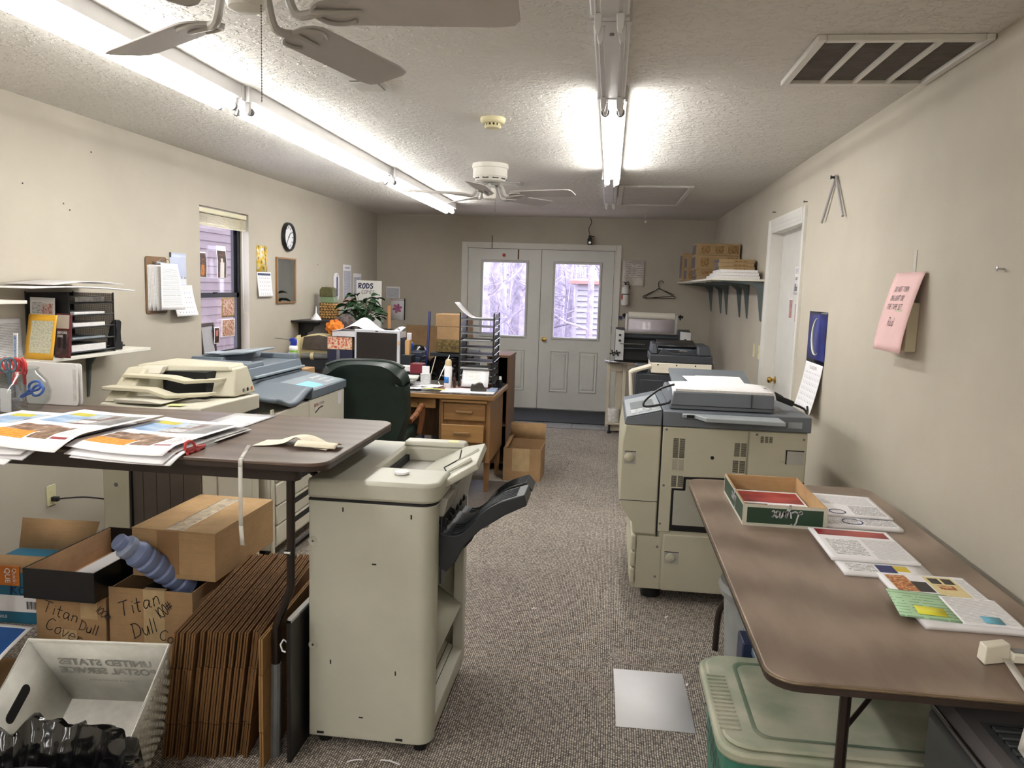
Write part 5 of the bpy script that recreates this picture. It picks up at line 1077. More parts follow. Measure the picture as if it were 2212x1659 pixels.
# black output trays
M_BTR = mat('black_tray_plastic', (36, 40, 45), .38, var=.05)
prof = [(2.505, .72), (2.53, .71), (2.57, .715), (2.605, .745), (2.64, .79), (2.70, .832), (2.80, .868)]
def ztop(x, p=prof):
    for i in range(len(p) - 1):
        if p[i][0] <= x <= p[i + 1][0]: return p[i][1] + (p[i + 1][1] - p[i][1]) * (x - p[i][0]) / (p[i + 1][0] - p[i][0])
    return p[-1][1]
px_ = [v for v in bez([(a, 0, b) for a, b in prof], 4)]
def tine(y0, y1, dz, x_end, nm):
    q = MB(); q.M = TF; pp = [(v.x, v.z + dz) for v in px_ if v.x <= x_end + 1e-6]
    low = [(2.505, .60 + dz), (2.53, .585 + dz), (2.56, .62 + dz), (2.59, .68 + dz), (2.64, .735 + dz), (2.72, .79 + dz), (x_end, ztop(x_end) + dz - .038)]
    q.prism(pp + low[::-1], 'y', y0, y1); return q.build(nm, M_BTR, t, bevel=.003)
bt = tine(2.43, 2.575, .022, 2.79, 'output_tray'); bt2 = tine(2.74, 2.87, -.006, 2.78, 'output_tray')
q = MB(); q.M = TF; pp = [(v.x, v.z + .010) for v in px_ if v.x <= 2.66]; q.prism(pp + [(p[0], p[1] - .012) for p in pp[::-1]], 'y', 2.575, 2.74); q.build('tray_web', M_BTR, t)
for k in range(5):
    for y0, dz, par in ((2.455, .022, bt), (2.755, -.006, bt2)):
        q = MB(); q.M = TF; yy = y0 + k * .024; q.tube([(v.x, yy, v.z + dz + .001) for v in px_ if 2.53 < v.x < 2.765], .0028, 5); q.build('rib', M_BTR, par)
for k in range(6):
    q = MB(); q.M = TF; q.lathe([(.012, 0), (.015, .004), (.015, .014), (.012, .018)], (2.512, 2.46 + k * .062, .765), 12, 'y'); q.build('roller', M_BLKP, t)
hull('roller_cover', M_SORI, [(2.47, 2.44), (2.515, 2.44), (2.515, 2.88), (2.47, 2.88)], [(2.47, 2.44), (2.53, 2.44), (2.53, 2.88), (2.47, 2.88)], .79, .852, .004)
pb('guide_wall', M_PLDK, 2.505, 2.512, 2.44, 2.9, .56, .79, .002)
for sx_, sz_ in ((2.105, .71), (2.105, .355)):
    q = MB(); q.M = TF; q.lathe([(.012, -.001), (.015, -.003), (.0155, 0)], (sx_, Y0, sz_), 16, 'y'); q.build('boss_ring', M_SOR, t)
    q = MB(); q.M = TF; q.lathe([(0, -.003), (.004, -.002), (.005, 0)], (sx_, Y0 - .001, sz_), 10, 'y'); q.build('screw', M_CHROME, t)
for a in ((2.205, .82, 1), (2.43, .81, 1), (2.31, .645, 0), (2.165, .30, 1), (2.385, .28, 1), (2.27, .115, 0)):
    w_, h_ = (.004, .014) if a[2] else (.014, .004); pb('slot', M_DARK, a[0] - w_ / 2, a[0] + w_ / 2, Y0 - .0015, Y0 + .001, a[1] - h_ / 2, a[1] + h_ / 2, 0)
for xx in (2.13, 2.40): pb('foot_notch', M_DARK, xx - .012, xx + .012, Y0 - .0012, Y0 + .001, .045, .053, 0)
for xx, yy in ((2.13, 2.40), (2.46, 2.40), (2.13, 2.92), (2.46, 2.92)):
    q = MB(); q.M = TF; q.lathe([(.022, 0), (.022, .03), (.012, .036)], (xx, yy, 0), 12); q.build('caster', M_BLKP, t)
q = MB(); q.lathe([(.017, 0), (.024, 0), (.026, .004), (.024, .008), (.017, .008)], n=24); tag(q.build('plastic_ring', M_PAPER, None, loc=(2.365, 2.47, .9195)), 'white plastic ring lying on the sorter cover', 'ring')
# ================================================================ oak desk
M_OAK = mat_wood('oak_veneer', (126, 90, 50), (164, 124, 74), (3, 30, 30), .42, .03, .2); M_OAKV = mat_wood('oak_veneer_upright', (112, 78, 44), (148, 108, 64), (30, 30, 3), .42, .03, .2)
M_PULL = mat('wood_pull', (138, 106, 66), .4, var=.06)
t = thing('oak_desk', 'oak office desk with pedestal drawers and cluttered top', 'desk', (1.41, 5.98, 0))
TF = Matrix.Translation((-1.41, -5.98, 0))
pb('desk_top', M_OAK, .60, 2.22, 5.585, 6.36, .715, .752, .006); pb('glass_cover', mat('desk_top_glossy', (80, 76, 74), .12, var=.15, vscale=8), .61, 2.21, 5.595, 6.35, .752, .758, .002)
for px0, px1 in ((1.80, 2.185), (.63, 1.0)):
    pb('pedestal', M_OAKV, px0, px1, 5.64, 6.32, .24, .715, .004)
    pb('stile', M_OAKV, px0, px0 + .03, 5.625, 5.64, .24, .715, .002); pb('stile', M_OAKV, px1 - .03, px1, 5.625, 5.64, .24, .715, .002)
    pb('writing_slide', M_OAK, px0 + .02, px1 - .02, 5.60, 5.64, .692, .710, .003)
    for z0, z1, pull in ((.555, .68, 0), (.405, .535, .075), (.265, .39, 0)):
        if px0 < 1: pull = 0
        d = pb('drawer', M_OAK, px0 + .035, px1 - .035, 5.618 - pull, 5.638 - pull, z0, z1, .004)
        if pull: pb('drawer_box', M_CARDDK, px0 + .045, px1 - .045, 5.638 - pull, 5.66, z0 + .01, z1 - .02, 0, d)
        pb('pull', M_PULL, (px0 + px1) / 2 - .062, (px0 + px1) / 2 + .062, 5.592 - pull, 5.604 - pull, (z0 + z1) / 2 - .004, (z0 + z1) / 2 + .014, .004, d)
        for s in (-.05, .05): pb('pull_post', M_PULL, (px0 + px1) / 2 + s - .007, (px0 + px1) / 2 + s + .007, 5.60 - pull, 5.62 - pull, (z0 + z1) / 2 - .002, (z0 + z1) / 2 + .012, .002, d)
    for xx in (px0 + .03, px1 - .03):
        for yy in (5.72, 6.28): q = MB(); q.M = TF; q._add([(xx + a * .022, yy + b * .022, .24) for a, b in ((-1, -1), (1, -1), (1, 1), (-1, 1))] + [(xx + a * .016, yy + b * .016, 0) for a, b in ((-1, -1), (1, -1), (1, 1), (-1, 1))], [(0, 1, 2, 3), (7, 6, 5, 4)] + [(k, k + 4, (k + 1) % 4 + 4, (k + 1) % 4) for k in range(4)]); q.build('leg', M_OAKV, t)
pb('centre_drawer', M_OAK, 1.03, 1.77, 5.625, 5.645, .635, .705, .004); pb('modesty_panel', M_OAKV, 1.0, 1.8, 6.28, 6.30, .3, .715, .002)
q = MB(); q.M = TF; q.lathe([(0, -.008), (.010, -.006), (.010, 0)], (1.645, 5.625, .672), 12, 'y'); q.build('lock', M_BRASS, t)
# papers and small things on the desk
ZD = .7585
q = MB().sheet(.40, .26, [], None); tag(q.build('desk_blotter', M_PAPER, None, solid=.002, loc=(1.80, 5.64, ZD + .0025), rot=(0, 0, rad(1))), 'large blank white sheet at the front corner of the desk', 'paper')
q = MB().sheet(.42, .20, [], None); tag(q.build('place_mat', mat_photo('red_floral_print', [(.3, (70, 50, 50)), (.5, (150, 90, 90)), (.65, (190, 150, 146)), (.8, (110, 100, 100))], 25), None, solid=.001, loc=(1.70, 5.84, ZD + .001)), 'reddish patterned print under the papers on the desk', 'print')
GD_ = 'loose papers on the desk'
for k, (x, y, a, w_, h_, mm, lb) in enumerate(((1.50, 5.66, 20, .16, .12, M_TXT, 'small printed slip nearest the chair on the desk'), (1.58, 5.68, -35, .05, .19, M_PAPER, 'narrow white strip pointing at the spray can on the desk'), (1.66, 5.70, 8, .16, .05, mat('yellow_slip', (226, 222, 120), .6, var=.04), 'yellow slip on the desk front'), (1.52, 5.86, -8, .22, .16, M_TXT2, 'loose form with wide print in the middle of the desk'), (1.40, 5.92, 14, .24, .18, M_PAPER, 'white sheet under the folded papers by the monitor'))):
    q = MB().sheet(w_, h_, [(.08, .1, .92, .9, 1)] if mm in (M_TXT, M_TXT2) else [], lambda u, v: (u, v, .004 * math.sin(12 * u + k))); tag(q.build('loose_paper', [M_PAPER, mm] if mm in (M_TXT, M_TXT2) else mm, None, solid=.001, loc=(x, y, ZD + .006 + .0015 * k), rot=(0, 0, rad(a))), lb, 'paper', GD_)
M_MAG = mat('newsprint', (196, 194, 190), .7, var=.12, vscale=30)
for k in range(4): tag(MB().box(-.14, .14, -.10, .10, 0, .014).build('magazine', [M_MAG, M_MAG][0], None, bevel=.003, loc=(1.36 + .02 * k, 5.96 - .01 * k, ZD + .012 + k * .0155), rot=(0, 0, rad(-6 + 5 * k))), ['bottom magazine of the pile beside the monitor', 'second magazine of the pile beside the monitor', 'third magazine of the pile beside the monitor', 'top magazine of the pile beside the monitor'][k], 'magazine', 'magazines beside the monitor')
t = thing('card_holder', 'white plastic card holder with slips standing on the desk', 'card holder', (1.60, 6.02, ZD)); MB().box(-.04, .04, -.02, .02, 0, .09).build('pocket', mat('grey_text_plastic', (206, 206, 206), .4, var=.1, vscale=60), t, bevel=.003); MB().box(-.03, .03, -.004, .0, .05, .15).build('slip', M_PAPER, t)
MB().tube([(.03, .01, .05), (.075, .02, .23)], .004, 6).build('pen', mat('pale_pen', (206, 196, 176), .4, var=.03), t)
t = thing('maroon_box', 'maroon file box with white papers beside the monitor', 'box', (1.50, 6.16, ZD)); MB().box(-.05, .05, -.06, .06, .075, .155).build('case', mat('maroon_plastic', (120, 34, 50), .4, var=.06), t, bevel=.004); MB().box(-.05, .05, -.05, .06, .0, .075).build('lower_case', M_BLKP, t); MB().box(-.16, -.05, -.05, .05, .09, .13).build('paper_block', M_PAPERE, t)
t = thing('spray_can', 'white aerosol can with a blue swirl label on the desk', 'spray can', (1.80, 5.93, ZD)); MB().lathe([(.029, 0), (.031, .004), (.031, .155), (.025, .17)], n=24).build('can', M_PAPER, t)
MB().lathe([(.0255, .168), (.026, .172), (.026, .20), (.02, .216), (0, .222)], n=24).build('cap', mat('beige_cap', (214, 190, 150), .4, var=.03), t); MB().lathe([(.0314, .035), (.0314, .085)], n=10, a0=rad(200), a1=rad(290)).build('blue_swirl', mat('blue_swirl_print', (46, 120, 190), .35, var=.3, vscale=40), t, solid=.0005)
t = thing('bottle', 'slim dark brown bottle between the spray can and the tray tower', 'bottle', (1.855, 5.905, ZD)); MB().lathe([(.011, 0), (.012, .004), (.012, .075), (.006, .09), (.006, .105)], n=16).build('glass', mat('brown_glass', (58, 34, 24), .2, var=.05), t); MB().lathe([(.0075, .1), (.0075, .118), (0, .119)], n=12).build('cap', M_BLKP, t)
t = thing('tape_dispenser', 'dark grey desk tape dispenser in front of the tray tower', 'tape dispenser', (2.07, 5.76, ZD + .003), rad(12))
MB().prism([(-.06, 0), (.06, 0), (.062, .02), (.045, .03), (.03, .062), (.0, .066), (-.03, .05), (-.05, .054), (-.06, .03)], 'y', -.022, .022).build('body', mat('dark_grey_plastic', (60, 54, 50), .4, var=.06), t, bevel=.004); MB().cyl((.012, -.013, .045), .024, .026, 18, 'y').build('roll', M_CLR, t)
t = thing('ink_bottle', 'small dark bottle with a white cap on the desk corner', 'bottle', (2.19, 6.08, ZD)); MB().lathe([(.016, 0), (.018, .004), (.018, .05), (.01, .06)], n=16).build('glass', M_BLKP, t); MB().lathe([(.011, .06), (.012, .064), (.011, .085), (0, .087)], n=14).build('cap', M_PAPER, t)
tag(MB().box(-.03, .03, -.09, .09, 0, .012).build('phone_book', mat('pale_blue_pad', (150, 166, 196), .4, var=.05), None, bevel=.003, loc=(2.165, 5.85, ZD)), 'pale blue pad at the desk edge by the ink bottle', 'pad')
# tray tower
t = thing('letter_tray_tower', 'tall black tower of stacked letter trays on the desk', 'letter trays', (2.01, 6.12, ZD))
tw2, td2 = .133, .14
for sx_ in (-1, 1):
    for sy_ in (-1, 1): MB().box(sx_ * tw2 - .006, sx_ * tw2 + .006, sy_ * td2 - .004, sy_ * td2 + .004, 0, .585).build('post', M_BLKP, t, bevel=.002)
for k in range(10):
    z = .035 + k * .055
    tr = MB(); tr.box(-tw2, tw2, -td2, td2, z, z + .003); o = tr.build('tray', M_PLDK if k < 7 else mat('smoke_plastic', (120, 116, 116), .3, var=.03), t)
    for sx_ in (-1, 1): MB().prism([(-td2, z), (td2, z), (td2, z + .045), (-td2 + .09, z + .045), (-td2 + .05, z + .012), (-td2, z + .012)], 'x', sx_ * tw2 - .0015, sx_ * tw2 + .0015).build('tray_wall', M_PLDK if k < 7 else MATS['smoke_plastic'], o)
    MB().box(-tw2, tw2, -td2 - .003, -td2, z - .002, z + .006).build('tray_lip', M_SOCK, o)
for k in range(10): MB().tube([(tw2 + .008, -td2, .04 + k * .055), (tw2 + .008, td2, .055 + k * .055)], .0025, 5).build('support_wire', M_CHROME, t)
for k, (z, h, a, lb) in enumerate(((.039, .022, 0, 'paper pile in the lowest tray of the tray tower'), (.094, .008, 3, 'envelopes in the second tray of the tray tower'), (.149, .005, -3, 'white slips in the third tray of the tray tower'), (.369, .004, 2, 'few white sheets in a middle tray of the tray tower'))):
    tag(MB().box(-.11, .11, -.13, .11, 0, h).build('tray_paper', M_PAPERE, None, loc=(2.0, 6.12, ZD + z), rot=(0, 0, rad(a))), lb, 'paper', 'papers in the tray tower')
q = MB().grid(14, 3, lambda u, v: (-.20 + .33 * u, -.10 + .21 * v, .006 + (.12 * (1 - u / .45) ** 1.5 if u < .45 else 0) + .012 * max(0, u - .6))); tag(q.build('curled_print', [mat_text('curled_print_text', pitch=.009, fill=.4, word=150)], None, solid=.0006, loc=(2.02, 6.12, ZD + .535)), 'curled printed sheet sticking up on top of the tray tower', 'paper')
q = MB(); q.sheet(.21, .15, [(.1, .3, .7, .85, 1)], lambda u, v: (u, v, .0)); tag(q.build('hanging_sheet', [M_PAPER, mat_text('faint_print', (238, 236, 234), (206, 202, 200), .012, .3, 60)], None, solid=.0006, loc=(1.905, 5.925, ZD + .012), rot=(rad(62), 0, 0)), 'white sheet sloping out of the bottom of the tray tower', 'paper')
# monitor
t = thing('monitor', 'silver-framed flat monitor with a dark screen on the desk', 'monitor', (1.165, 6.12, ZD), rad(-2))
M_SIL = mat('silver_bezel', (206, 206, 212), .35, .1, var=.02)
MB().box(-.19, .19, 0, .035, .09, .415).build('case', M_SIL, t, bevel=.006); MB().box(-.171, .171, -.002, 0, .118, .392).build('screen', mat('dark_screen', (48, 43, 40), .25, var=.03), t)
MB().box(-.03, .03, .012, .03, .01, .10).build('neck', M_SIL, t, bevel=.004); MB().prism(rrect(.22, .16, .04, 4, 0, .02), 'z', 0, .012).build('foot', M_SIL, t); MB().box(-.012, .012, -.003, 0, .40, .407).build('logo', M_INK, t)
MB().box(.185, .193, -.004, .004, .30, .33).build('clip_note', mat('orange_note', (226, 160, 70), .6, var=.05), t)
# green executive chair
t = thing('office_chair', 'dark green leather executive chair with wooden arms at the desk', 'chair', (1.395, 5.22, 0), rad(2))
M_LEA = mat('dark_green_leather', (24, 38, 33), .38, var=.12, vscale=12, bump=.12, bscale=120); M_ARM = mat_wood('walnut_arm', (104, 62, 36), (146, 92, 56), (12, 12, 12), .3, .02, .4)
def cb(u, v):
    h = v; w_ = .305 * (1 - .20 * max(0, .35 - h) / .35) ; a = (u - .5) * 2
    if v > .86: w_ *= math.sqrt(max(0.02, 1 - ((v - .86) / .14) ** 2 * .22))
    return (w_ * a, -.06 + .05 * a * a * -1 + .02 + .02 * math.sin(PI * v) - .10 * v + .05, .45 + .575 * v - (.04 * a ** 4 if v > .8 else 0))
MB().grid(18, 20, cb).build('back_shell', M_LEA, t, solid=-.085, bevel=.03, seg=4)
MB().tube([cb(k / 20, 1.0) for k in range(21)], .012, 6).build('top_piping', M_LEA, t)
MB().prism(rrect(.52, .50, .08, 5, 0, .24), 'z', .40, .50).build('seat', M_LEA, t, bevel=.03, seg=4)
for s in (-1, 1):
    MB().tube(bez([(s * .285, -.02, .60), (s * .30, .12, .625), (s * .305, .25, .66), (s * .305, .31, .665), (s * .305, .335, .64), (s * .30, .335, .56), (s * .285, .32, .45)], 5), .02, 8).build('arm', M_ARM, t)
MB().cyl((0, .2, .10), .028, .30, 16).build('gas_column', M_CHROME, t); MB().box(-.1, .1, .1, .3, .37, .40).build('seat_plate', M_CHROME, t, bevel=.01)
for k in range(5):
    a = rad(72 * k + 20); MB().tube([(0, .2, .13), (.28 * math.cos(a), .2 + .28 * math.sin(a), .075)], .018, 8, rs=[.024, .016]).build('base_arm', M_CHROME, t)
    MB().lathe([(.025, -.012), (.028, 0), (.025, .012)], (.28 * math.cos(a), .2 + .28 * math.sin(a), .028), 14, 'x').build('caster', M_BLKP, t)
tag(MB().prism(rrect(.96, 1.25, .06, 4), 'z', 0, .003).build('chair_mat', mat('clear_chair_mat', (110, 102, 96), .3, var=.03, alpha=.35), None, loc=(1.83, 5.42, .001)), 'clear plastic chair mat under the green chair', 'mat')
# bookcase behind the desk
t = thing('bookcase', 'low brown bookcase standing behind the desk', 'bookcase', (2.125, 6.62, 0)); M_BKC = mat_wood('brown_bookcase', (104, 76, 58), (134, 100, 78), (20, 20, 3), .45)
TB_ = .085
for s in (-1, 1): MB().box(s * TB_ - .01, s * TB_ + .01, -.2, .2, 0, .965).build('side', M_BKC, t, bevel=.002)
MB().box(-TB_ - .015, TB_ + .015, -.21, .205, .965, .985).build('top', M_BKC, t, bevel=.003); MB().box(-TB_ + .01, TB_ - .01, .19, .2, 0, .965).build('back', M_DARK, t)
for z in (.06, .38, .68): MB().box(-TB_ + .01, TB_ - .01, -.19, .19, z, z + .018).build('shelf_board', M_BKC, t)
# ---- black bin, boxes, brush pole behind the desk
t = thing('black_bin', 'tall bin lined with a black bag behind the desk', 'waste bin', (1.52, 7.42, 0)); MB().lathe([(.17, 0), (.18, .02), (.215, .80), (.225, .82), (.21, .82), (.17, .3)], n=24).build('bin_body', M_BLKP, t)
q = MB(); q.grid(60, 8, lambda u, v: ((.23 + .008 * math.sin(40 * u) + .006 * math.sin(92 * u)) * math.cos(2 * PI * u), (.23 + .008 * math.sin(40 * u)) * math.sin(2 * PI * u), .83 - .42 * v + .01 * math.sin(50 * u))); q.build('bag_liner', m_bag(), t)
GB = 'brown boxes stacked above the black bin'
tag(MB().box(-.13, .13, -.16, .16, .0, .12).build('snack_box', mat('yellow_box_print', (96, 80, 44), .5, var=.5, vscale=40), None, bevel=.003, loc=(1.49, 7.62, .90)), 'yellow and orange printed packet under the brown boxes', 'box')
tag(MB().box(-.15, .15, -.17, .17, .0, .125).build('brown_box', M_CARD2, None, bevel=.003, loc=(1.51, 7.64, 1.022)), 'lower brown box of the two stacked above the black bin', 'box', GB); tag(MB().box(-.155, .155, -.17, .17, .0, .12).build('brown_box', M_CARD2, None, bevel=.003, loc=(1.50, 7.64, 1.149)), 'upper brown box of the two stacked above the black bin', 'box', GB)
t = thing('stand_cabinet', 'dark cabinet behind the black bin carrying the brown boxes', 'cabinet', (1.50, 7.86, 0)); MB().box(-.2, .2, -.2, .2, 0, .888).build('body', M_PLDK, t, bevel=.004); MB().box(-.2, .2, -.42, -.2, .86, .888).build('front_ledge', M_PLDK, t)
tag(MB().tube([(1.255, 7.40, .0), (1.255, 7.46, .5), (1.25, 7.62, 1.285)], .013, 8).build('broom_handle', mat('navy_pole', (40, 52, 110), .35, var=.05), None), 'navy blue pole leaning beside the stacked brown boxes', 'pole')
tag(MB().tube([(1.64, 6.31, .765), (1.72, 6.36, .97)], .005, 6).build('ruler_rod', M_CHROME, None), 'thin metal rod leaning out toward the tray tower', 'rod')
# ================================================================ work table and clutter in the back left corner
t = thing('work_table', 'dark work table along the wall under the corner shelf', 'table', (.64, 7.75, 0)); MB().box(-.60, .57, -.95, .95, .685, .715).build('table_top', M_EDGE, t, bevel=.004)
for sx_ in (-.55, .53):
    for sy_ in (-.88, .88): MB().box(sx_ - .025, sx_ + .025, sy_ - .025, sy_ + .025, 0, .685).build('leg', M_BLKP, t)
ZT = .716
t = thing('label_machine', 'cream machine with smoked cover and rollers on the work table', 'machine', (.255, 7.10, ZT))
M_CRM = mat('cream_plastic', (226, 212, 166), .45, var=.02)
MB().prism([(-.17, 0), (.20, 0), (.20, .30), (.10, .335), (-.02, .335), (-.13, .30), (-.17, .24)], 'y', -.02, .16).build('cabinet', M_CRM, t, bevel=.008)
MB().prism([(-.17, .0), (-.12, .0), (-.12, .33), (-.15, .30), (-.17, .25)], 'y', -.10, -.02).build('end_cheek', M_CRM, t, bevel=.008)
MB().prism([(-.10, .19), (.18, .19), (.18, .31), (.06, .33), (-.08, .31)], 'y', -.06, -.02).build('smoked_cover', mat('smoke_brown_plastic', (84, 74, 64), .25, var=.1, vscale=20), t, bevel=.004); MB().cyl((-.10, -.05, .13), .028, .26, 16, 'x').build('roller', M_SOCK, t); MB().cyl((-.01, -.05, .13), .036, .03, 16, 'x').build('roller_collar', M_CRM, t); MB().box(-.12, .18, -.05, -.02, 0, .10).build('front_recess', M_PLDK, t)
t = thing('fruit_box', 'carton with a colourful salad picture above a navy strapped case', 'box', (.585, 6.93, ZT)); MB().box(-.12, .12, -.05, .14, .0, .215).build('navy_case', mat('navy_case', (34, 36, 62), .45, var=.06), t, bevel=.004); MB().box(-.03, .0, -.052, -.05, 0, .215).build('strap', M_SOCK, t)
MB().box(-.12, .12, -.05, .14, .216, .34).build('picture_carton', M_CARDDK, t, bevel=.003); q = MB(); q.M = plane_M((-.115, -.052, .22), (1, 0, 0), (0, 0, 1)); q.sheet(.23, .115); q.build('picture_label', mat_photo('salad_print', [(.28, (60, 96, 44)), (.40, (196, 60, 50)), (.50, (230, 150, 120)), (.58, (240, 226, 190)), (.70, (200, 70, 60)), (.8, (150, 180, 90))], 26, 5), t)
t = thing('crumpled_paper', 'big white sheet draped over clutter on the work table', 'paper', (.84, 6.98, ZT + .34)); q = MB(); q.grid(20, 6, lambda u, v: (-.32 + .62 * u, -.14 + .28 * v, .05 + .12 * math.exp(-((u - .36) / .2) ** 2) * (.6 + .4 * v) + .05 * math.exp(-((u - .95) / .12) ** 2) - .05 * (1 - v) * u)); q.build('sheet', M_PAPER, t, solid=.001)
MB().tube(bez([(.20, -.16, .02), (.28, -.15, .09), (.32, -.14, .07), (.26, -.15, .0)], 4), .006, 6).build('binder_handle', M_CHROME, t)
MB().box(-.32, .30, -.12, .16, .0, .05).build('paper_stack', M_PAPERE, t, bevel=.002)
t = thing('storage_case', 'dark storage case under the draped white sheet behind the monitor', 'case', (.92, 7.0, ZT)); MB().box(-.2, .22, -.1, .16, 0, .335).build('body', M_PLDK, t, bevel=.006); MB().box(-.2, .22, -.104, -.1, .16, .17).build('lid_seam', M_SEAM, t)
q = MB()
def rag(u, v):
    a = 2 * PI * u; b = PI * v; r = .075 * (1 + .22 * math.sin(5 * a + 3 * b) + .15 * math.sin(9 * a - 4 * b)); return (r * math.sin(b) * math.cos(a), r * .8 * math.sin(b) * math.sin(a), .06 + .8 * r * math.cos(b))
q.grid(28, 16, rag); tag(q.build('orange_rag', mat('orange_cloth', (232, 132, 50), .9, var=.15, vscale=20, bump=.3), None, loc=(.46, 7.10, ZT + .343)), 'crumpled orange cloth on top of the picture carton', 'cloth')
q = MB(); q.grid(20, 10, lambda u, v: tuple(1.25 * c for c in rag(u, v))); tag(q.build('grey_rag', mat('grey_cloth', (98, 88, 86), .9, var=.1, vscale=20), None, loc=(.50, 7.30, ZT + .36)), 'dark grey cloth heap behind the orange cloth', 'cloth')
tag(MB().box(-.14, .14, -.08, .10, 0, .352).build('support_box', M_PLDK, None, loc=(.44, 7.40, ZT)), 'dark box under the cloth heap on the work table', 'box')
tag(MB().prism([(-.02, 0), (.02, 0), (.022, .12), (.016, .135), (-.016, .135), (-.022, .12)], 'y', -.03, .03).build('wooden_holder', mat_wood('pale_plywood', (190, 146, 92), (212, 170, 116), (20, 20, 3)), None, bevel=.003, loc=(1.235, 6.85, ZT + .20)), 'pale wooden holder beside the monitor edge', 'holder')
tag(MB().box(-.05, .05, -.08, .08, 0, .2).build('holder_base', M_PLDK, None, loc=(1.235, 6.85, ZT)), 'dark block under the pale wooden holder', 'block')
t = thing('binder_pile', 'pile of dark blue binders on the work table', 'binders', (1.08, 7.5, ZT)); 
for k in range(4): MB().box(-.14, .14, -.14, .14, k * .045, k * .045 + .042).build('binder', mat('dark_blue_binder', (48, 56, 74), .4, var=.06), t, bevel=.004, rot=(0, 0, rad(3 * k - 4)))
t = thing('spray_bottle', 'blue spray bottle with a white trigger lying on the binder pile', 'spray bottle', (1.10, 7.44, ZT + .19)); MB().lathe([(.035, 0), (.04, .01), (.036, .06), (.015, .085), (.013, .10)], n=18).build('body', mat('blue_liquid', (36, 80, 168), .25, var=.05), t); MB().box(-.03, .014, -.012, .012, .10, .17).build('trigger', M_PAPER, t, bevel=.004)
tag(MB().lathe([(.1, 0), (.11, .02), (.10, .16), (.07, .20), (.03, .22), (0, .22)], n=18).build('black_bag', m_bag(), None, loc=(1.09, 7.80, ZT)), 'black bag standing behind the binder pile', 'bag')
t = thing('leaning_cardboard', 'wide flattened cardboard leaning on the back wall', 'cardboard', (.84, 9.84, 0)); MB().box(-.42, .40, 0, .012, .0, 1.02).build('panel', M_CARD2, t, rot=(rad(-3), 0, 0)); MB().box(-.42, -.05, -.012, 0, .0, 1.03).build('panel', M_CARD2, t, rot=(rad(-3), 0, 0))
# ---- corner shelf
t = thing('corner_shelf', 'black wall shelf with scrolled bracket in the back corner', 'shelf', (0, 7.75, 1.155)); MB().box(0, .25, -.60, 1.2, 0, .016).build('board', M_BLKP, t, bevel=.002)
for y in (-.40, .9): MB().prism([(0, 0), (.22, 0), (.21, -.03), (.16, -.045), (.14, -.09), (.09, -.11), (.07, -.16), (.02, -.18), (0, -.20)], 'y', y - .012, y + .012).build('scroll_bracket', M_BLKP, t, bevel=.003)
t = thing('plastic_funnel', 'white plastic funnel upside down on the corner shelf', 'funnel', (.15, 7.42, 1.1715)); MB().lathe([(.052, 0), (.05, .01), (.012, .06), (.007, .07), (.004, .13), (.0, .131)], n=20).build('cone', M_PAPER, t)
t = thing('basket_box', 'woven tan basket box under green tins on the corner shelf', 'basket', (.15, 7.78, 1.1715)); M_WEAVE = mat('tan_weave', (176, 138, 84), .7, var=.25, vscale=60)
MB().box(-.075, .075, -.07, .07, 0, .16).build('body', mat('weave_dark', (92, 66, 40), .8, var=.2, vscale=60), t)
for i in range(5):
    for j in range(6):
        MB().lathe([(0, -.016), (.012, -.008), (.014, 0), (.012, .008), (0, .016)], (-.062 + i * .03 + (.012 if j % 2 else 0), -.072, .015 + j * .026), 8, 'x').build('weave_strand', M_WEAVE, t)
        if i < 4: MB().lathe([(0, -.016), (.012, -.008), (.014, 0), (.012, .008), (0, .016)], (.077, -.05 + i * .033, .015 + j * .026), 8, 'y').build('weave_strand', M_WEAVE, t)
tag(MB().box(-.07, .07, -.06, .06, 0, .06).build('green_tin', mat('sage_tin', (128, 150, 116), .45, var=.04), None, bevel=.003, loc=(.15, 7.78, 1.333)), 'sage green tin on the woven basket box', 'tin'); tag(MB().prism([(-.075, 0), (.065, 0), (.065, .085), (.03, .10), (-.05, .10), (-.075, .07)], 'y', -.06, .06).build('olive_tin', mat('olive_tin', (96, 94, 58), .5, var=.08, vscale=30), None, bevel=.003, loc=(.145, 7.78, 1.394)), 'olive tin topmost on the woven basket box', 'tin')
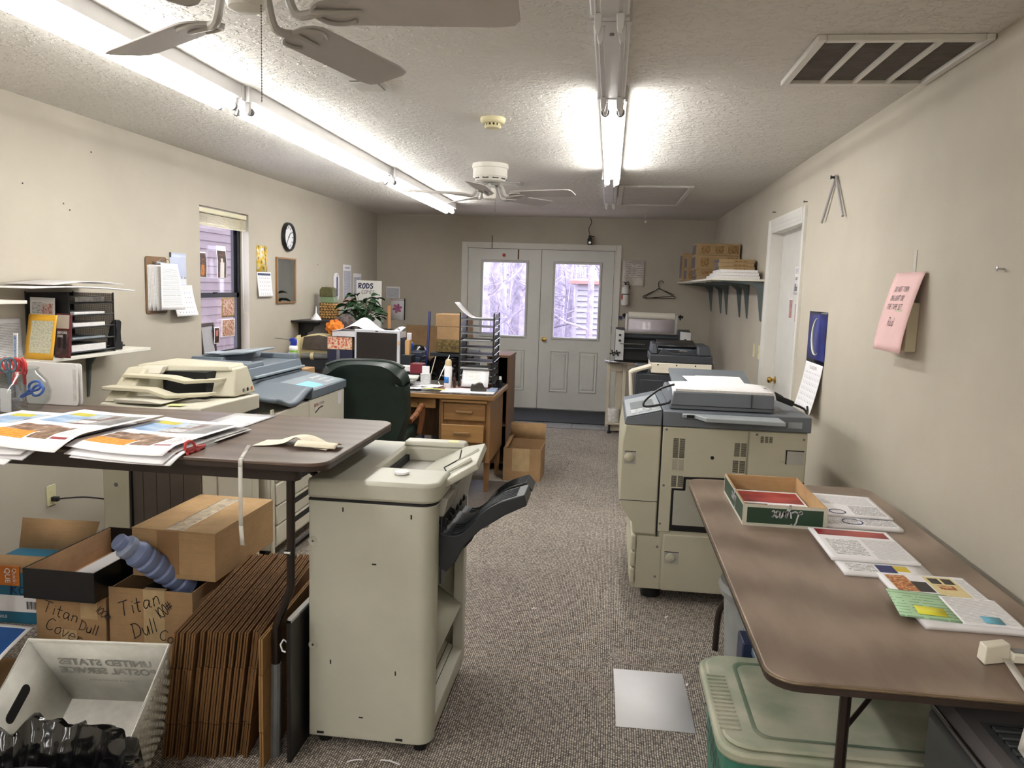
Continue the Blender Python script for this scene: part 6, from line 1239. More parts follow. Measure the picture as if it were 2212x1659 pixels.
# plant
t = thing('potted_plant', 'leafy dark green potted plant in front of the RODS COPIES board', 'plant', (.52, 7.75, 1.0)); MB().lathe([(.07, 0), (.075, .01), (.10, .14), (.105, .15), (.095, .15), (.0, .13)], n=20).build('pot', mat('dark_green_pot', (44, 52, 44), .4, var=.05), t)
tag(MB().box(-.16, .16, -.14, .14, 0, .282).build('plant_box', M_CARDDK, None, loc=(.52, 7.75, ZT)), 'dark carton under the potted plant', 'box')
M_LEAF = mat('dark_leaf', (36, 66, 40), .35, var=.3, vscale=14); M_STEM = mat('stem_green', (74, 96, 54), .5, var=.1)
rl = random.Random(5); leafm = None
for k in range(64):
    a = rl.uniform(0, 2 * PI); h = rl.uniform(.10, .34); r = rl.uniform(.04, .20) * (1 - .35 * max(0, h - .2) / .14)
    p = Vector((r * math.cos(a), r * .8 * math.sin(a), h + .08)); base = Vector((.02 * math.cos(a), .02 * math.sin(a), .13))
    MB().tube([base, (base + p) / 2 + Vector((0, 0, .03)), p], .0022, 4).build('stem', M_STEM, t)
    if leafm is None:
        q = MB(); q.grid(6, 4, lambda u, v: (.085 * u, (v - .5) * .06 * math.sin(PI * min(1, u * .9 + .08)) * (1.15 - .3 * u), .012 * math.sin(PI * u) - .010 * abs(v - .5) * 2 * 0 + .008 * (2 * abs(v - .5)))); lo = q.build('leaf', M_LEAF, t); leafm = lo.data
    else: lo = bpy.data.objects.new('leaf', leafm); C.objects.link(lo); lo.parent = t
    lo.location = p; lo.rotation_euler = (rl.uniform(-.5, .5), rl.uniform(-.2, .8), a + rl.uniform(-.6, .6)); s_ = rl.uniform(1.0, 1.55); lo.scale = (s_, s_, s_)
# white RODS COPIES board
t = thing('sign_board', 'white board with RODS COPIES handwritten at the top', 'sign', (.36, 8.45, ZT)); t.rotation_euler = (0, 0, rad(-2))
MB().box(-.145, .145, 0, .012, .30, .86).build('board', mat('white_sign_board', (228, 226, 222), .5, var=.015), t, bevel=.002); MB().box(-.1, .1, .02, .04, 0, .6).build('prop', M_CARDDK, t)
q = MB(); q.M = plane_M((-.145, -.001, .30), (1, 0, 0), (0, 0, 1)); ink(q, 'RODS', .025, .475, .052, .0115, 0, .05, gap=.26, jit=.02, seed=21); q.build('lettering', M_INKB, t)
q = MB(); q.M = plane_M((-.145, -.001, .30), (1, 0, 0), (0, 0, 1)); ink(q, 'COPIES', .06, .415, .036, .004, 0, .1, gap=.2, jit=.02, seed=22); ink(q, 'N', .20, .02, .04, .003, 0, .3, seed=2); q.build('lettering', M_INK, t)
q = MB(); q.M = plane_M((-.07, -.0015, .50), (1, 0, 0), (0, 0, 1)); q.sheet(.13, .15); nt_ = q.build('grey_note', mat('grey_note', (170, 166, 158), .7, var=.03), t, solid=.0008)
q = MB(); q.M = plane_M((-.07, -.0035, .50), (1, 0, 0), (0, 0, 1)); ink(q, 'COPIES', .025, .105, .026, .0025, 0, .1, seed=24); q.build('handwriting', M_INK, nt_)
# wall papers in the corner
def wallsheet(nm, lb, o, u, v, W, H, mats, lay, cat='paper', bow=0.0):
    q = MB(); q.M = plane_M(o, u, v); q.sheet(W, H, lay, (lambda a, b: (a, b, bow * math.sin(PI * b / H))) if bow else None, 3 if bow else 1, 6 if bow else 1); return tag(q.build(nm, mats, None, solid=.0008), lb, cat)
LW = ((0, 1, 0), (0, 0, 1)); M_TXD = mat_text('dense_table_print', (222, 222, 230), (140, 142, 156), .0075, .5, 90, .40)
wallsheet('price_list', 'tall dense price list pinned to the wall over the corner shelf', (.003, 8.62, 1.36), *LW, .28, .39, [M_PAPER, M_TXD], [(.06, .04, .94, .82, 1), (.2, .88, .8, .94, 1)])
wallsheet('price_list', 'second price list next to the tall one in the corner', (.003, 8.98, 1.38), *LW, .30, .28, [M_PAPER, M_TXD], [(.06, .05, .94, .84, 1)])
wallsheet('pink_sheet', 'salmon pink sheet below the price lists', (.004, 8.63, 1.27), *LW, .5, .085, [mat('salmon_paper', (222, 176, 160), .7, var=.02)], [])
wallsheet('sage_sheet', 'pale green sheet below the salmon sheet', (.0035, 8.60, 1.175), *LW, .5, .09, [mat('sage_paper', (178, 186, 170), .7, var=.03)], [])
t = thing('thermometer', 'long white thermometer on the wall above the green tins', 'thermometer', (.004, 8.40, 1.34)); q = MB(); q.M = plane_M((0, -.10, 0), (0, 1, 0), (0, 0, 1)); q.prism(rrect(.18, .31, .07, 5, .09, .155), 'z', 0, .006); q.build('plate', M_PAPER, t)
MB().box(.006, .012, -.012, .012, .05, .28).build('tube', mat('violet_tube', (64, 60, 120), .3, var=.03), t); MB().cyl((.004, 0, .28), .02, .008, 14, 'x').build('top_disc', M_PAPER, t)
BWL = ((1, 0, 0), (0, 0, 1))
wallsheet('number_table', 'white sheet of number tables on the back wall by the corner', (.13, 9.915, 1.365), *BWL, .185, .15, [M_PAPER, M_TXD], [(.06, .06, .94, .86, 1)])
t = thing('flower_calendar', 'calendar with a faint magenta flower on the back wall corner', 'calendar', (.29, 9.912, 1.085)); q = MB(); q.M = plane_M((-.09, 0, 0), *BWL); q.sheet(.18, .27); q.build('page', M_PAPER, t, solid=.006)
for k in range(6):
    a = rad(60 * k + 15); q = MB(); q.M = plane_M((-.005, -.0015, .15), *BWL); q._add([(0, 0, 0)] + [(.066 * (.35 + .65 * math.sin(PI * i / 6)) * math.cos(a + (i - 3) * .22), .066 * (.35 + .65 * math.sin(PI * i / 6)) * math.sin(a + (i - 3) * .22), .0004 * k) for i in range(7)], [tuple(range(8))]); q.build('petal', mat('magenta_petal_print', (166, 96, 132), .6, var=.25, vscale=40), t)
MB().box(-.09, .09, -.002, 0, .255, .262).build('header_line', MP_DKRED, t); MB().box(.088, .098, -.012, 0, .0, .28).build('dark_binding', M_DARK, t)
tag(MB().box(0, .012, -.02, .08, 0, .26).build('orange_folder', mat('orange_folder', (216, 150, 70), .5, var=.03), None, loc=(.56, 8.52, ZT + .33)), 'thin orange folder edge beside the RODS COPIES board', 'folder')
tag(MB().box(-.11, .11, -.09, .09, 0, .326).build('folder_stand', M_PLDK, None, loc=(.60, 8.58, ZT)), 'dark stand under the orange folder', 'stand')
# open carton in the aisle
t = thing('open_carton', 'open brown carton standing in the aisle beside the desk', 'box', (2.385, 6.27, 0), rad(-1)); w_, d_, h_ = .30, .33, .265
MB().box(-w_ / 2, w_ / 2, -d_ / 2, -d_ / 2 + .005, 0, h_).build('front_panel', M_CARD2, t); MB().box(-w_ / 2, w_ / 2, d_ / 2 - .005, d_ / 2, 0, h_ + .02).build('back_panel', M_CARD2, t)
for s in (-1, 1): MB().box(s * w_ / 2 - .0025, s * w_ / 2 + .0025, -d_ / 2, d_ / 2, 0, h_).build('side_panel', M_CARD2, t)
MB().box(-w_ / 2, w_ / 2, -d_ / 2, d_ / 2, 0, .005).build('bottom_panel', M_CARDIN, t); MB()._add([(-w_ / 2, d_ / 2, h_ + .02), (w_ / 2, d_ / 2, h_ + .02), (w_ / 2 + .005, d_ / 2 + .02, h_ + .155), (-w_ / 2 + .005, d_ / 2 + .02, h_ + .155)], [(0, 1, 2, 3)]).build('back_flap', M_CARD, t, solid=.005)
MB()._add([(-w_ / 2, -d_ / 2, h_), (-w_ / 2 + .03, -d_ / 2, h_ + .012), (-w_ / 2 + .04, d_ / 2, h_ + .05), (-w_ / 2, d_ / 2, h_ + .05)], [(0, 1, 2, 3)]).build('torn_flap', M_CARD2, t, solid=.004); MB().box(-.08, .06, -d_ / 2 - .001, -d_ / 2, .08, h_).build('tape', M_TAPE, t)
# ================================================================ large copier on the right
t = thing('copier', 'large beige copier with blue-grey top and page feeder beside the right wall', 'copier', (3.56, 4.2, 0))
TF = Matrix.Translation((-3.56, -4.2, 0)); YC = 3.82
M_CB = mat('copier_beige', (196, 191, 170), .45, var=.02, vscale=3, bump=.03, bscale=400); M_CG = mat('copier_slate', (104, 110, 118), .45, var=.03); M_CG2 = mat('copier_light_slate', (158, 165, 170), .42, var=.03)
pb('body', M_CB, 3.32, 4.0, YC + .01, 4.60, .06, .895, .008)
hull('drawer_bulge', M_CB, [(3.195, YC + .02), (3.32, YC + .02), (3.32, 4.6), (3.195, 4.6)], [(3.195, YC + .02), (3.32, YC + .02), (3.32, 4.6), (3.195, 4.6)], .06, .36, .006)
q = MB(); q.M = TF; q.prism([(3.305, .345), (3.305, .895), (3.13, .895), (3.115, .80), (3.115, .52), (3.13, .47), (3.185, .40), (3.19, .345)], 'y', YC, 4.6); q.build('side_housing', M_CB, t, bevel=.008)
q = MB(); q.M = TF; q.prism([(3.313, .365), (3.37, .365), (3.37, .588), (3.425, .588), (3.425, .648), (3.72, .655), (3.72, .893), (3.313, .893)], 'y', YC, YC + .012); q.build('rear_cover', M_CB, t, bevel=.004)
q = MB(); q.M = TF; q.prism([(3.727, .655), (3.995, .655), (3.995, .893), (3.727, .893)], 'y', YC, YC + .012); q.build('rear_cover', M_CB, t, bevel=.004)
q = MB(); q.M = TF; q.prism([(3.382, .40), (3.99, .40), (3.99, .64), (3.438, .635), (3.438, .577), (3.382, .577)], 'y', YC + .004, YC + .02); q.build('recess_panel', M_PLGRY2 if False else mat('copier_grey_beige', (178, 176, 164), .45, var=.02), t, bevel=.003)
pb('recess_shadow', M_SEAM, 3.371, 3.998, YC + .009, YC + .0115, .37, .652, 0); pb('recess_slot', M_DARK, 3.385, 3.99, YC + .003, YC + .02, .372, .392, 0)
pb('lower_cover', M_CB, 3.345, 3.995, YC, YC + .012, .062, .352, .004); pb('corner_cover', M_CB, 3.215, 3.338, YC + .008, YC + .022, .062, .335, .004)
for k in range(3): pb('paper_drawer_end', M_CB, 3.185, 3.212, YC + .005, 4.58, .085 + k * .085, .163 + k * .085, .008)
for xx, zz in ((3.33, .88), (3.33, .60), (3.322, .405), (3.315, .285), (3.312, .13), (3.76, .878), (3.98, .865)):
    q = MB(); q.M = TF; q.lathe([(0, -.004), (.004, -.003), (.006, 0)], (xx, YC, zz), 10, 'y'); q.build('screw', M_SOCK, t)
q = MB(); q.M = TF; q.lathe([(0, -.0015), (.009, -.001), (.009, 0)], (3.556, YC, .752), 14, 'y'); q.build('plug_hole', M_DARK, t)
def vent(x0, x1, z0, z1, cols, rows, m=M_SEAM):
    g = MB(); g.M = TF
    cw_ = (x1 - x0) / cols
    for i in range(cols):
        for j in range(rows):
            z = z0 + (z1 - z0) * (j + .5) / rows; g.box(x0 + i * cw_ + .003, x0 + (i + 1) * cw_ - .003, YC - .001, YC + .002, z - (z1 - z0) / rows * .28, z + (z1 - z0) / rows * .28)
    o = g.build('vent_slots', m, t); o['kind'] = 'stuff'
vent(3.363, 3.425, .742, .84, 2, 20); vent(3.363, 3.425, .68, .735, 2, 11, mat('faint_slot', (168, 162, 148), .6, var=0)); vent(3.363, 3.425, .596, .653, 2, 12); vent(3.655, 3.718, .765, .832, 2, 14); vent(3.652, 3.716, .685, .745, 2, 12); vent(3.775, 3.837, .84, .871, 3, 7)
for x0, x1, z0, z1 in ((3.132, 3.188, .70, .763), (3.353, 3.423, .202, .265)):
    hw = pb('handle_recess', M_SORI, x0, x1, YC - .001, YC + .001, z0, z1, 0)
    q = MB(); q.M = TF; q.lathe([(0, -.016), (.018, -.012), (.025, 0)], (x0 + (x1 - x0) * .42, YC, (z0 + z1) / 2), 16, 'y'); q.build('finger_grip', M_CB, hw)
    pb('recess_edge', M_SEAM, x0, x1, YC - .002, YC, z1 - .003, z1, 0, hw)
hw = pb('handle_recess', M_SORI, 3.90, 3.985, YC - .001, YC + .001, .74, .81, 0); pb('recess_edge', M_SEAM, 3.90, 3.985, YC - .002, YC, .805, .81, 0, hw); pb('inner_edge', M_SEAM, 3.90, 3.906, YC - .002, YC, .74, .81, 0, hw); pb('catch', M_CB, 3.875, 3.90, YC - .004, YC, .752, .785, .003)
pb('side_seam', M_SEAM, 3.3065, 3.3115, YC + .009, YC + .02, .062, .895, 0); pb('level_seam', M_SEAM, 3.118, 3.305, YC - .001, YC + .002, .513, .516, 0)
for xx, yy in ((3.30, 3.92), (3.93, 3.92), (3.30, 4.5), (3.93, 4.5)): q = MB(); q.M = TF; q.lathe([(.05, 0), (.05, .04), (.03, .06)], (xx, yy, 0), 14); q.build('caster', M_BLKP, t)
# slate deck
hull('deck', M_CG, [(3.31, YC - .005), (4.01, YC - .005), (4.01, 4.62), (3.31, 4.62)], [(3.31, YC), (4.01, YC), (4.01, 4.62), (3.31, 4.62)], .897, .972, .006)
hull('control_housing', M_CG, [(3.125, YC - .005), (3.305, YC - .005), (3.305, 4.6), (3.125, 4.6)], [(3.13, YC), (3.305, YC), (3.305, 4.6), (3.13, 4.6)], .897, [.928, .972, .972, .928], .004)
q = MB(); q.M = TF @ plane_M((3.13, YC - .003, .930), (.175, 0, .044), (0, 1, 0)); q.box(.004, .178, .004, .6, 0, .004); cp = q.build('control_panel', M_CG2, t, bevel=.002)
for i in range(4):
    for j in range(3): q = MB(); q.M = TF @ plane_M((3.13, YC - .003, .930), (.175, 0, .044), (0, 1, 0)); q.box(.03 + i * .034, .053 + i * .034, .05 + j * .035, .075 + j * .035, .004, .008); q.build('key', mat('key_white', (216, 218, 220), .35, var=.02), cp)
q = MB(); q.M = TF @ plane_M((3.13, YC - .003, .930), (.175, 0, .044), (0, 1, 0)); q.box(.03, .15, .19, .42, .004, .006); q.build('display', mat('grey_display', (140, 146, 150), .2, var=.03), cp)
pb('deck_label', M_CG2, 3.90, 3.965, YC - .007, YC - .005, .918, .948, 0)
# page feeder
hull('feeder_front', M_CG, [(3.345, 3.885), (3.845, 3.885), (3.845, 4.12), (3.345, 4.12)], [(3.36, 3.90), (3.845, 3.90), (3.845, 4.12), (3.36, 4.12)], .975, 1.06, .006)
pb('feeder_seam', M_SEAM, 3.35, 3.846, 3.882, 3.89, .994, .996, 0); pb('feeder_seam', M_SEAM, 3.735, 3.737, 3.883, 3.9, .994, 1.06, 0)
hull('feeder_body', M_CG, [(3.345, 4.12), (3.845, 4.12), (3.845, 4.58), (3.345, 4.58)], [(3.36, 4.12), (3.845, 4.12), (3.845, 4.57), (3.36, 4.57)], .975, 1.03, .006)
q = MB(); q.M = TF; q._add([(3.38, 4.16, 1.055), (3.80, 4.16, 1.055), (3.80, 4.56, 1.115), (3.38, 4.56, 1.115)], [(0, 1, 2, 3)]); q.build('feeder_tray', M_CG, t, solid=.02, bevel=.003)
# bypass tray toward the camera
q = MB(); q.M = TF; q.prism([(3.40, 3.83), (3.40, 3.79), (3.46, 3.79), (3.50, 3.70), (3.86, 3.68), (3.855, 3.83)], 'z', .945, .965); q.build('bypass_tray', M_CG2, t, bevel=.004)
pb('bypass_recess', M_DARK, 3.42, 3.455, 3.787, 3.792, .948, .962, 0)
# sheets lying on the feeder and a black cord
def lp(u, v): return (3.355 + .50 * u, 3.90 + .30 * v, 1.075 - .035 * max(0, .18 - v) / .18 * (1 if v < .18 else 0) + .012 * math.sin(PI * u))
tag(MB().grid(8, 8, lp).build('loose_sheet', M_PAPER, None, solid=.001), 'large white sheet draped over the copier page feeder', 'paper')
tag(MB().box(0, .47, 0, .26, 0, .012).build('paper_stack', M_PAPERE, None, loc=(3.37, 3.905, 1.0605)), 'paper stack under the draped sheet on the page feeder', 'paper')
for k, (x, y, a, lb) in enumerate(((3.56, 4.15, 16, 'tilted white sheet sticking up from the page feeder'), (3.60, 4.13, 6, 'second white sheet overlapping the tilted one on the page feeder'))): tag(MB().box(0, .24, 0, .16, 0, .001).build('loose_sheet', M_PAPER, None, loc=(x - .08, y + .02, 1.062 + .006 * k), rot=(rad(12), 0, rad(a))), lb, 'paper')
tag(MB().tube(bez([(3.37, 4.0, 1.083), (3.30, 3.98, 1.06), (3.23, 3.93, 1.01), (3.215, 3.90, .985), (3.24, 3.90, .978), (3.33, 3.92, .995), (3.352, 3.93, 1.01)], 6), .006, 8).build('cable_loop', M_BLKP, None), 'black cable looped over the copier control panel', 'cable')
t = thing('power_adapter', 'black adapter and cable hanging off the page feeder toward the wall', 'cable', (3.85, 4.02, 1.05)); q = MB(); q.M = Matrix.Rotation(rad(20), 4, 'Y'); q.box(.02, .12, -.018, .018, -.014, .014); q.build('adapter', M_BLKP, t, bevel=.005)
MB().tube(bez([(-.03, .02, .025), (.02, 0, .01), (.06, 0, -.01)], 4), .006, 8).build('cable', M_BLKP, t); MB().tube(bez([(.11, 0, -.04), (.17, .02, -.065), (.21, .1, -.10), (.22, .15, -.072)], 5), .006, 8).build('cable', M_BLKP, t)
# ================================================================ right folding table
rx0, rx1, ry0, ry1, rz_ = 3.40, 4.165, 1.625, 3.43, .737
t = folding_table('folding_table', 'brown laminate folding table against the right wall with collated papers', rx0, rx1, ry0, ry1, rz_, M_LAM2, None, 1, False)
ox, oy = -(rx0 + rx1) / 2, -(ry0 + ry1) / 2; TL = Matrix.Translation((ox, oy, 0))
q = MB(); q.M = TL; q.tube([(p[0] + (rx0 + rx1) / 2, p[1] + (ry0 + ry1) / 2, rz_ - .006) for p in rrect(rx1 - rx0 + .001, ry1 - ry0 + .001, .065, 6)], .0035, 6, True); q.build('edge_bead', mat('worn_brass_edge', (112, 96, 74), .4, .4, var=.2, vscale=20), t)
for ly, sy in ((1.865, -1), (3.30, 1)):
    for lx, sx_ in ((3.635, -1), (3.93, 1)) if ly < 2 else ((3.60, -1), (3.965, 1)):
        q = MB(); q.M = TL; q.tube(bez([(lx, ly, rz_ - .03), (lx, ly, .32), (lx - .0 * sx_, ly, .26), (lx + sx_ * .035, ly + sy * .02, .20), (lx + sx_ * .045, ly + sy * .03, .14), (lx + sx_ * .048, ly + sy * .03, 0)], 4), .0135, 10); q.build('leg', M_LEG, t)
    cy_ = ly - sy * .10
    q = MB(); q.M = TL; q.box(3.765, 3.80, cy_ - .02, cy_ + .02, .62, rz_ - .03); q.build('brace_block', M_BLKP, t)
    for lx in ((3.635, 3.93) if ly < 2 else (3.60, 3.965)): q = MB(); q.M = TL; q.tube([(3.782, cy_, .63), (lx, ly, .50)], .006, 8); q.build('brace_arm', M_LEG, t)
# Lynx tray box
t = thing('tray_box', 'dark green open tray box lettered Lynx upside down on the table', 'box', (3.67, 2.985, rz_)); w_, d_, h_ = .285, .455, .078
M_GRN = mat('dark_green_card', (42, 70, 52), .5, var=.06); M_CRD = mat('pale_card_edge', (206, 204, 190), .6, var=.04)
for nm, a in (('front_wall', (-w_ / 2, w_ / 2, -d_ / 2, -d_ / 2 + .005)), ('back_wall', (-w_ / 2, w_ / 2, d_ / 2 - .005, d_ / 2)), ('side_wall', (-w_ / 2, -w_ / 2 + .005, -d_ / 2 + .005, d_ / 2 - .005)), ('side_wall', (w_ / 2 - .005, w_ / 2, -d_ / 2 + .005, d_ / 2 - .005))): MB().box(a[0], a[1], a[2], a[3], 0, h_).build(nm, M_CARD, t)
MB().box(-w_ / 2 + .005, w_ / 2 - .005, -d_ / 2 + .005, d_ / 2 - .005, .0, .004).build('bottom', M_CARD, t)
q = MB(); q.M = plane_M((-w_ / 2, -d_ / 2 - .0008, 0), (1, 0, 0), (0, 0, 1)); q.sheet(w_, h_, [(.045, .14, .955, .86, 1)]); q.build('printed_front', [M_CRD, M_GRN], t)
q = MB(); q.M = plane_M((-w_ / 2 - .0008, d_ / 2, 0), (0, -1, 0), (0, 0, 1)); q.sheet(d_, h_, [(.02, .14, .98, .9, 1)]); q.build('printed_side', [M_CRD, M_GRN], t)
LYNX = {'L': [(.72, .92), (.55, 1.0), (.38, .8), (.30, .4), (.18, .05), (.05, .0), (.02, .12), (.2, .16), (.45, .02), (.7, .1)], 'y': [(.0, .5), (.08, .12), (.22, .1), (.36, .5), (.3, .0), (.16, -.42), (.0, -.3), (.2, -.02), (.45, .2)], 'n': [(.0, .1), (.06, .48), (.06, .05), (.22, .45), (.34, .42), (.34, .1), (.46, .12)], 'x': [(.0, .4), (.1, .48), (.28, .05), (.42, .1)], 'X': [(.42, .48), (.3, .4), (.08, .06), (-.02, .1)]}
def lynx(mb, x, y, h, wid, ang):
    px = 0; ca, sa = math.cos(ang), math.sin(ang)
    for ch, adv in (('L', .72), ('y', .45), ('n', .46), ('x', 0), ('X', .4)):
        pts = bez([(px + a * h, b * h, 0) for a, b in LYNX[ch]], 5)
        for i in range(len(pts) - 1):
            a, b = pts[i], pts[i + 1]; d = (b - a).normalized(); nr = Vector((-d.y, d.x, 0)) * wid / 2
            mb._add([(x + p.x * ca - p.y * sa, y + p.x * sa + p.y * ca, 0) for p in (a - nr - d * .0006, b - nr + d * .0006, b + nr + d * .0006, a + nr - d * .0006)], [(0, 1, 2, 3)])
        px += adv * h
q = MB(); q.M = plane_M((-w_ / 2, -d_ / 2 - .0016, 0), (1, 0, 0), (0, 0, 1)); lynx(q, .200, .060, .050, .0055, PI); q.build('logo_lettering', M_PAPER, t)
q = MB(); q.M = plane_M((-w_ / 2 - .0016, d_ / 2, 0), (0, -1, 0), (0, 0, 1)); lynx(q, .30, .060, .050, .0055, PI); q.build('logo_lettering', M_PAPER, t)
# prints
MP_RED = mat_photo('deep_red_print', [(.3, (96, 18, 26)), (.5, (150, 30, 40)), (.7, (186, 70, 66)), (.85, (206, 130, 110))], 8, 4); M_BLKPR = mat('black_print', (30, 28, 28), .4, var=.05); MP_FOOD = mat_photo('food_menu_print', [(.25, (40, 24, 18)), (.42, (140, 70, 30)), (.55, (206, 120, 50)), (.65, (226, 190, 140)), (.8, (70, 40, 28))], 70, 5); M_CRMY = mat('cream_ad_print', (232, 214, 160), .5, var=.05); M_NVY = mat('navy_logo_print', (40, 50, 110), .5, var=.1); M_GRNP = mat_text('green_sheet_print', (176, 212, 170), (140, 172, 140), .02, .3, 40); M_YEL = mat('yellow_sticky', (238, 232, 70), .6, var=.03); M_BLUS = mat('blue_sticky', (110, 178, 200), .6, var=.03)
GT = 'collated print stacks on the right table'; ZR = rz_ + .0005
def prn(nm, lb, x, y, z, W, H, a, mats, lay, th=.004, wav=.0):
    q = MB().sheet(W, H, lay, (lambda u, v: (u, v, wav * math.sin(9 * u + 5 * v))) if wav else None, 4 if wav else 1, 5 if wav else 1); return tag(q.build(nm, mats, None, solid=th, loc=(x, y, z + th), rot=(0, 0, rad(a))), lb, 'paper', GT)
prn('print_sheet', 'red advert sheet lying inside the Lynx tray box', 3.54, 2.77, ZR + .006, .255, .40, -1, [M_PAPER, MP_RED, M_BLKPR, M_TXTF], [(.05, .55, .97, .95, 1), (.03, .08, .42, .5, 2), (.45, .05, .98, .5, 3)], .02)
prn('print_stack', 'white form stack with a blue round seal behind the tray box', 3.815, 2.785, ZR, .265, .43, 0, [M_PAPER, M_TXT, M_TXTF], [(.06, .06, .5, .24, 1), (.55, .06, .95, .3, 1)], .012)
o = prn('print_stack', 'white printed sheets on top of the blue seal stack', 3.83, 2.90, ZR + .0125, .25, .31, -2, [M_PAPER, M_TXTF, M_TXT], [(.06, .5, .92, .92, 1), (.5, .06, .94, .48, 2)], .006, .0015)
for k in range(2):
    q = MB(); r_ = (.026, .032)[k]; q.lathe([(r_, 0), (r_ + .004, 0), (r_ + .004, .0006), (r_, .0006)], n=24, caps=False); tag(q.build('round_seal', M_NVY, None, loc=((3.90, 2.945, ZR + .0205) if k == 0 else (3.925, 2.845, ZR + .0127))), ['blue round seal printed on the upper form', 'blue round seal printed on the lower form'][k], 'seal')
prn('print_stack', 'stack topped by a sheet with a blue and yellow logo, under the red header print', 3.745, 2.305, ZR, .255, .40, -1, [M_PAPER, M_TXT2, M_NVY, mat('yellow_logo_print', (216, 190, 60), .5, var=.05)], [(.08, .05, .4, .22, 1), (.42, .06, .62, .22, 2), (.62, .1, .78, .22, 3)], .010)
prn('print_stack', 'print with a deep red header band and form columns on the table', 3.735, 2.405, ZR + .0105, .258, .318, -1, [M_PAPER, MP_RED, M_TXTF, M_TXT2], [(.06, .74, .94, .95, 1), (.55, .05, .97, .68, 2), (.1, .12, .5, .6, 3)], .008, .001)
prn('print_stack', 'menu print with food pictures and cream adverts by the wall', 3.838, 1.955, ZR, .237, .36, 0, [M_PAPER, MP_FOOD, M_CRMY, M_BLKPR, M_TXTF], [(.06, .62, .3, .96, 1), (.3, .62, .48, .84, 3), (.5, .5, .84, .97, 2), (.54, .82, .66, .94, 3), (.69, .82, .81, .94, 3), (.58, .7, .76, .79, 1), (.86, .55, .97, .95, 4)], .014)
prn('print_sheet', 'pale green printed sheet on the menu print', 3.79, 1.99, ZR + .0145, .15, .185, -8, [M_GRNP], [], .003, .001)
prn('print_sheet', 'white form beside the pale green sheet', 3.93, 1.965, ZR + .0145, .14, .18, -3, [M_PAPER, M_TXTF], [(.05, .05, .95, .95, 1)], .004, .001)
tag(MB().sheet(.07, .055).build('sticky_note', M_YEL, None, solid=.0008, loc=(3.838, 2.003, ZR + .0205), rot=(0, 0, rad(-8))), 'bright yellow sticky note on the pale green sheet', 'sticky note'); tag(MB().sheet(.045, .042).build('sticky_note', M_BLUS, None, solid=.0008, loc=(3.985, 1.975, ZR + .021), rot=(0, 0, rad(-6))), 'light blue sticky note on the white form', 'sticky note')
# tape gun
t = thing('tape_dispenser', 'white tape dispenser with a strip of tape hanging to the dark printer', 'tape dispenser', (3.93, 1.80, ZR)); M_TG = mat('ivory_plastic', (226, 220, 204), .4, var=.02)
hull('cutter_head', M_TG, [(3.895, 1.775), (3.96, 1.80), (3.955, 1.835), (3.895, 1.815)], [(3.898, 1.78), (3.962, 1.805), (3.957, 1.835), (3.897, 1.812)], rz_ + .001, rz_ + .042, .003, M=Matrix.Translation((-3.93, -1.80, -ZR)))
MB().box(.03, .16, -.012, .025, .004, .026).build('arm', M_TG, t, bevel=.004); MB().box(.035, .15, -.004, .018, .026, .028).build('label', M_SOCK, t)
q = MB(); pth = [(3.945, 1.785, rz_ + .016), (3.93, 1.66, rz_ + .004), (3.922, 1.617, rz_ - .006), (3.905, 1.60, rz_ - .05), (3.888, 1.58, .657), (3.892, 1.53, .6435)]
for i in range(len(pth) - 1):
    a, b = pth[i], pth[i + 1]; hw = .009; q._add([(a[0] - hw, a[1], a[2]), (a[0] + hw, a[1], a[2]), (b[0] + hw, b[1], b[2]), (b[0] - hw, b[1], b[2])], [(0, 1, 2, 3)])
tag(q.build('tape_strip', M_CLR, None, solid=.0005), 'strip of clear tape hanging from the white dispenser onto the dark printer', 'tape')
# ================================================================ under the right table
t = thing('storage_tote', 'green storage tote with a dusty pale lid under the right table', 'tote', (3.77, 2.165, 0)); M_TGR = mat('green_tote_plastic', (62, 128, 108), .45, var=.08, vscale=8); M_LID = mat_photo('dusty_green_lid', [(.35, (146, 154, 132)), (.55, (172, 172, 152)), (.75, (190, 186, 166))], 5, 5, 'Object', .6); M_LIDC = mat_photo('dusty_lid_centre', [(.40, (92, 112, 94)), (.58, (112, 128, 106)), (.68, (154, 156, 136)), (.85, (176, 172, 152))], 3.2, 5, 'Object', .5)
q = MB(); a = rrect(.74, .44, .06, 4); b = rrect(.79, .50, .06, 4); n = len(a); q._add([(p[0], p[1], 0) for p in a] + [(p[0], p[1], .37) for p in b], [tuple(range(n - 1, -1, -1))] + [(i, (i + 1) % n, n + (i + 1) % n, n + i) for i in range(n)]); q.build('tub', M_TGR, t)
MB().prism(rrect(.83, .54, .07, 5), 'z', .365, .395).build('lid_rim', M_LID, t, bevel=.008); MB().prism(rrect(.80, .51, .07, 5), 'z', .395, .408).build('lid_step', M_LID, t, bevel=.008)
q = MB()
for W_, H_, z in ((.70, .42, .409), (.68, .40, .409), (.66, .38, .402)): q._add([(p[0] + .03, p[1], z) for p in rrect(W_, H_, .04, 5)], [])
n = 24; q._add([], []); q.f += [[i, (i + 1) % n, n + (i + 1) % n, n + i] for i in range(n)] + [[n + i, n + (i + 1) % n, 2 * n + (i + 1) % n, 2 * n + i] for i in range(n)] + [[2 * n + i for i in range(n)]]; q.mi += [0] * (2 * n + 1); q.uv += [None] * (2 * n + 1)
for v in q.v: v.z += .0012
q.build('lid_panel', M_LIDC, t)
for k in range(14): MB().box(-.405, -.352, -.18 + k * .022, -.172 + k * .022, .407, .412).build('grip_rib', M_LID, t)
